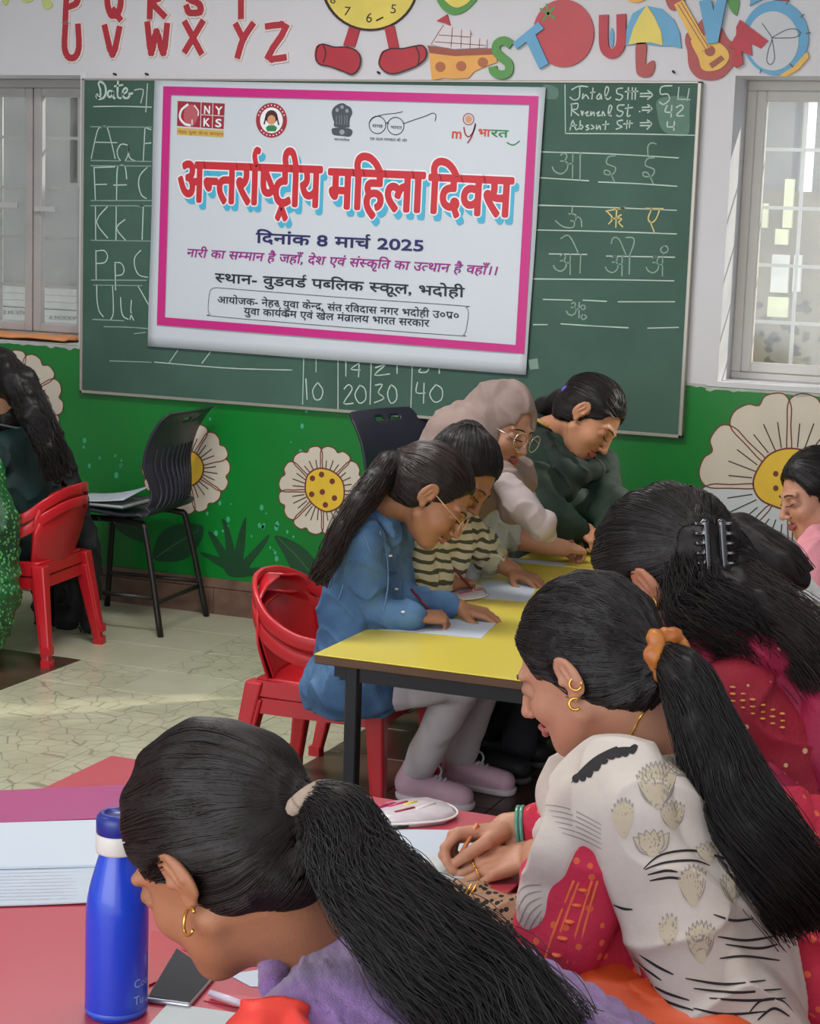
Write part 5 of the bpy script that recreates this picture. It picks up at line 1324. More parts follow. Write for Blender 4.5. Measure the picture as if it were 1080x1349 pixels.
def skin_col(base, head=None, lips=(150, 84, 76), cheek=0.0, extra=None):
    b = np.array(lin(base)[:3]); lp_ = np.array(lin(lips)[:3])
    def fn(P):
        c = np.tile(b, (len(P), 1))
        if head is not None:
            m = head.lipmask(P); c[m] = lp_
            q = head.loc(P); d = (np.linalg.norm((q - np.array([0.078, 0, 0.0]))[:, [0, 2]], axis=1) < 0.017) & (np.abs(np.abs(q[:, 1]) - 0.031) < 0.02)
            c[d] = c[d] * 0.82
        if extra: c = extra(P, c)
        return c
    return fn
def hand(S, W, Fd, Nn, right, pose='rest', s=1.0, k=0.004):
    """palm, four unequal jointed fingers and a thumb rooted at the side of the palm"""
    Fd = nrmz(Fd); Nn = np.array(Nn, float); Nn = nrmz(Nn - Fd * (Nn @ Fd)); T = np.cross(Nn, Fd) * (1 if right else -1)
    R = np.stack([Fd, T, Nn], 1); Pt = lambda x, y, z: np.array(W) + R @ (np.array([x, y, z]) * s)
    S.ell(Pt(0.046, 0.002, -0.001), np.array([0.048, 0.034, 0.0125]) * s, R, 0.012 * s)
    ys = (0.028, 0.0095, -0.0095, -0.0265); Ls = (0.070, 0.078, 0.072, 0.056); rs = (0.0085, 0.0086, 0.0082, 0.0072)
    xk = (0.085, 0.089, 0.085, 0.077)
    B = {'rest': [(16, 24, 14), (14, 26, 16), (16, 28, 16), (20, 28, 16)], 'flat': [(8, 12, 8), (6, 12, 8), (8, 14, 8), (12, 16, 10)],
         'write': [(38, 52, 28), (52, 62, 32), (62, 72, 36), (66, 74, 40)], 'clasp': [(40, 50, 25), (44, 52, 28), (46, 55, 28), (48, 55, 30)]}[pose]
    tips = []
    for i in range(4):
        S.cap(Pt(0.008, ys[i] * 0.62, 0.0), Pt(xk[i], ys[i], 0.0015), 0.0105 * s, 0.0100 * s, 0.007 * s)
        p = np.array([xk[i], ys[i], 0.001]); a = 0; sp = (ys[i] - 0.0) * 0.9
        seg = (0.45, 0.31, 0.24); r0 = rs[i]
        for j in range(3):
            a += math.radians(B[i][j]); d = np.array([math.cos(a), sp * (2.2 if pose in ('rest', 'flat') else 0.6), -math.sin(a)]); d /= np.linalg.norm(d)
            q = p + d * Ls[i] * seg[j]; r1 = r0 * 0.91
            S.cap(Pt(*p), Pt(*q), r0 * s, r1 * s, 0.0022 * s); p = q; r0 = r1
        tips.append(Pt(*p))
    if pose in ('write', 'clasp'):
        th = [(0.018, 0.024, -0.008), (0.046, 0.044, -0.020), (0.078, 0.040, -0.034), (0.098, 0.026, -0.044)]
    else: th = [(0.016, 0.024, -0.006), (0.042, 0.050, -0.013), (0.066, 0.064, -0.018), (0.088, 0.066, -0.022)]
    rr = (0.0145, 0.0112, 0.0098, 0.0082)
    for j in range(3): S.cap(Pt(*th[j]), Pt(*th[j + 1]), rr[j] * s, rr[j + 1] * s, (0.010 if j == 0 else 0.003) * s)
    return Pt, tips

# --- hair
def hair_cap(Hd, H, thick=1.0, face=True, ears=True, low=-0.075, part=0.0):
    z = Hd.s
    H.ell(Hd.P(-0.024, 0, 0.030), np.array([0.101 + 0.006 * thick, 0.079 + 0.004 * thick, 0.094 + 0.006 * thick]) * z, Hd.R, 0.01)
    H.ell(Hd.P(-0.048, 0, -0.022), np.array([0.070, 0.067, 0.068]) * z, Hd.R, 0.02 * z)
    H.ell(Hd.P(0.090, 0, -0.030), np.array([0.066, 0.108, 0.106]) * z, Hd.R, 0.006 * z, -1)
    H.ell(Hd.P(0.040, 0, -0.105), np.array([0.095, 0.11, 0.078]) * z, Hd.R, 0.012 * z, -1)
    if ears:
        for y in (1, -1): H.ell(Hd.P(0.004, y * 0.088, -0.006), np.array([0.030, 0.024, 0.037]) * z, Hd.R, 0.008 * z, -1)
    for y in (1, -1): H.ell(Hd.P(0.050, y * 0.074, -0.028), np.array([0.040, 0.030, 0.040]) * z, Hd.R, 0.008 * z, -1)
    H.plane(Hd.P(-0.06, 0, low), Hd.R @ np.array([0.35, 0, -1.0]), 0.01)
def strand_mesh(name, lines, rad, m, parent):
    """lines (n,m,3) -> one joined mesh of thin three-sided strands; rad (m,) or scalar"""
    L = np.asarray(lines, float); n, k, _ = L.shape
    t = np.gradient(L, axis=1); t /= np.linalg.norm(t, axis=2, keepdims=True) + 1e-12
    ref = np.array([0.31, 0.21, 0.93]); a = np.cross(t, ref); a /= np.linalg.norm(a, axis=2, keepdims=True) + 1e-12; b = np.cross(t, a)
    rad = np.asarray(rad) * np.ones(k); V = []
    for q in range(3):
        an = 2 * math.pi * q / 3; V.append(L + (math.cos(an) * a + math.sin(an) * b) * rad[None, :, None])
    V = np.stack(V, 2).reshape(-1, 3)       # n,k,3 sides
    base = (np.arange(n)[:, None] * k + np.arange(k - 1)[None]) * 3
    Q = []
    for q in range(3):
        r = (q + 1) % 3; Q.append(np.stack([base + q, base + r, base + 3 + r, base + 3 + q], -1).reshape(-1, 4))
    me = np_mesh(name, V, np.concatenate(Q)); return mesh_obj(name, me, m, parent, True)
def scalp_strands(Hd, H, tie, n, rs, off=0.0016, m_=14, front=True, jit=0.004):
    """strands combed over the hair surface from the hairline to the tie point"""
    z = Hd.s; cen = Hd.P(-0.024, 0, 0.030); tl = nrmz(tie - cen); out = []
    th = rs.uniform(0, 2 * math.pi, n * 3); D = []
    # directions spread over the cap
    v = rs.normal(size=(n * 4, 3)); v /= np.linalg.norm(v, axis=1, keepdims=True); v = v @ Hd.R.T
    start = cen + v * 0.11 * z; S0 = proj_on(H, start, 0.0, 4); f = H.ev(S0)
    q = Hd.loc(S0)
    ok = (q[:, 0] > -0.05) & (np.abs(f) < 0.004) & ~((q[:, 0] > 0.03) & (q[:, 2] < 0.02))
    S0 = S0[ok][:n]
    d0 = S0 - cen; r0 = np.linalg.norm(d0, axis=1); d0 /= r0[:, None]; rt = np.linalg.norm(tie - cen)
    om = np.arccos(np.clip(d0 @ tl, -1, 1)); T = np.linspace(0, 1, m_)
    L = np.empty((len(S0), m_, 3))
    ph = rs.uniform(0, 6.28, len(S0))
    for j, t in enumerate(T):
        w0 = np.sin((1 - t) * om) / np.sin(om + 1e-6); w1 = np.sin(t * om) / np.sin(om + 1e-6)
        d = d0 * w0[:, None] + tl * w1[:, None]; d /= np.linalg.norm(d, axis=1, keepdims=True)
        L[:, j] = cen + d * (r0 * (1 - t) + rt * t)[:, None]
    P = L.reshape(-1, 3); P = proj_on(H, P, off, 3)
    P = P + jit * 0.25 * np.stack([wnoise(P, 60), wnoise(P + 3, 60), wnoise(P + 7, 60)], 1)
    L = P.reshape(L.shape); L[:, -1] = tie + rs.normal(size=(len(S0), 3)) * 0.007
    return L
def tail_strands(spine, rad, n, rs, m_=26, wave=0.004, fray=0.5, wf=18):
    """strands following a tail spine; rad list along the spine"""
    sp = np.array(crom(spine, 8)); kk = np.linspace(0, len(sp) - 1, m_); sp = np.array([sp[int(k)] * (1 - k % 1) + sp[min(int(k) + 1, len(sp) - 1)] * (k % 1) for k in kk])
    r = np.interp(np.linspace(0, 1, m_), np.linspace(0, 1, len(rad)), rad)
    t = np.gradient(sp, axis=0); t /= np.linalg.norm(t, axis=1, keepdims=True)
    a = np.cross(t, [0.2, 0.1, 0.97]); a /= np.linalg.norm(a, axis=1, keepdims=True); b = np.cross(t, a)
    an = rs.uniform(0, 6.28, n); rr = np.sqrt(rs.uniform(0.35, 1.08, n)); L = np.empty((n, m_, 3)); ph = rs.uniform(0, 6.28, (n, 2)); dr = rs.normal(size=(n, 2)) * fray
    for j in range(m_):
        s_ = j / (m_ - 1)
        x = np.cos(an) * rr * r[j] + wave * np.sin(s_ * wf + ph[:, 0]) + dr[:, 0] * 0.02 * s_ ** 2
        y = np.sin(an) * rr * r[j] + wave * np.sin(s_ * wf * 1.1 + ph[:, 1]) + dr[:, 1] * 0.02 * s_ ** 2
        L[:, j] = sp[j] + x[:, None] * a[j] + y[:, None] * b[j]
    return L
def face_details(Hd, S, parent, brows=True, w=1.0):
    z = Hd.s; ln = []
    for y in (1, -1):
        br = proj_on(S, np.array([Hd.P(0.10, y * q, zz) for q, zz in ((0.012, 0.021), (0.022, 0.026), (0.034, 0.028), (0.046, 0.024), (0.052, 0.019))]), 0.0004)
        ln.append(tube_geo(crom(br, 3), [0.0014 * z * w, 0.0020 * z * w] + [0.0022 * z * w] * 9 + [0.0014 * z * w, 0.0008 * z], 6))
    obj('eyebrows', join_geo(ln), M_lash, parent, True); ln = []
    for y in (1, -1):
        la = proj_on(S, np.array([Hd.P(0.10, y * q, zz) for q, zz in ((0.016, -0.005), (0.024, -0.0085), (0.033, -0.009), (0.042, -0.007), (0.048, -0.003))]), 0.0006)
        ln.append(tube_geo(crom(la, 3), 0.0013 * z * w, 6))
    obj('eyelashes', join_geo(ln), M_lash, parent, True)
def ring_geo(c, ax, R_, r, n=20, arc=(0, 360), sides=6):
    ax = nrmz(ax); a = np.cross(ax, [0.1, 0.2, 0.97]); a = nrmz(a); b = np.cross(ax, a)
    pts = [np.array(c) + R_ * (math.cos(math.radians(q)) * a + math.sin(math.radians(q)) * b) for q in np.linspace(arc[0], arc[1], n)]
    return tube_geo(pts, r, sides)
def torso(S, N, SL, SR, HL, HR, r=1.0, add=0.0, k=0.05, belly=1.0):
    N, SL, SR, HL, HR = [np.array(q, float) for q in (N, SL, SR, HL, HR)]; mh = (HL + HR) / 2; ms = (SL + SR) / 2
    S.cap(SL, SR, 0.055 * r + add, 0.055 * r + add, k)
    S.cap(SL * 0.8 + ms * 0.2 + (mh - ms) * 0.12, HL * 0.7 + mh * 0.3, 0.078 * r + add, 0.095 * r * belly + add, k); S.cap(SR * 0.8 + ms * 0.2 + (mh - ms) * 0.12, HR * 0.7 + mh * 0.3, 0.078 * r + add, 0.095 * r * belly + add, k)
    S.cap(N + (ms - N) * 0.6, ms + (mh - ms) * 0.5, 0.070 * r + add, 0.095 * r * belly + add, k)
    S.cap(ms + (mh - ms) * 0.4, mh, 0.098 * r * belly + add, 0.105 * r * belly + add, k)
def Jd(u, v, d): return at_d(u, v, d)
def depth_of(p): return float(CM[2] @ (np.array(p) - CAMP))
def fold(amp=0.008, f=(16, 16, 9), f2=48, a2=0.002):
    f = np.array(f, float)
    def d(P):
        w = wnoise(P * (f / f.mean()), f.mean()); w2 = wnoise(P[:, [1, 2, 0]] * 1.0, f.mean() * 1.9)
        r1 = np.clip(1 - np.abs(w) * 1.3, 0, 1) ** 2; r2 = np.clip(1 - np.abs(w2) * 1.6, 0, 1) ** 2
        return amp * (1.15 * r1 - 0.8 * r2) + a2 * wnoise(P + 5, f2)
    return d

# ================================================================== PEOPLE
RS = np.random.RandomState(11)
SKIN_D = (156, 108, 78); SKIN_L = (188, 138, 108)
def cloth_disp(amp=0.004, f=22, amp2=0.002, f2=55):
    def d(P):
        w = wnoise(P * np.array([1, 1, 0.55]), f)
        return amp * (1 - np.abs(w)) * 1.0 - amp * 0.5 + amp2 * wnoise(P + 5, f2)
    return d
def denim_mat():
    m = mat('denim', (84, 120, 156), 0.85, rgb2=(58, 90, 128), vscale=9, bump=0.25, bscale=260, detail=8); return m
M_denim = denim_mat(); M_tee = mat('white_cotton', (206, 208, 214), 0.85, 0.02, 20, 0.1, 120); M_pants = mat('white_denim', (222, 216, 218), 0.85, 0.03, 8, 0.1, 160)
M_button = mat('white_button', (214, 218, 222), 0.3)
def person(loc, label, grp=None): return empty('person', loc, label, 'person', grp)
def tube_line(name, pts, r, m, par, sm=4): return obj(name, tube_geo(crom(pts, sm), r, 6), m, par, True)
def px_on(fld, px, d0, d1, off=0.002):
    out = []
    for u, v in px:
        p = hit(fld, u, v, d0, d1, off)
        if p is not None: out.append(p)
    return out
def blobs(name, pts, r, m, par, flat=0.5):
    gs = []
    for p in pts:
        V, Fc = lathe_geo([(0.0001, -r * flat), (r * 0.7, -r * flat * 0.8), (r, 0), (r * 0.7, r * flat * 0.8), (0.0001, r * flat)], 8, p); gs.append((V, Fc))
    return obj(name, join_geo(gs), m, par, True)

# ---------------------------------------------------------------- girl in denim
def girl_denim():
    Hd = Head(Jd(571, 655, 4.74), camdir(.72, .66, -.10), camdir(.66, -.72, -.05), 0.98)
    N = Jd(497, 668, 4.78); SL = Jd(512, 700, 4.92); SR = Jd(473, 716, 4.66); HL = Jd(468, 888, 4.90); HR = Jd(458, 902, 4.72)
    WR = at_z(549, 812, 0.583); ER = Jd(447, 806, depth_of(WR) + 0.04); WL = at_z(606, 800, 0.580); EL = Jd(520, 792, depth_of(WL) + 0.05)
    KR = Jd(612, 892, 4.72); KL = Jd(640, 878, 4.86); AR = at_z(548, 1018, 0.075); AL = at_z(604, 1000, 0.075)
    r = person((N[0], N[1], 0.35), 'girl in blue denim jacket and glasses writing at the corner of the yellow table')
    S = Field(); Hd.build(S); S.cap(Hd.P(-0.035, 0, -0.05), N, 0.044, 0.047, 0.02); S.cap(N, (SL + SR) / 2, 0.048, 0.05, 0.02)
    S.cap(SL, SR, 0.040, k=0.02)
    S.chain([SR, ER, WR], [0.036, 0.032, 0.021], 0.015); S.chain([SL, EL, WL], [0.036, 0.032, 0.021], 0.015)
    S.chain([(SL + SR) / 2, (HL + HR) / 2], [0.045, 0.06], 0.02); S.chain([HR, KR, AR], [0.055, 0.042, 0.030], 0.01); S.chain([HL, KL, AL], [0.055, 0.042, 0.030], 0.01)
    _, tr = hand(S, WR, nrmz(at_z(594, 814, .575) - WR), camdir(0, -1, -.5), True, 'write', 0.84)
    hand(S, WL, nrmz(at_z(650, 812, .562) - WL), camdir(0.1, -1, -.35), False, 'rest', 0.84)
    field_obj('body', S, 0.003, M_skin, r, skin_col(SKIN_D, Hd, (150, 86, 76)))
    face_details(Hd, S, r)
    # jacket
    B = Field(); torso(B, N, SL, SR, HL, HR, 0.82, 0.012, 0.04)
    B.cap((HL + HR) / 2, Jd(452, 912, 4.80), 0.105, 0.105, 0.04)
    tee = Field(); torso(tee, N, SL, SR, HL, HR, 0.78, -0.004, 0.04); tee.ell(N + np.array([0, 0, 0.02]), 0.055, k=0.01, op=-1)
    field_obj('white_tee', tee, 0.006, M_tee, r)
    op = [Jd(520, 676, 4.70), Jd(514, 720, 4.66), Jd(507, 760, 4.64), Jd(498, 830, 4.62)]
    for i in range(3): B.cap(op[i] + camdir(.1, 0, -.02) * 0.012, op[i + 1] + camdir(.1, 0, -.02) * 0.012, 0.016, 0.018, 0.006, -1)
    B.ell(N + camdir(.4, -.9, 0) * 0.015, 0.062, k=0.01, op=-1)
    B.chain([SR, ER, ER * 0.12 + WR * 0.88], [0.058, 0.050, 0.036], 0.02); B.chain([SL, EL, EL * 0.2 + WL * 0.8], [0.058, 0.050, 0.036], 0.02)
    B.cap(ER * 0.16 + WR * 0.84, ER * 0.09 + WR * 0.91, 0.0385, 0.0385, 0.002); B.cap(HR, HR * .80 + KR * .20, 0.096, 0.090, 0.03); B.cap(HL, HL * .80 + KL * .20, 0.096, 0.090, 0.03); B.plane(HR + (0, 0, -0.075), (0, 0, -1))
    B.disp = fold(0.009, (20, 20, 14), 60, 0.0015)
    jk = field_obj('denim_jacket', B, 0.004, M_denim, r)
    col = Field(); a, b = N + camdir(-.5, .3, .5) * 0.045, N + camdir(.9, .45, -.45) * 0.055
    col.chain([Jd(497, 664, 4.86), Jd(484, 668, 4.80), Jd(490, 676, 4.71), Jd(510, 692, 4.67), Jd(518, 706, 4.67)], [0.012, 0.014, 0.014, 0.014, 0.009], 0.004)
    col.chain([Jd(497, 664, 4.86), Jd(512, 672, 4.88), Jd(524, 690, 4.84)], [0.012, 0.014, 0.009], 0.004)
    field_obj('jacket_collar', col, 0.004, M_denim, jk)
    bt = px_on(B, [(514, 732), (522, 776), (531, 806)], 4.3, 5.1, 0.003)
    if bt: blobs('jacket_button', bt, 0.006, M_button, jk)
    for pts in ([(470, 694), (480, 706), (488, 730)], [(446, 790), (452, 770), (456, 745)], [(500, 700), (509, 730), (511, 770), (505, 806)], [(520, 800), (532, 816)]):
        q = px_on(B, pts, 4.3, 5.1, 0.002)
        if len(q) > 2: obj('jacket_seam', tube_geo(crom(q, 4), 0.0022, 5), mat('denim_seam', (96, 128, 160), 0.9), jk, True)
    # trousers
    T_ = Field(); T_.chain([HR + (0, 0, -.01), KR, KR * 0.08 + AR * 0.92], [0.078, 0.056, 0.045], 0.02); T_.chain([HL, KL, KL * 0.08 + AL * 0.92], [0.078, 0.056, 0.045], 0.02)
    T_.plane(AR + (0, 0, 0.0), (0, 0, -1), 0.002); T_.disp = cloth_disp(0.004, 30, 0.001, 60)
    field_obj('white_trousers', T_, 0.005, M_pants, r)
    # shoes
    for A_, toe in ((AR, at_z(524, 1046, 0.02) * 0 + AR + np.array([0.085, 0.0, -0.055])), (AL, AL + np.array([0.12, -0.02, -0.055]))):
        sh = Field(); heel = np.array([A_[0] - 0.015, A_[1], 0.045]); toe = np.array([A_[0] + 0.140, A_[1] - 0.015, 0.034])
        sh.cap(heel, toe, 0.037, 0.032, 0.01); sh.cap(A_ + (0, 0, 0.01), heel, 0.040, 0.04, 0.02); sh.plane((0, 0, 0.016), (0, 0, -1), 0.002)
        so_ = field_obj('shoe', sh, 0.004, mat('pink_trainer', (206, 168, 182), 0.6, 0.04, 30), r)
        sl = Field(); sl.cap(heel * [1, 1, 0] + [0, 0, .018], toe * [1, 1, 0] + [0, 0, .018], 0.041, 0.037, 0.01); sl.plane((0, 0, 0.020), (0, 0, 1), 0.002); sl.plane((0, 0, 0.0), (0, 0, -1), 0.002)
        field_obj('shoe_sole', sl, 0.004, mat('trainer_sole', (214, 204, 208), 0.6), so_)
        for k in range(4):
            c = heel * (0.62 - k * 0.09) + toe * (0.38 + k * 0.09) + np.array([0, 0, 0.036 - k * 0.001])
            obj('shoe_lace', tube_geo([c + [0, -0.022, -0.012], c + [0.004, 0, 0.004], c + [0, 0.022, -0.012]], 0.003, 6), M_tee, so_, True)
        c = heel * 0.62 + toe * 0.38 + np.array([0, 0, 0.042]); obj('shoe_lace', ring_geo(c + camdir(1, -.3, 0) * 0.012, camdir(0, .2, 1), 0.018, 0.003), M_tee, so_, True)
    # glasses
    g = []
    for y in (1, -1): g.append(ring_geo(Hd.P(0.108, y * 0.033, -0.004), Hd.R @ np.array([1, y * .15, .2]), 0.024, 0.0013, 24))
    obj('glasses', join_geo(g + [tube_geo([Hd.P(0.112, 0.010, 0.0), Hd.P(0.112, -0.010, 0.0)], 0.0013, 6)] + [tube_geo([Hd.P(0.104, y * 0.056, 0.0), Hd.P(0.06, y * 0.076, 0.004), Hd.P(0.0, y * 0.082, 0.012)], 0.0016, 6) for y in (1, -1)]), mat('gilt_frame', (206, 164, 130), 0.3, metal=0.7), r, True)
    # hair
    H = Field(); hair_cap(Hd, H); tie = Jd(528, 606, 4.76)
    H.cap(Hd.P(-0.09, 0, 0.05), tie, 0.040, 0.024, 0.03)
    sp = [tie, Jd(512, 612, 4.74), Jd(495, 636, 4.68), Jd(473, 666, 4.62), Jd(449, 700, 4.58), Jd(432, 738, 4.56), Jd(418, 768, 4.56)]
    H.chain(sp, [0.024, 0.030, 0.034, 0.030, 0.022, 0.014, 0.006], 0.02)
    H.disp = lambda P: 0.0015 * wnoise(P, 120)
    hr = field_obj('hair', H, 0.0035, M_hair, r)
    strand_mesh('hair_strands', scalp_strands(Hd, H, tie, 500, RS), 0.0007, M_strandb, hr)['kind'] = 'stuff'
    strand_mesh('ponytail_strands', tail_strands(sp, [0.024, 0.033, 0.036, 0.034, 0.028, 0.02, 0.012], 260, RS), 0.0008, M_strandb, hr)['kind'] = 'stuff'
    obj('hair_tie', ring_geo(tie, sp[1] - tie, 0.025, 0.006), mat('grey_band', (80, 78, 84), 0.8), hr, True)
    a = tr[0] + np.array([0.0, 0.0, -0.01])
    stick('pencil', Jd(541, 776, depth_of(tr[0]) + 0.01), Jd(582, 822, depth_of(tr[0]) - 0.005), 0.0035, M_pmaroon, 'maroon pencil in the right hand of the girl in denim', M_wood)
girl_denim()
def stripe_mat(name, c1, c2, scale, direction=(0, 0, 1), width=0.5, rough=0.85, distort=1.5):
    m = bpy.data.materials.new(name); m.use_nodes = True; nt = m.node_tree; b = nt.nodes['Principled BSDF']; b.inputs['Roughness'].default_value = rough
    tc = nt.nodes.new('ShaderNodeTexCoord'); dp = nt.nodes.new('ShaderNodeVectorMath'); dp.operation = 'DOT_PRODUCT'; dp.inputs[1].default_value = direction
    nt.links.new(tc.outputs['Object'], dp.inputs[0])
    ns = nt.nodes.new('ShaderNodeTexNoise'); ns.inputs['Scale'].default_value = 9; nt.links.new(tc.outputs['Object'], ns.inputs['Vector'])
    ma = nt.nodes.new('ShaderNodeMath'); ma.operation = 'MULTIPLY_ADD'; ma.inputs[1].default_value = scale; nt.links.new(dp.outputs['Value'], ma.inputs[0])
    m2 = nt.nodes.new('ShaderNodeMath'); m2.operation = 'MULTIPLY'; m2.inputs[1].default_value = distort; nt.links.new(ns.outputs['Fac'], m2.inputs[0]); nt.links.new(m2.outputs[0], ma.inputs[2])
    fr = nt.nodes.new('ShaderNodeMath'); fr.operation = 'FRACT'; nt.links.new(ma.outputs[0], fr.inputs[0])
    r = nt.nodes.new('ShaderNodeValToRGB'); r.color_ramp.interpolation = 'CONSTANT'; r.color_ramp.elements[0].color = lin(c1); r.color_ramp.elements[1].color = lin(c2); r.color_ramp.elements[1].position = width
    nt.links.new(fr.outputs[0], r.inputs['Fac']); nt.links.new(r.outputs['Color'], b.inputs['Base Color']); return m
def motif_mat(name, base, base2, spots, scale, thr=0.16, rough=0.8, bump=0.1, rnd_=1.0, spots2=None):
    """cloth with scattered small printed motifs"""
    m = mat(name, base, rough, rgb2=base2, vscale=5, bump=bump, bscale=140); nt = m.node_tree; b = nt.nodes['Principled BSDF']
    tc = nt.nodes.new('ShaderNodeTexCoord'); v = nt.nodes.new('ShaderNodeTexVoronoi'); v.inputs['Scale'].default_value = scale; v.inputs['Randomness'].default_value = rnd_
    nt.links.new(tc.outputs['Object'], v.inputs['Vector'])
    ms = nt.nodes.new('ShaderNodeMath'); ms.operation = 'LESS_THAN'; ms.inputs[1].default_value = thr; nt.links.new(v.outputs['Distance'], ms.inputs[0])
    src = b.inputs['Base Color'].links[0].from_socket
    mx = nt.nodes.new('ShaderNodeMix'); mx.data_type = 'RGBA'; nt.links.new(ms.outputs[0], mx.inputs['Factor']); nt.links.new(src, mx.inputs['A']); mx.inputs['B'].default_value = lin(spots)
    nt.links.new(mx.outputs['Result'], b.inputs['Base Color']); return m

# ---------------------------------------------------------------- girl in striped shirt
def girl_striped():
    Hd = Head(Jd(608, 626, 5.03), camdir(.52, .72, -.34), camdir(.60, -.74, -.10), 0.98)
    N = Jd(560, 662, 5.10); SL = Jd(600, 690, 5.18); SR = Jd(540, 700, 4.98); HL = Jd(530, 860, 5.22); HR = Jd(508, 870, 5.02)
    WR = at_z(596, 768, 0.585); ER = Jd(540, 762, depth_of(WR) + 0.03); WL = at_z(676, 752, 0.582); EL = Jd(636, 728, depth_of(WL) + 0.02)
    KR = Jd(640, 885, 5.02); KL = Jd(668, 875, 5.14); AR = at_z(612, 985, 0.07); AL = at_z(640, 965, 0.07)
    r = person((N[0], N[1], 0.35), 'girl in cream and olive striped shirt bending over her drawing beside the girl in denim')
    S = Field(); Hd.build(S); S.cap(Hd.P(-0.035, 0, -0.05), N, 0.042, 0.045, 0.02); S.cap(N, (SL + SR) / 2, 0.05, 0.07, 0.03); S.cap(SL, SR, 0.045, k=0.03)
    S.chain([SR, ER, WR], [0.036, 0.034, 0.023], 0.015); S.chain([SL, EL, WL], [0.036, 0.034, 0.023], 0.015)
    hand(S, WR, nrmz(at_z(640, 765, .57) - WR), camdir(0, -1, -.5), True, 'write', 0.86)
    hand(S, WL, nrmz(at_z(712, 768, .562) - WL), camdir(0.1, -1, -.35), False, 'rest', 0.86)
    field_obj('body', S, 0.0032, M_skin, r, skin_col(SKIN_D, Hd, (146, 84, 76)))
    face_details(Hd, S, r)
    M_st = stripe_mat('striped_cotton', (206, 200, 176), (76, 78, 62), 34, (0.25, 0.1, 1.0), 0.62)
    B = Field(); torso(B, N, SL, SR, HL, HR, 0.84, 0.012, 0.04); B.cap((HL + HR) / 2, (HL + HR) / 2 + [0, 0, -0.06], 0.11, 0.11, 0.03)
    B.ell(N + camdir(.4, -.9, 0) * 0.012, 0.058, k=0.01, op=-1)
    B.chain([SR, ER * 0.85 + WR * 0.15], [0.058, 0.052], 0.02); B.chain([SL, EL, EL * 0.75 + WL * 0.25], [0.062, 0.058, 0.046], 0.02)
    B.disp = fold(0.009, (18, 18, 12)); sh = field_obj('striped_shirt', B, 0.0045, M_st, r)
    cf = Field(); a, b = EL * 0.80 + WL * 0.20, EL * 0.68 + WL * 0.32; cf.cap(a, b, 0.050, 0.047, 0.003); cf.cap(a + (a - b), b + (b - a), 0.038, 0.038, 0.002, -1)
    field_obj('shirt_cuff', cf, 0.0035, mat('olive_cream_cuff', (176, 172, 140), 0.85), sh)
    T_ = Field(); T_.chain([HR, KR, AR], [0.078, 0.055, 0.042], 0.02); T_.chain([HL, KL, AL], [0.078, 0.055, 0.042], 0.02); T_.disp = fold(0.006)
    field_obj('black_trousers', T_, 0.006, mat('black_trouser_cloth', (32, 32, 38), 0.85, 0.1, 12), r)
    for A_ in (AR, AL):
        sh_ = Field(); heel = np.array([A_[0] - 0.01, A_[1], 0.045]); toe = np.array([A_[0] + 0.17, A_[1] - 0.02, 0.036]); sh_.cap(heel, toe, 0.042, 0.036, 0.01); sh_.plane((0, 0, 0.012), (0, 0, -1), 0.002)
        s2 = field_obj('shoe', sh_, 0.005, mat('black_trainer', (30, 30, 34), 0.6), r)
        sl = Field(); sl.cap(heel * [1, 1, 0] + [0, 0, .016], toe * [1, 1, 0] + [0, 0, .016], 0.044, 0.039, 0.01); sl.plane((0, 0, 0.018), (0, 0, 1), 0.002); sl.plane((0, 0, 0.0), (0, 0, -1), 0.002)
        field_obj('shoe_sole', sl, 0.005, mat('grey_sole', (96, 94, 96), 0.6), s2)
    H = Field(); hair_cap(Hd, H, ears=False); bun = Hd.P(-0.085, 0, 0.085); H.ell(bun, (0.040, 0.036, 0.034), k=0.015); H.ell(Hd.P(-0.02, 0.074, -0.015), np.array([0.045, 0.014, 0.045]), Hd.R, 0.01); H.ell(Hd.P(-0.02, -0.074, -0.015), np.array([0.045, 0.014, 0.045]), Hd.R, 0.01)
    H.disp = lambda P: 0.0015 * wnoise(P, 120)
    hr = field_obj('hair', H, 0.004, M_hair, r); strand_mesh('hair_strands', scalp_strands(Hd, H, bun, 380, RS), 0.0007, M_strand, hr)['kind'] = 'stuff'
    obj('hair_band', ring_geo(Hd.P(-0.066, 0, 0.068), Hd.R @ np.array([-.7, 0, .7]), 0.030, 0.006), mat('brown_band', (70, 50, 46), 0.8), hr, True)
    stick('pen', Jd(588, 738, depth_of(WR) - 0.02), Jd(622, 776, depth_of(WR) + 0.0), 0.0035, M_pmaroon, 'dark red pencil in the hand of the girl in the striped shirt', M_wood)
girl_striped()

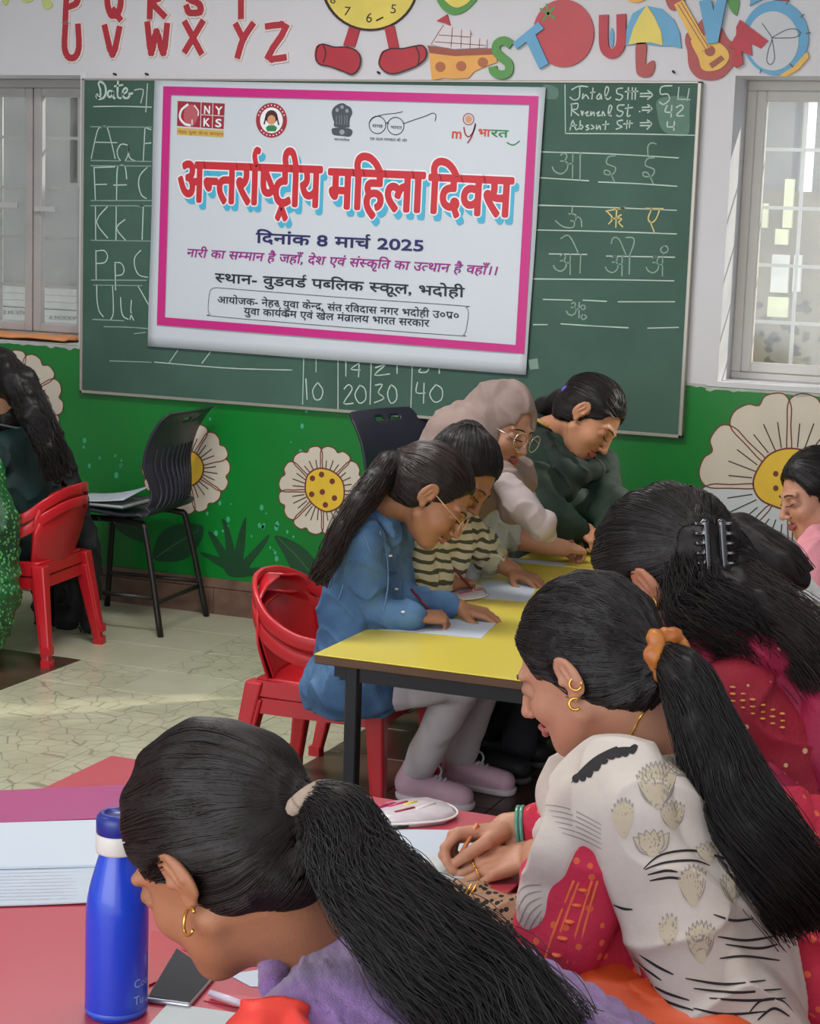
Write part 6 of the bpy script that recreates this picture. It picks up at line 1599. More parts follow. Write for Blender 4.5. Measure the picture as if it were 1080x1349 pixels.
# ---------------------------------------------------------------- woman in headscarf
def woman_hijab():
    Hd = Head(Jd(660, 562, 5.36), camdir(.66, .42, -.60), camdir(.36, -.90, -.18), 1.0)
    N = Jd(628, 612, 5.44); SL = Jd(668, 632, 5.56); SR = Jd(606, 648, 5.28); HL = Jd(600, 800, 5.62); HR = Jd(570, 812, 5.34)
    WR = at_z(742, 722, 0.60); ER = Jd(640, 712, depth_of(WR) + 0.02); WL = at_z(735, 706, 0.61); EL = Jd(690, 688, depth_of(WL) + 0.05); ER[2] = max(ER[2], 0.635); EL[2] = max(EL[2], 0.64)
    r = person((N[0], N[1], 0.35), 'woman in taupe headscarf, round glasses and pale grey top leaning over the table')
    S = Field(); Hd.build(S); S.cap(Hd.P(-0.035, 0, -0.05), N, 0.045, 0.048, 0.02); S.cap(SL, SR, 0.045, k=0.03)
    S.chain([SR, ER, WR], [0.042, 0.040, 0.026], 0.015); S.chain([SL, EL, WL], [0.042, 0.036, 0.025], 0.015)
    hand(S, WR, nrmz(at_z(790, 726, .575) - WR), camdir(0, -1, -.5), True, 'write', 0.9); hand(S, WL, nrmz(at_z(775, 712, .58) - WL), camdir(0.1, -1, -.35), False, 'clasp', 0.9)
    field_obj('body', S, 0.0034, M_skin, r, skin_col((182, 132, 104), Hd, (150, 84, 80)))
    face_details(Hd, S, r)
    M_top = mat('pale_grey_cotton', (172, 180, 186), 0.85, 0.04, 8, 0.1, 120)
    B = Field(); torso(B, N, SL, SR, HL, HR, 0.9, 0.014, 0.04); B.cap((HL + HR) / 2, (HL + HR) / 2 + [0, 0, -0.06], 0.12, 0.12, 0.03)
    B.chain([SR, ER * 0.78 + WR * 0.22], [0.07, 0.060], 0.02); B.chain([SL, EL * 0.72 + WL * 0.28], [0.07, 0.056], 0.02); B.disp = fold(0.010, (18, 18, 12))
    tp = field_obj('grey_top', B, 0.005, M_top, r)
    for E_, W_, rr, q in ((ER, WR, 0.058, .24), (EL, WL, 0.054, .30)):
        c = E_ * (1 - q) + W_ * q
        obj('lace_trim', join_geo([ring_geo(c + nrmz(W_ - E_) * o, W_ - E_, rr * s_, 0.003) for o, s_ in ((0, .92), (.008, .95))]), mat('lace_grey', (120, 122, 128), 0.8), tp, True)
    T_ = Field(); Kn = [Jd(690, 850, 5.40), Jd(706, 846, 5.55)]
    for Hp, K_ in ((HR, Kn[0]), (HL, Kn[1])): T_.chain([Hp, K_, np.array([K_[0], K_[1], 0.06])], [0.085, 0.06, 0.05], 0.02)
    field_obj('grey_trousers', T_, 0.007, mat('dark_trouser_cloth', (52, 50, 56), 0.85, 0.1, 12), r)
    # headscarf : shell round the head with a face opening, falling over shoulders and chest
    M_hj = mat('taupe_crepe', (146, 126, 118), 0.9, rgb2=(128, 110, 104), vscale=7, bump=0.12, bscale=180)
    K_ = Field(); K_.ell(Hd.P(-0.022, 0, 0.022), np.array([0.112, 0.094, 0.114]), Hd.R, 0.01); K_.ell(Hd.P(-0.03, 0, -0.07), np.array([0.085, 0.082, 0.075]), Hd.R, 0.04)
    K_.cap(Hd.P(-0.04, 0, -0.05), N, 0.080, 0.10, 0.05); K_.cap(SL, SR, 0.088, 0.085, 0.05); K_.chain([Hd.P(-0.01, -0.01, -0.125), Jd(662, 632, 5.25), Jd(676, 672, 5.25)], [0.044, 0.046, 0.042], 0.03)
    K_.chain([Jd(598, 575, 5.42), Jd(580, 640, 5.40)], [0.09, 0.09], 0.05); K_.cap(SR, SR * .4 + HR * .6, 0.08, 0.07, 0.04)
    K_.ell(Hd.P(0.085, 0, -0.024), np.array([0.070, 0.062, 0.100]), Hd.R, 0.010, -1)
    K_.disp = fold(0.007, (22, 22, 9))
    hj = field_obj('headscarf', K_, 0.0042, M_hj, r, it=1)
    sc_ = Field(); sc_.chain([Jd(668, 640, 5.20), Jd(690, 668, 5.17), Jd(712, 690, 5.15), Jd(722, 706, 5.18)], [0.036, 0.042, 0.036, 0.022], 0.03); sc_.disp = fold(0.006, (22, 22, 12))
    field_obj('scarf_end', sc_, 0.004, mat('pale_taupe_crepe', (164, 152, 150), 0.9, 0.06, 8), hj)
    g = [ring_geo(Hd.P(0.108, y * 0.033, -0.003), Hd.R @ np.array([1, y * .15, 0]), 0.025, 0.0015, 26) for y in (1, -1)]
    obj('glasses', join_geo(g + [tube_geo([Hd.P(0.112, 0.009, 0.0), Hd.P(0.112, -0.009, 0.0)], 0.0014, 6)] + [tube_geo([Hd.P(0.104, y * 0.057, 0.0), Hd.P(0.05, y * 0.082, 0.004)], 0.0016, 6) for y in (1, -1)]), mat('silver_frame', (206, 196, 184), 0.25, metal=0.8), r, True)
    obj('bangle', ring_geo(EL * 0.25 + WL * 0.75, WL - EL, 0.031, 0.004), M_gold, r, True)
woman_hijab()

# ---------------------------------------------------------------- woman in dark green at the board
def woman_green():
    Hd = Head(Jd(777, 552, 5.92), camdir(.56, .70, -.38), camdir(.72, -.66, -.10), 1.04)
    N = Jd(722, 572, 6.02); SL = Jd(776, 614, 6.06); SR = Jd(690, 610, 5.92); HL = Jd(776, 742, 6.08); HR = Jd(708, 744, 5.98)
    WR = at_z(772, 700, 0.62); ER = Jd(706, 690, 5.80); WL = at_z(800, 700, 0.62); EL = Jd(802, 672, 5.92); ER[2] = max(ER[2], 0.66); EL[2] = max(EL[2], 0.66)
    r = person((N[0], N[1] - 0.1, 0.35), 'woman in dark green kurta bending at the far table before the chalkboard')
    S = Field(); Hd.build(S); S.cap(Hd.P(-0.035, 0, -0.05), N, 0.047, 0.05, 0.02); S.cap(SL, SR, 0.045, k=0.03); S.cap(N, (SL + SR) / 2, 0.05, 0.07, 0.03)
    S.chain([SR, ER, WR], [0.042, 0.040, 0.027], 0.015); S.chain([SL, EL, WL], [0.042, 0.036, 0.026], 0.015)
    hand(S, WR, nrmz(at_z(800, 722, .59) - WR), camdir(0, -1, -.5), True, 'write', 0.95); hand(S, WL, nrmz(at_z(812, 722, .58) - WL), camdir(0.1, -1, -.35), False, 'clasp', 0.95)
    field_obj('body', S, 0.0036, M_skin, r, skin_col((184, 130, 98), Hd, (160, 84, 78))); face_details(Hd, S, r)
    M_gk = motif_mat('dark_green_kurta', (22, 50, 36), (14, 36, 26), (176, 190, 176), 11, 0.09)
    B = Field(); torso(B, N, SL, SR, HL, HR, 1.02, 0.018, 0.05); B.ell(N + camdir(.3, -.9, -.1) * 0.02, 0.07, k=0.02, op=-1)
    B.cap(Jd(700, 634, 5.88), Jd(734, 652, 5.90), 0.10, 0.08, 0.05)
    B.chain([SR, ER, ER * 0.25 + WR * 0.75], [0.082, 0.078, 0.055], 0.03); B.chain([SL, EL, EL * 0.3 + WL * 0.7], [0.078, 0.072, 0.052], 0.03); B.disp = fold(0.010, (14, 14, 8))
    field_obj('green_kurta', B, 0.005, M_gk, r)
    D_ = Field(); D_.chain([Jd(708, 560, 6.05), Jd(716, 586, 5.92), Jd(734, 612, 5.86), Jd(758, 624, 5.86), Jd(788, 618, 5.96)], [0.040, 0.042, 0.042, 0.040, 0.036], 0.03); D_.chain([Jd(738, 616, 5.85), Jd(748, 648, 5.84)], [0.045, 0.035], 0.03); D_.disp = fold(0.009, (20, 20, 10))
    field_obj('dark_scarf', D_, 0.0045, mat('black_green_scarf', (18, 34, 28), 0.85, 0.1, 10), r)
    obj('neckline_gold', tube_geo(crom([Jd(700, 548, 5.96), Jd(712, 556, 5.93), Jd(722, 562, 5.93)], 4), 0.006, 6), mat('gold_border', (176, 140, 70), 0.6), r, True)
    T_ = Field()
    for Hp in (HR, HL): T_.chain([Hp - [0, 0, .08], [Hp[0] + 0.12, Hp[1] - 0.28, 0.41], [Hp[0] + 0.14, Hp[1] - 0.3, 0.07]], [0.09, 0.07, 0.06], 0.02)
    field_obj('green_trousers', T_, 0.008, MATS['black_green_scarf'], r)
    H = Field(); hair_cap(Hd, H); tie = Jd(752, 522, 5.98)
    H.cap(Hd.P(-0.09, 0, 0.04), tie, 0.040, 0.026, 0.03); sp = [tie, Jd(738, 528, 6.02), Jd(716, 537, 6.08), Jd(700, 548, 6.12), Jd(692, 580, 6.16), Jd(690, 620, 6.18)]
    H.chain(sp, [0.026, 0.034, 0.032, 0.028, 0.024, 0.015], 0.02); H.disp = lambda P: 0.0015 * wnoise(P, 120)
    hr = field_obj('hair', H, 0.004, M_hair, r); strand_mesh('hair_strands', scalp_strands(Hd, H, tie, 380, RS), 0.0008, M_strand, hr)['kind'] = 'stuff'
    sc = Field(); 
    for k in range(7): a = k * 0.9; sc.ell(Jd(749, 517, 5.925) + camdir(math.cos(a), math.sin(a), .3) * 0.013, (0.012, 0.012, 0.012), k=0.008)
    field_obj('blue_scrunchie', sc, 0.004, mat('blue_velvet', (92, 92, 196), 0.8), hr)
    e = Hd.P(0.0, 0.080, -0.036); obj('earring', lathe_geo([(0.0001, -.005), (.005, 0), (.0001, .005)], 8, e), M_gold, r, True)
woman_green()

# ---------------------------------------------------------------- small girl in pink
def girl_pink():
    Hd = Head(Jd(1072, 652, 5.02), camdir(-.90, .28, -.22), camdir(-.26, -.96, -.05), 0.95)
    N = Jd(1088, 706, 5.06); SL = Jd(1075, 738, 4.90); SR = Jd(1110, 735, 5.18); HL = Jd(1100, 870, 4.94); HR = Jd(1130, 865, 5.14)
    EL = Jd(1062, 790, 4.84); WL = at_z(1040, 800, 0.60); WR = at_z(1050, 775, 0.60); ER = Jd(1098, 790, 5.2)
    r = person((N[0], N[1], 0.35), 'small girl in pink sweatshirt in profile at the right edge')
    S = Field(); Hd.build(S); S.cap(Hd.P(-0.035, 0, -0.05), N, 0.040, 0.045, 0.02); S.cap(SL, SR, 0.04, k=0.03)
    S.chain([SR, ER, WR], [0.034, 0.03, 0.02], 0.015); S.chain([SL, EL, WL], [0.034, 0.03, 0.02], 0.015)
    hand(S, WL, camdir(-1, .2, .2), camdir(0, -1, -.4), False, 'rest', 0.78); hand(S, WR, camdir(-1, .2, .2), camdir(0, -1, -.4), True, 'rest', 0.78)
    field_obj('body', S, 0.0033, M_skin, r, skin_col((182, 132, 108), Hd, (158, 92, 88))); face_details(Hd, S, r)
    B = Field(); torso(B, N, SL, SR, HL, HR, 0.85, 0.014, 0.04); B.chain([SR, ER, WR], [0.056, 0.05, 0.036], 0.02); B.chain([SL, EL, WL * .9 + EL * .1], [0.056, 0.05, 0.036], 0.02)
    B.chain([Jd(1062, 716, 4.94), Jd(1076, 706, 4.92), Jd(1098, 704, 4.98)], [0.026, 0.03, 0.03], 0.015); B.disp = fold(0.010, (18, 18, 10))
    field_obj('pink_sweatshirt', B, 0.0045, mat('pink_fleece', (212, 140, 150), 0.95, 0.05, 10, 0.15, 160), r)
    T_ = Field()
    for Hp in (HR, HL): T_.chain([Hp, Hp + [-0.26, 0.03, 0.0], Hp + [-0.27, 0.03, -0.3]], [0.075, 0.05, 0.04], 0.02)
    field_obj('dark_leggings', T_, 0.008, MATS['dark_trouser_cloth'], r)
    H = Field(); hair_cap(Hd, H, ears=False, thick=1.4); H.ell(Hd.P(-0.035, 0.072, -0.02), np.array([0.048, 0.016, 0.055]), Hd.R, 0.01); H.ell(Hd.P(-0.035, -0.072, -0.02), np.array([0.048, 0.016, 0.055]), Hd.R, 0.01); H.cap(Hd.P(-0.08, 0, 0), Hd.P(-0.11, 0, -0.06), 0.05, 0.03, 0.03)
    H.disp = lambda P: 0.0015 * wnoise(P, 120)
    hr = field_obj('hair', H, 0.004, M_hair, r); strand_mesh('hair_strands', scalp_strands(Hd, H, Hd.P(-0.11, 0, -0.06), 300, RS), 0.0007, M_strand, hr)['kind'] = 'stuff'
girl_pink()

# ---------------------------------------------------------------- woman in dark green at the left edge, back to us
def woman_left():
    Hd = Head(at_y(-14, 512, 5.55), camdir(-.55, .45, .62), camdir(-.30, -.92, .15), 1.02)
    N = at_y(8, 560, 5.58); SL = at_y(-22, 606, 5.40); SR = at_y(52, 590, 5.76); HL = at_y(12, 722, 5.46); HR = at_y(46, 714, 5.68)
    EL = at_y(-50, 680, 5.35); WL = at_y(-110, 700, 5.40); ER = at_y(30, 670, 5.9); WR = at_y(-60, 700, 5.9)
    r = person((N[0], N[1], 0.35), 'woman in dark green at the left edge seen from behind, black curls')
    S = Field(); Hd.build(S); S.cap(Hd.P(-0.035, 0, -0.05), N, 0.047, 0.05, 0.02); S.cap(SL, SR, 0.045, k=0.03); S.cap(N, (SL + SR) / 2, 0.05, 0.07, 0.03)
    S.chain([SR, ER, WR], [0.042, 0.036, 0.026], 0.015); S.chain([SL, EL, WL], [0.042, 0.036, 0.026], 0.015)
    hand(S, WL, camdir(-1, 0, .2), camdir(0, -1, -.4), False, 'rest', 0.95); hand(S, WR, camdir(-1, 0, .2), camdir(0, -1, -.4), True, 'rest', 0.95)
    field_obj('body', S, 0.005, M_skin, r, skin_col(SKIN_L, Hd))
    M_dg = mat('bottle_green_cloth', (14, 58, 52), 0.8, rgb2=(8, 38, 36), vscale=4, bump=0.15, bscale=90)
    B = Field(); torso(B, N, SL, SR, HL, HR, 1.0, 0.014, 0.05, 1.05); B.chain([SR, ER, WR * .9 + ER * .1], [0.085, 0.07, 0.05], 0.03); B.chain([SL, EL, WL * .9 + EL * .1], [0.085, 0.07, 0.05], 0.03); B.cap((HL + HR) / 2, (HL + HR) / 2 + [0.02, 0, -0.05], 0.13, 0.13, 0.04)
    B.ell(N + [0, 0, .04], 0.06, k=0.02, op=-1); B.plane((0, 0, 0.352), (0, 0, -1), 0.01); B.disp = fold(0.014, (9, 9, 16)); field_obj('green_kurta', B, 0.006, M_dg, r)
    obj('neck_border', ring_geo(N + [0, 0, -.002], (.1, .2, 1), 0.075, 0.004), mat('grey_border', (110, 120, 124), 0.7), r, True)
    D_ = Field(); D_.chain([at_y(66, 560, 5.72), at_y(84, 610, 5.80), at_y(104, 660, 5.86), at_y(118, 720, 5.90), at_y(120, 780, 5.90), at_y(117, 822, 5.90)], [0.035, 0.04, 0.04, 0.038, 0.036, 0.032], 0.03)
    D_.chain([at_y(92, 720, 5.93), at_y(90, 780, 5.93), at_y(88, 818, 5.93)], [0.05, 0.05, 0.045], 0.04); D_.chain([at_y(55, 730, 5.96), at_y(60, 812, 5.96)], [0.05, 0.045], 0.04); D_.disp = fold(0.014, (26, 26, 5))
    dp = field_obj('black_dupatta', D_, 0.006, mat('black_chiffon', (14, 20, 20), 0.8, 0.1, 8), r)
    for k in range(5):
        a = at_y(104 + 6 * k, 824 + rnd.uniform(-3, 3), 5.90); obj('tassel', tube_geo(crom([a, a + [0.01, 0, -0.02], a + [-0.003, 0, -0.045], a + [0.008, 0, -0.06]], 4), 0.003, 5), MATS['black_chiffon'], dp, True)
    T_ = Field()
    for Hp in (HR, HL): T_.chain([Hp, Hp + [-0.33, 0.05, 0.02], Hp + [-0.34, 0.05, -0.3]], [0.09, 0.065, 0.05], 0.02)
    field_obj('green_trousers', T_, 0.008, M_dg, r)
    H = Field(); hair_cap(Hd, H, thick=2); sp = [Hd.P(-0.1, 0, 0.03), at_y(26, 508, 5.50), at_y(46, 545, 5.46), at_y(64, 588, 5.46), at_y(76, 630, 5.48)]
    H.ell(N + (0, 0, 0.03), 0.075, k=0.03); H.chain(sp, [0.066, 0.06, 0.052, 0.040, 0.02], 0.03); H.disp = lambda P: 0.005 * wnoise(P, 60) + 0.002 * wnoise(P, 130)
    hr = field_obj('hair', H, 0.005, M_hair, r); strand_mesh('curl_strands', tail_strands(sp, [0.05, 0.056, 0.055, 0.048, 0.032], 420, RS, 30, 0.006, 0.6, 40), 0.0009, M_strand, hr)['kind'] = 'stuff'
woman_left()
def shawl_left():
    c = at_z(-70, 900, 0.0)
    r = person((c[0], c[1], 0), 'figure cropped by the left edge, only a sequined bright green shawl showing')
    D_ = Field(); dd = depth_of(at_z(5, 884, 0.0)) - 0.05
    D_.chain([Jd(-66, 560, dd), Jd(-40, 620, dd), Jd(-26, 700, dd), Jd(-24, 780, dd), Jd(-34, 830, dd), Jd(-52, 880, dd)], [0.05, 0.09, 0.115, 0.12, 0.10, 0.06], 0.06)
    D_.chain([Jd(-90, 560, dd + .1), Jd(-90, 860, dd + .1)], [0.15, 0.18], 0.06); D_.ell(Jd(-110, 505, dd + .1), (0.09, 0.09, 0.11), k=0.04)
    D_.disp = fold(0.016, (20, 20, 4))
    M_sq = motif_mat('sequined_green', (26, 92, 46), (14, 60, 32), (92, 160, 90), 70, 0.35, 0.5, 0.4)
    field_obj('green_shawl', D_, 0.007, M_sq, r)
    H = Field(); H.ell(Jd(-112, 500, dd + .1), (0.095, 0.095, 0.115), k=0.03); field_obj('hair', H, 0.008, M_hair, r)
shawl_left()

# ---------------------------------------------------------------- foreground: woman with printed white scarf
def woman_white():
    Hd = Head(Jd(768, 878, 2.66), camdir(-.82, .37, .44), camdir(-.36, -.93, .02), 0.98)
    N = Jd(850, 985, 2.68); SL = Jd(812, 1062, 2.52); SR = Jd(925, 1020, 2.86); HL = Jd(925, 1400, 2.44); HR = Jd(1015, 1380, 2.66)
    WR = at_z(668, 1092, 0.605); ER = Jd(800, 1085, 2.95); WL = at_z(706, 1126, 0.585); EL = Jd(752, 1235, 2.52)
    r = person((N[0], N[1], 0.35), 'woman in white printed scarf over pink kurta, orange scrunchie on long ponytail')
    S = Field(); Hd.build(S); S.chain([Hd.P(-0.035, 0, -0.05), N, (SL + SR) / 2], [0.050, 0.053, 0.08], 0.03); S.cap(SL, SR, 0.045, k=0.03)
    S.chain([SR, ER, WR], [0.042, 0.036, 0.0255], 0.015); S.chain([SL, EL, WL], [0.042, 0.038, 0.0255], 0.015)
    PR, tr = hand(S, WR, nrmz(at_z(556, 1108, .590) - WR), camdir(.15, -.85, .28), True, 'write', 1.0, 0.003)
    PL, tl = hand(S, WL, nrmz(at_z(612, 1150, .558) - WL), camdir(-.1, -1, -.45), False, 'rest', 0.98, 0.003)
    field_obj('body', S, 0.0024, M_skin, r, skin_col((186, 134, 106), Hd, (176, 104, 92))); face_details(Hd, S, r)
    # pink kurta
    M_pk = motif_mat('pink_orange_kurta', (206, 44, 78), (190, 36, 62), (230, 104, 66), 48, 0.24, 0.8, 0.2, 0.35)
    B = Field(); torso(B, N, SL, SR, HL, HR, 1.0, -0.008, 0.05); B.ell(N + camdir(-.2, -.9, 0) * 0.02, 0.07, k=0.02, op=-1)
    B.chain([SL, EL, EL * 0.35 + WL * 0.65], [0.068, 0.066, 0.044], 0.03); B.chain([SR, ER, ER * 0.3 + WR * 0.7], [0.062, 0.056, 0.043], 0.03)
    B.cap(Jd(1040, 1100, 2.72), Jd(1080, 1400, 2.66), 0.07, 0.12, 0.04); B.disp = fold(0.010, (16, 16, 9))
    kt = field_obj('pink_kurta', B, 0.0036, M_pk, r)
    M_or = mat('orange_band', (232, 112, 70), 0.8, 0.08, 60)
    for off in (0, 9, 30, 39):      # woven border bands down the sleeve
        q = px_on(B, [(716 + off, 1270), (728 + off, 1232), (742 + off * .9, 1195), (756 + off * .8, 1160)], 2.2, 3.1, 0.001)
        if len(q) > 2: obj('sleeve_band', tube_geo(crom(q, 5), 0.0022, 5), M_or, kt, True)
    q = px_on(B, [(737 + 14 * i, 1262 - 24 * i) for i in range(0)] + [(733, 1258), (741, 1236), (750, 1214), (760, 1192), (768, 1172)], 2.2, 3.1, 0.001)
    if q: blobs('sleeve_motif', q, 0.008, M_or, kt, 0.3)
    L_ = Field(); a, b = at_z(612, 1186, .585), Jd(708, 1222, 2.66)
    L_.cap(a, b, 0.030, 0.045, 0.01); L_.disp = fold(0.006, (26, 26, 18))
    field_obj('lace_cuff', L_, 0.003, motif_mat('tan_lace', (176, 138, 104), (150, 112, 84), (24, 20, 20), 95, 0.42, 0.8, 0.3), r)
    obj('gold_bangle', join_geo([ring_geo(a * 0.9 + b * 0.1 + (b - a) * o, b - a, 0.033, 0.0022) for o in (0, 0.06)]), M_gold, r, True)
    # orange salwar over the lap
    T_ = Field(); T_.chain([HL, Jd(800, 1345, 2.48), Jd(720, 1420, 2.75)], [0.10, 0.075, 0.06], 0.03); T_.chain([HR, Jd(880, 1360, 2.72), Jd(800, 1420, 2.95)], [0.10, 0.075, 0.06], 0.03)
    for K_ in (Jd(720, 1420, 2.75), Jd(800, 1420, 2.95)): T_.cap(K_, np.array([K_[0], K_[1], 0.05]), 0.06, 0.05, 0.02)
    T_.disp = fold(0.010); field_obj('orange_salwar', T_, 0.006, mat('orange_silk', (226, 88, 40), 0.5, 0.08, 6), r)
    # white scarf : over both shoulders, falling in front and down the back
    M_wd = mat('white_printed_chiffon', (214, 204, 194), 0.8, rgb2=(196, 184, 172), vscale=6, bump=0.08, bscale=90)
    D_ = Field(); torso(D_, N, SL, SR, HL, HR, 1.0, 0.016, 0.05)
    D_.cap(SL, SL * 0.6 + EL * 0.4, 0.082, 0.076, 0.04)
    D_.ell(N + camdir(-.35, -.85, 0) * 0.030, 0.086, k=0.02, op=-1)
    D_.plane(Jd(800, 1180, 2.5), camdir(-.90, .44, 0), 0.012)
    D_.chain([Jd(815, 1015, 2.56), Jd(770, 1062, 2.52), Jd(735, 1130, 2.50), Jd(708, 1192, 2.50), Jd(690, 1222, 2.52)], [0.040, 0.046, 0.040, 0.034, 0.018], 0.03)
    D_.chain([Jd(762, 1008, 2.80), Jd(748, 1045, 2.74), Jd(735, 1100, 2.66)], [0.030, 0.040, 0.03], 0.03)
    D_.plane(Jd(842, 1240, 2.36), camdir(-.86, .50, -.15), 0.02) if False else None
    D_.disp = fold(0.011, (13, 13, 7), 46, 0.0015)
    # let the pink sleeve and right flank show: cut the cloth away there
    D_.cap(Jd(800, 1225, 2.34), Jd(850, 1330, 2.28), 0.034, 0.04, 0.015, -1) if False else None
    D_.plane(Jd(1045, 1240, 2.6), camdir(.95, -.1, .0), 0.01)
    dp = field_obj('printed_scarf', D_, 0.003, M_wd, r)
    M_bk = mat('print_ink', (40, 36, 38), 0.85); M_gy = mat('print_grey_leaf', (150, 142, 134), 0.85); M_bg = mat('print_beige_leaf', (198, 184, 158), 0.85)
    from mathutils.bvhtree import BVHTree
    bv = BVHTree.FromObject(dp, bpy.context.evaluated_depsgraph_get())
    mwi = dp.matrix_world
    def sprint(name, lines, w, m, n=5):
        V, Fc = [], []
        for l in lines:
            px = crom([np.array(p, float) for p in l], n); run = []
            for u, v in px:
                o_, no, _, _ = bv.ray_cast(Vector(CAMP), Vector(ray(u, v)).normalized())
                if o_ is None: continue
                o_ = np.array(o_); no = np.array(no); no = -no if no @ ray(u, v) > 0 else no
                if run and np.linalg.norm(run[-1][0] - o_) > 0.04: break
                run.append((o_ + no * 0.0009, no))
            k = len(run)
            if k < 3: continue
            b0 = len(V)
            for i in range(k):
                t = run[min(i + 1, k - 1)][0] - run[max(i - 1, 0)][0]; t /= np.linalg.norm(t) + 1e-9; sd = np.cross(run[i][1], t); sd /= np.linalg.norm(sd) + 1e-9
                ww = w * (0.3 + 0.7 * math.sin(math.pi * min(1, (i + 0.5) / k))); V += [run[i][0] + sd * ww, run[i][0] - sd * ww]
            for i in range(k - 1): a_ = b0 + 2 * i; Fc.append((a_, a_ + 1, a_ + 3, a_ + 2))
        if V: o = obj(name, (V, Fc), m, dp, True); o['kind'] = 'stuff'
    Q = lambda x, y: (640 + x / 1.903, 640 + y / 1.903)       # crop frame of the close study
    blk = [[(395, 960), (440, 925), (520, 915), (600, 935), (650, 945), (672, 925)], [(398, 962), (450, 945), (520, 940), (560, 952)], [(405, 975), (450, 965), (480, 968)], [(410, 990), (460, 982), (500, 988)], [(430, 1010), (470, 1005)], [(640, 960), (668, 950), (655, 975)], [(650, 930), (672, 915), (668, 965)],
           [(365, 1180), (400, 1210), (440, 1240)], [(385, 1175), (430, 1205), (470, 1225)], [(400, 1240), (450, 1270), (510, 1290)], [(410, 1262), (460, 1295), (520, 1315)], [(440, 1180), (480, 1205)],
           [(570, 1075), (620, 1090), (670, 1085)], [(590, 1105), (640, 1115)], [(580, 1130), (650, 1140), (720, 1130)], [(600, 1150), (680, 1160), (730, 1150)], [(585, 1185), (650, 1180), (735, 1190)], [(500, 1235), (600, 1250), (700, 1240)], [(520, 1260), (620, 1270), (740, 1262)], [(560, 1285), (660, 1290), (750, 1285)], [(520, 1310), (600, 1325), (700, 1318)], [(590, 1165), (660, 1172)], [(620, 1208), (720, 1215)], [(600, 1225), (690, 1228)],
           [(270, 1000), (300, 1020), (310, 1035)], [(320, 1050), (345, 1060), (368, 1062)], [(215, 745), (260, 700), (310, 675)], [(660, 1320), (690, 1290), (740, 1290), (770, 1320)], [(680, 1340), (720, 1310), (760, 1330)]]
    sprint('ink_waves', [[Q(*p) for p in l] for l in blk], 0.0018, M_bk)
    leaf = []
    for i in range(9): t = i / 8; leaf.append([(225 + 140 * t, 745 - 80 * t + 8 * math.sin(i)), (232 + 145 * t, 722 - 72 * t)])
    sprint('ink_leaf', [[Q(*a), Q((a[0] + b[0]) / 2 - 3, (a[1] + b[1]) / 2), Q(*b)] for a, b in leaf] + [[Q(218, 742), Q(270, 698), Q(330, 664), Q(375, 660)]] * 1 + [[Q(222, 736), Q(275, 688), Q(330, 656)]], 0.0050, M_bk)
    gr, bg_ = [], []
    for (cx, cy, sx, sy, n_) in ((430, 760, 62, 70, 11), (345, 840, 34, 60, 7), (470, 830, 40, 42, 7), (560, 800, 30, 60, 6), (520, 1010, 44, 62, 8), (620, 1010, 40, 50, 7), (540, 1150, 46, 62, 8), (460, 1120, 30, 50, 5), (420, 900, 60, 40, 6), (500, 700, 70, 40, 7), (560, 920, 40, 30, 5)):
        for i in range(n_):
            a = (i / n_ - .5) * 2.1; hw = sx * 0.26; bx, by = cx, cy + sy * .7; tx, ty = cx + sx * math.sin(a), cy - sy * math.cos(a); mx_, my_ = (bx + tx) / 2, (by + ty) / 2; ca_, sa_ = math.cos(a), math.sin(a)
            gr.append([Q(bx, by), Q(mx_ - hw * ca_, my_ - hw * sa_), Q(tx, ty)]); gr.append([Q(tx, ty), Q(mx_ + hw * ca_, my_ + hw * sa_), Q(bx, by)])
            bg_.append([Q(bx, by), Q(mx_, my_), Q(tx * .9 + bx * .1, ty * .9 + by * .1)])
            if i % 3 == 1: gr.append([Q(bx, by), Q(mx_ + 3, my_), Q(tx * .7 + bx * .3, ty * .7 + by * .3)])
    sprint('beige_flowers', bg_, 0.0052, M_bg, 3); sprint('grey_flowers', gr, 0.0011, M_gy, 4)
    fine = [[Q(150 + 8 * i, 800 + 14 * i), Q(210 + 6 * i, 810 + 15 * i), Q(290, 850 + 12 * i)] for i in range(6)] + [[Q(60 + 12 * i, 1080 + 9 * i), Q(90 + 8 * i, 1010 + 20 * i), Q(140, 1000 + 16 * i)] for i in range(6)]
    sprint('fine_scarf_lines', fine, 0.0009, M_gy, 4)
    # jewellery
    obj('necklace', tube_geo(crom(px_on(S, [(858, 930), (845, 942), (838, 955), (830, 970), (822, 985)], 2.3, 3.0, 0.002), 5), 0.0018, 6), M_gold, r, True)
    e = Hd.P(-0.017, 0.0895, -0.012); obj('ear_hoop', ring_geo(e, camdir(.2, .1, 1), 0.0085, 0.0018, 18), M_gold, r, True)
    e = Hd.P(-0.002, 0.084, -0.038); obj('earring', join_geo([ring_geo(e, camdir(.2, .1, 1), 0.008, 0.0022, 18, (30, 290))]), M_gold, r, True)
    obj('green_bangle', join_geo([ring_geo(ER * 0.17 + WR * 0.83 + nrmz(WR - ER) * o, WR - ER, 0.034, 0.0034) for o in (0, 0.007)]), mat('glass_bangle_green', (86, 150, 128), 0.2), r, True)
    rc = PL(0.097, -0.0095, 0.0); obj('finger_ring', ring_geo(rc, PL(1, 0, -.3) - PL(0, 0, 0), 0.0098, 0.0016, 18), M_gold, r, True); rc = PL(0.098, 0.0095, 0.0); obj('finger_ring', ring_geo(rc, PL(1, 0, -.3) - PL(0, 0, 0), 0.0099, 0.0014, 18), M_gold, r, True)
    # hair
    H = Field(); hair_cap(Hd, H, thick=1.1, low=-0.085); tie = Jd(874, 862, 2.585)
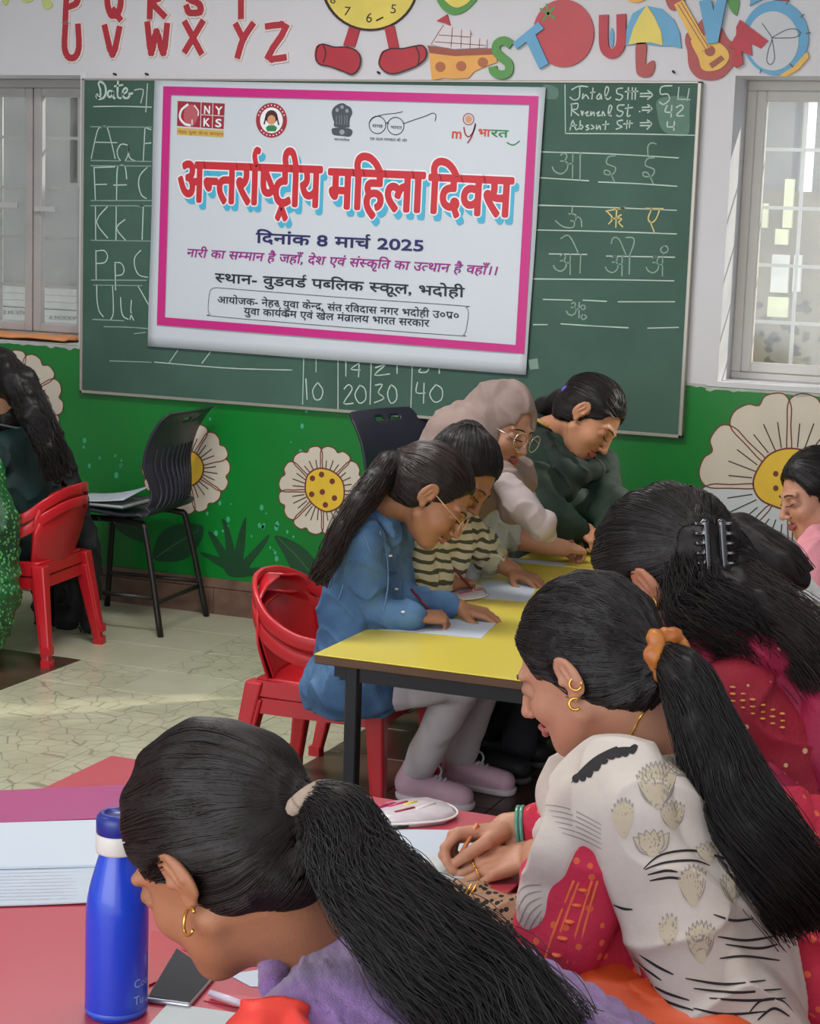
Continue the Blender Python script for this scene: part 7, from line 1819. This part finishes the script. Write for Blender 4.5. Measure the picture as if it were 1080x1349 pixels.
    H.cap(Hd.P(-0.070, 0, -0.01), tie * .85 + Hd.C * .15, 0.060, 0.026, 0.02); H.cap(Hd.P(-0.075, 0, -0.035), tie, 0.048, 0.018, 0.02)
    sp = [tie, Jd(902, 892, 2.56), Jd(925, 950, 2.55), Jd(955, 1020, 2.54), Jd(992, 1090, 2.52), Jd(1030, 1150, 2.52), Jd(1062, 1205, 2.54)]
    H.chain(sp, [0.018, 0.034, 0.040, 0.047, 0.052, 0.048, 0.022], 0.01); H.disp = lambda P: 0.0012 * wnoise(P, 110) + 0.0016 * wnoise(P * [1, 1, .3], 200)
    hr = field_obj('hair', H, 0.003, M_hair, r)
    strand_mesh('hair_strands', scalp_strands(Hd, H, tie, 1600, RS, 0.0016, 16), 0.0006, M_strand, hr)['kind'] = 'stuff'
    strand_mesh('ponytail_strands', tail_strands(sp, [0.016, 0.036, 0.043, 0.051, 0.058, 0.056, 0.045], 1500, RS, 34, 0.003, 0.5, 14), 0.0006, M_strand, hr)['kind'] = 'stuff'
    sc = Field()
    for k in range(16):
        a = k * 2 * math.pi / 14; sc.ell(tie + camdir(math.cos(a) * .75, math.sin(a), .5 * math.cos(a)) * 0.026 + camdir(.5, .1, 0) * 0.004 * (k % 3), np.array([0.011, 0.011, 0.013]) + 0.0035 * (k % 2), k=0.003)
    sc.ell(tie + camdir(1, .25, 0) * 0.036, (0.020, 0.013, 0.014), k=0.006); sc.disp = lambda P: 0.0035 * np.abs(wnoise(P, 95)) - 0.001
    field_obj('orange_scrunchie', sc, 0.0025, mat('orange_satin', (206, 130, 56), 0.4, rgb2=(160, 88, 36), vscale=30), hr)
    pm = PR(0.100, 0.022, -0.046); stick('pencil', pm + camdir(.50, -.80, .15) * 0.075, pm + camdir(-.40, .85, -.1) * 0.020, 0.0035, mat('orange_lacquer', (206, 120, 70), 0.4), 'short orange pencil held in the bangled hand at the red table', M_wood)
woman_white()

# ---------------------------------------------------------------- woman in crimson kurta with claw clip
def woman_red():
    Hd = Head(Jd(872, 764, 3.02), camdir(-.74, .48, .47), camdir(-.46, -.87, .14), 1.06)
    N = Jd(945, 862, 3.02); SL = Jd(950, 925, 2.84); SR = Jd(1035, 880, 3.22); HL = Jd(1085, 1200, 2.84); HR = Jd(1150, 1160, 3.1)
    EL = Jd(905, 1050, 2.86); WL = at_z(770, 1040, 0.59); ER = Jd(985, 960, 3.5); WR = at_z(860, 960, 0.59)
    r = person((N[0], N[1], 0.35), 'woman in crimson kurta with black claw clip in her long hair')
    S = Field(); Hd.build(S); S.chain([Hd.P(-0.035, 0, -0.05), N, (SL + SR) / 2], [0.052, 0.055, 0.085], 0.03); S.cap(SL, SR, 0.045, k=0.03)
    S.chain([SR, ER, WR], [0.042, 0.036, 0.0255], 0.015); S.chain([SL, EL, WL], [0.042, 0.036, 0.0255], 0.015)
    hand(S, WR, nrmz(WR - ER), (0, 0, 1), True, 'rest', 0.95); hand(S, WL, nrmz(WL - EL), (0, 0, 1), False, 'rest', 0.95)
    field_obj('body', S, 0.0028, M_skin, r, skin_col((172, 116, 88), Hd)); face_details(Hd, S, r)
    M_rk = motif_mat('crimson_kurta', (156, 16, 44), (128, 10, 34), (206, 168, 118), 30, 0.13, 0.75, 0.2)
    B = Field(); torso(B, N, SL, SR, HL, HR, 1.08, 0.014, 0.05); B.ell(N + camdir(-.3, -.9, 0) * 0.034, 0.082, k=0.02, op=-1)
    B.chain([SL, EL, EL * .3 + WL * .7], [0.072, 0.062, 0.045], 0.03); B.chain([SR, ER, ER * .3 + WR * .7], [0.072, 0.062, 0.045], 0.03); B.disp = fold(0.011, (14, 14, 8))
    kt = field_obj('crimson_kurta', B, 0.004, M_rk, r)
    D_ = Field(); D_.chain([Jd(905, 868, 2.96), Jd(935, 868, 2.86), Jd(985, 862, 2.86), Jd(1030, 880, 2.90), Jd(1060, 930, 2.88), Jd(1085, 1010, 2.84), Jd(1100, 1100, 2.8)], [0.022, 0.034, 0.042, 0.050, 0.056, 0.055, 0.05], 0.03)
    D_.chain([Jd(1010, 1010, 2.78), Jd(1045, 1070, 2.76), Jd(1075, 1160, 2.74), Jd(1090, 1300, 2.72)], [0.02, 0.035, 0.045, 0.05], 0.03); D_.disp = fold(0.012, (22, 22, 8))
    field_obj('magenta_dupatta', D_, 0.004, motif_mat('magenta_dupatta', (166, 20, 66), (136, 14, 56), (206, 150, 120), 26, 0.08, 0.7, 0.2), r)
    mt = []
    for i in range(6):
        for j in range(3):
            p = hit(B, 965 + 13 * i + 5 * j * 0, 905 + 9 * i + 9 * j - (i * i) * 0.4, 2.5, 3.4, 0.001)
            if p is not None: mt.append(p)
    if mt: blobs('gold_embroidery', mt, 0.0052, mat('gold_thread', (216, 150, 70), 0.5), kt, 0.3)
    T_ = Field()
    for Hp in (HL, HR): T_.chain([Hp, Hp + [-0.28, 0.26, 0.02], Hp + [-0.3, 0.28, -0.3]], [0.10, 0.07, 0.05], 0.03)
    field_obj('red_salwar', T_, 0.008, mat('dark_red_cloth', (110, 16, 34), 0.85), r)
    H = Field(); hair_cap(Hd, H, thick=2.2, low=-0.09); tie = Jd(922, 722, 2.93)
    H.cap(Hd.P(-0.075, 0, 0.03), tie, 0.060, 0.030, 0.03); H.ell(Hd.P(-0.075, 0, -0.03), (0.074, 0.070, 0.066), k=0.04)
    H.chain([Jd(925, 800, 2.98), Jd(955, 812, 2.90), Jd(985, 835, 2.88)], [0.052, 0.050, 0.020], 0.03)
    sp = [tie, Jd(945, 762, 2.96), Jd(972, 790, 2.92), Jd(1010, 812, 2.89), Jd(1052, 842, 2.86), Jd(1092, 900, 2.85)]
    H.chain(sp, [0.04, 0.052, 0.052, 0.044, 0.034, 0.02], 0.03); H.disp = lambda P: 0.0016 * wnoise(P, 90) + 0.0012 * wnoise(P * [1, 1, .3], 180)
    hr = field_obj('hair', H, 0.0032, M_hair, r)
    strand_mesh('hair_strands', scalp_strands(Hd, H, tie, 1200, RS, 0.0016, 16), 0.0006, M_strand, hr)['kind'] = 'stuff'
    strand_mesh('nape_strands', tail_strands([Jd(915, 745, 2.94), Jd(925, 800, 2.90), Jd(948, 822, 2.86), Jd(975, 845, 2.85), Jd(985, 880, 2.86)], [0.05, 0.062, 0.064, 0.05, 0.03], 600, RS, 26, 0.005, 0.6, 20), 0.0006, M_strand, hr)['kind'] = 'stuff'
    strand_mesh('loose_strands', tail_strands(sp, [0.035, 0.058, 0.062, 0.056, 0.048, 0.035], 700, RS, 30, 0.004, 0.6, 14), 0.0006, M_strandb, hr)['kind'] = 'stuff'
    cl = Field(); ax = camdir(.08, 1, .1)
    for side in (-1, 1):
        b0 = tie + camdir(.35, 0, -1) * 0.047 + camdir(1, 0, .2) * 0.013 * side
        cl.cap(b0 - ax * 0.040, b0 + ax * 0.040, 0.0065, 0.0065, 0.002)
        for k in range(6): p = b0 + ax * (-0.038 + 0.0152 * k); cl.chain([p, p + camdir(side * .9, 0, -.2) * 0.014, p + camdir(side * .7, 0, .7) * 0.026], [0.0035, 0.0035, 0.002], 0.001)
    field_obj('claw_clip', cl, 0.002, mat('black_acrylic', (20, 18, 22), 0.08, spec=0.9, coat=0.5), hr)
    e = Hd.P(0.0, 0.083, -0.040); obj('earring', join_geo([tube_geo([e, e + [0, 0, -0.028]], [0.0035, 0.005], 8)]), M_gold, r, True)
    e = Hd.P(-0.01, 0.086, -0.02); obj('ear_chain', tube_geo(crom([e, e + camdir(.3, .6, -.3) * 0.012, Hd.P(0.0, 0.083, -0.040)], 4), 0.0014, 6), M_gold, r, True)
woman_red()

# ---------------------------------------------------------------- woman in floral white
def woman_floral():
    Hd = Head(Jd(900, 790, 3.62), camdir(-.80, .30, .52), camdir(-.30, -.95, .08), 0.98)
    N = Jd(965, 825, 3.66); SL = Jd(985, 800, 3.50); SR = Jd(1030, 800, 3.80); HL = Jd(1090, 990, 3.60); HR = Jd(1130, 980, 3.80)
    EL = Jd(960, 900, 3.5); WL = at_z(880, 880, .59); ER = Jd(1000, 890, 4.0); WR = at_z(900, 850, .59)
    r = person((N[0], N[1], 0.35), 'woman in white top with yellow-green floral splashes and dark ponytail')
    S = Field(); Hd.build(S); S.chain([Hd.P(-0.035, 0, -0.05), N], [0.046, 0.05], 0.03); S.cap(SL, SR, 0.045, k=0.03)
    S.chain([SR, ER, WR], [0.040, 0.034, 0.024], 0.015); S.chain([SL, EL, WL], [0.040, 0.034, 0.024], 0.015)
    hand(S, WR, nrmz(WR - ER), (0, 0, 1), True, 'rest', 0.92); hand(S, WL, nrmz(WL - EL), (0, 0, 1), False, 'rest', 0.92)
    field_obj('body', S, 0.0036, M_skin, r, skin_col((176, 124, 96), Hd)); face_details(Hd, S, r)
    B = Field(); torso(B, N, SL, SR, HL, HR, 0.98, 0.012, 0.05); B.chain([SL, EL, EL * .4 + WL * .6], [0.066, 0.058, 0.044], 0.03); B.chain([SR, ER, ER * .4 + WR * .6], [0.066, 0.058, 0.044], 0.03); B.disp = fold(0.008, (14, 14, 9))
    m = mat('floral_white_cloth', (222, 224, 222), 0.85, 0.02, 8, 0.1, 120); nt = m.node_tree; b = nt.nodes['Principled BSDF']; tc = nt.nodes.new('ShaderNodeTexCoord')
    src = b.inputs['Base Color'].links[0].from_socket
    for sc_, t0, t1, c in ((11, 0.56, 0.63, (214, 214, 84)), (26, 0.60, 0.66, (120, 158, 92)), (60, 0.68, 0.70, (60, 92, 76))):
        n = nt.nodes.new('ShaderNodeTexNoise'); n.inputs['Scale'].default_value = sc_; n.inputs['Detail'].default_value = 3; nt.links.new(tc.outputs['Object'], n.inputs['Vector'])
        mr = nt.nodes.new('ShaderNodeMapRange'); mr.inputs['From Min'].default_value = t0; mr.inputs['From Max'].default_value = t1; nt.links.new(n.outputs['Fac'], mr.inputs['Value'])
        mx = nt.nodes.new('ShaderNodeMix'); mx.data_type = 'RGBA'; nt.links.new(mr.outputs['Result'], mx.inputs['Factor']); nt.links.new(src, mx.inputs['A']); mx.inputs['B'].default_value = lin(c); src = mx.outputs['Result']
    nt.links.new(src, b.inputs['Base Color'])
    field_obj('floral_top', B, 0.0045, m, r)
    T_ = Field()
    for Hp in (HL, HR): T_.chain([Hp, Hp + [-0.32, 0.16, 0.02], Hp + [-0.34, 0.17, -0.3]], [0.09, 0.065, 0.05], 0.03)
    field_obj('white_salwar', T_, 0.008, M_pants, r)
    H = Field(); hair_cap(Hd, H, thick=1.5); sp = [Jd(925, 735, 3.62), Jd(948, 706, 3.58), Jd(975, 706, 3.54), Jd(1005, 722, 3.50), Jd(1034, 742, 3.46), Jd(1052, 764, 3.45)]
    H.chain([Hd.P(-0.07, 0, 0.05)] + sp, [0.06, 0.040, 0.036, 0.036, 0.034, 0.032, 0.022], 0.03); H.disp = lambda P: 0.0014 * wnoise(P, 110)
    hr = field_obj('hair', H, 0.004, M_hair, r)
    strand_mesh('ponytail_strands', tail_strands(sp, [0.04, 0.038, 0.038, 0.037, 0.035, 0.028], 420, RS, 22, 0.002, 0.3, 10), 0.0007, M_strandb, hr)['kind'] = 'stuff'
    strand_mesh('hair_strands', scalp_strands(Hd, H, sp[0], 300, RS), 0.0007, M_strand, hr)['kind'] = 'stuff'
woman_floral()

# ---------------------------------------------------------------- foreground woman in lilac cable-knit
def woman_purple():
    Hd = Head(Jd(287, 1124, 2.06), camdir(-.70, .52, .50), camdir(-.50, -.85, .12), 1.05)
    N = Jd(425, 1262, 2.12); SL = Jd(420, 1390, 1.94); SR = Jd(540, 1262, 2.34); HL = Jd(770, 1560, 2.05); HR = Jd(850, 1480, 2.35)
    EL = Jd(420, 1560, 2.0); WL = np.array([-0.97, 1.58, 0.585]); ER = Jd(560, 1330, 2.4); WR = np.array([-0.92, 1.82, 0.585])
    r = person((N[0], N[1], 0.35), 'foreground woman in lilac cable-knit sweater bending over the red table')
    S = Field(); Hd.build(S); S.chain([Hd.P(-0.035, 0, -0.05), N, (SL + SR) / 2], [0.052, 0.056, 0.09], 0.03); S.cap(SL, SR, 0.045, k=0.03)
    S.chain([SR, ER], [0.042, 0.036], 0.015); S.chain([SL, EL, WL], [0.042, 0.036, 0.0255], 0.015); S.chain([ER, WR], [0.036, 0.026], 0.015)
    hand(S, WL, camdir(-.8, -.4, .4), (0, 0, 1), False, 'rest', 0.98); hand(S, WR, camdir(-.9, .1, .3), (0, 0, 1), True, 'rest', 0.98)
    field_obj('body', S, 0.0024, M_skin, r, skin_col((158, 106, 76), Hd, (176, 70, 90))); face_details(Hd, S, r)
    B = Field(); torso(B, N, SL, SR, HL, HR, 1.06, 0.016, 0.05); B.ell(Jd(322, 1222, 2.06), 0.052, k=0.015, op=-1)
    B.chain([SL, EL, EL * .3 + WL * .7], [0.072, 0.066, 0.048], 0.03); B.chain([SR, ER, ER * .3 + WR * .7], [0.070, 0.062, 0.048], 0.03)
    ax = nrmz(HL + HR - SL - SR); sx = nrmz(np.cross(ax, CM[2])); 
    def cable(P):
        q = P @ sx; t = P @ ax; k = q / 0.026; fr = k - np.floor(k); odd = (np.floor(k) % 2) == 0
        braid = np.abs(np.sin((t / 0.030 + np.where(fr > .5, .5, 0)) * math.pi)) * np.sin(fr * math.pi)
        knit = 0.5 * np.abs(np.sin(t / 0.008 * math.pi)) * np.abs(np.sin(fr * 2 * math.pi))
        w = wnoise(P, 14)
        return -0.0052 * np.where(odd, braid, knit * 0.55) + 0.006 * (np.abs(w) - .4)
    B.disp = cable
    sw = field_obj('cable_sweater', B, 0.0026, mat('lilac_wool', (136, 104, 156), 0.95, rgb2=(116, 84, 136), vscale=40, bump=0.35, bscale=420, sheen=0.3), r, None, 0)
    cl = Field(); a = [Jd(362, 1198, 2.20), Jd(362, 1232, 2.12), Jd(362, 1268, 2.06), Jd(358, 1300, 2.02)]
    cl.chain(a, [0.014, 0.016, 0.017, 0.014], 0.006); cl.chain([Jd(362, 1198, 2.20), Jd(388, 1188, 2.24), Jd(430, 1190, 2.26)], [0.014, 0.018, 0.018], 0.006); cl.disp = lambda P: -0.0015 * np.abs(np.sin(P @ CM[1] / 0.006 * math.pi))
    field_obj('sweater_collar', cl, 0.0028, MATS['lilac_wool'], sw, None, 0)
    D_ = Field(); D_.chain([Jd(388, 1318, 1.90), Jd(362, 1336, 1.88), Jd(342, 1372, 1.87), Jd(330, 1440, 1.88)], [0.010, 0.022, 0.034, 0.05], 0.02); D_.chain([Jd(385, 1340, 1.87), Jd(398, 1410, 1.85)], [0.022, 0.04], 0.02); D_.disp = fold(0.010, (24, 24, 10))
    field_obj('orange_dupatta', D_, 0.003, mat('orange_red_chiffon', (222, 62, 44), 0.6, rgb2=(196, 40, 36), vscale=12), r)
    T_ = Field()
    for Hp in (HL, HR): T_.chain([Hp, Hp + [-0.30, 0.24, 0.0], Hp + [-0.31, 0.25, -0.25]], [0.10, 0.07, 0.05], 0.03)
    field_obj('salwar', T_, 0.008, MATS['dark_trouser_cloth'], r)
    H = Field(); hair_cap(Hd, H, thick=1.4, low=-0.08); tie = Jd(404, 1056, 1.985)
    H.cap(Hd.P(-0.070, 0, 0.0), tie * .8 + Hd.C * .2, 0.055, 0.028, 0.02); H.ell(Hd.P(-0.075, 0, -0.04), (0.052, 0.056, 0.048), k=0.03); H.cap(Hd.P(-0.07, 0, 0), tie, 0.04, 0.018, 0.02)
    sp = [tie, Jd(440, 1078, 1.97), Jd(468, 1130, 1.96), Jd(512, 1190, 1.94), Jd(575, 1255, 1.93), Jd(640, 1320, 1.93), Jd(700, 1400, 1.92)]
    H.chain(sp, [0.018, 0.034, 0.040, 0.044, 0.048, 0.048, 0.04], 0.01); H.disp = lambda P: 0.0012 * wnoise(P, 100) + 0.003 * wnoise(P, 60)
    hm = mat('dark_brown_hair', (22, 15, 14), 0.55, 0.2, 30, spec=0.25); hr = field_obj('hair', H, 0.003, hm, r)
    strand_mesh('hair_strands', scalp_strands(Hd, H, tie, 2200, RS, 0.0018, 18), 0.0006, mat('hair_strand_dark', (30, 21, 19), 0.45, spec=0.3), hr)['kind'] = 'stuff'
    strand_mesh('ponytail_strands', tail_strands(sp, [0.016, 0.038, 0.046, 0.052, 0.058, 0.060, 0.06], 2400, RS, 44, 0.0045, 0.7, 26), 0.0005, M_strand, hr)['kind'] = 'stuff'
    tb = Field(); ax2 = nrmz(sp[1] - tie + camdir(0, .3, 0) * .02)
    V, Fc = ring_geo(tie, ax2, 0.021, 0.0095, 28, sides=10); obj('hair_tie', (V, Fc), mat('beige_elastic', (158, 138, 122), 0.9, 0.05, 60, 0.2, 300), hr, True)
    e = Hd.P(-0.002, 0.083, -0.036); obj('earring', ring_geo(e + camdir(0, .6, -.2) * 0.012, camdir(.9, .2, .5), 0.014, 0.0019, 20, (20, 300)), M_gold, r, True)
woman_purple()
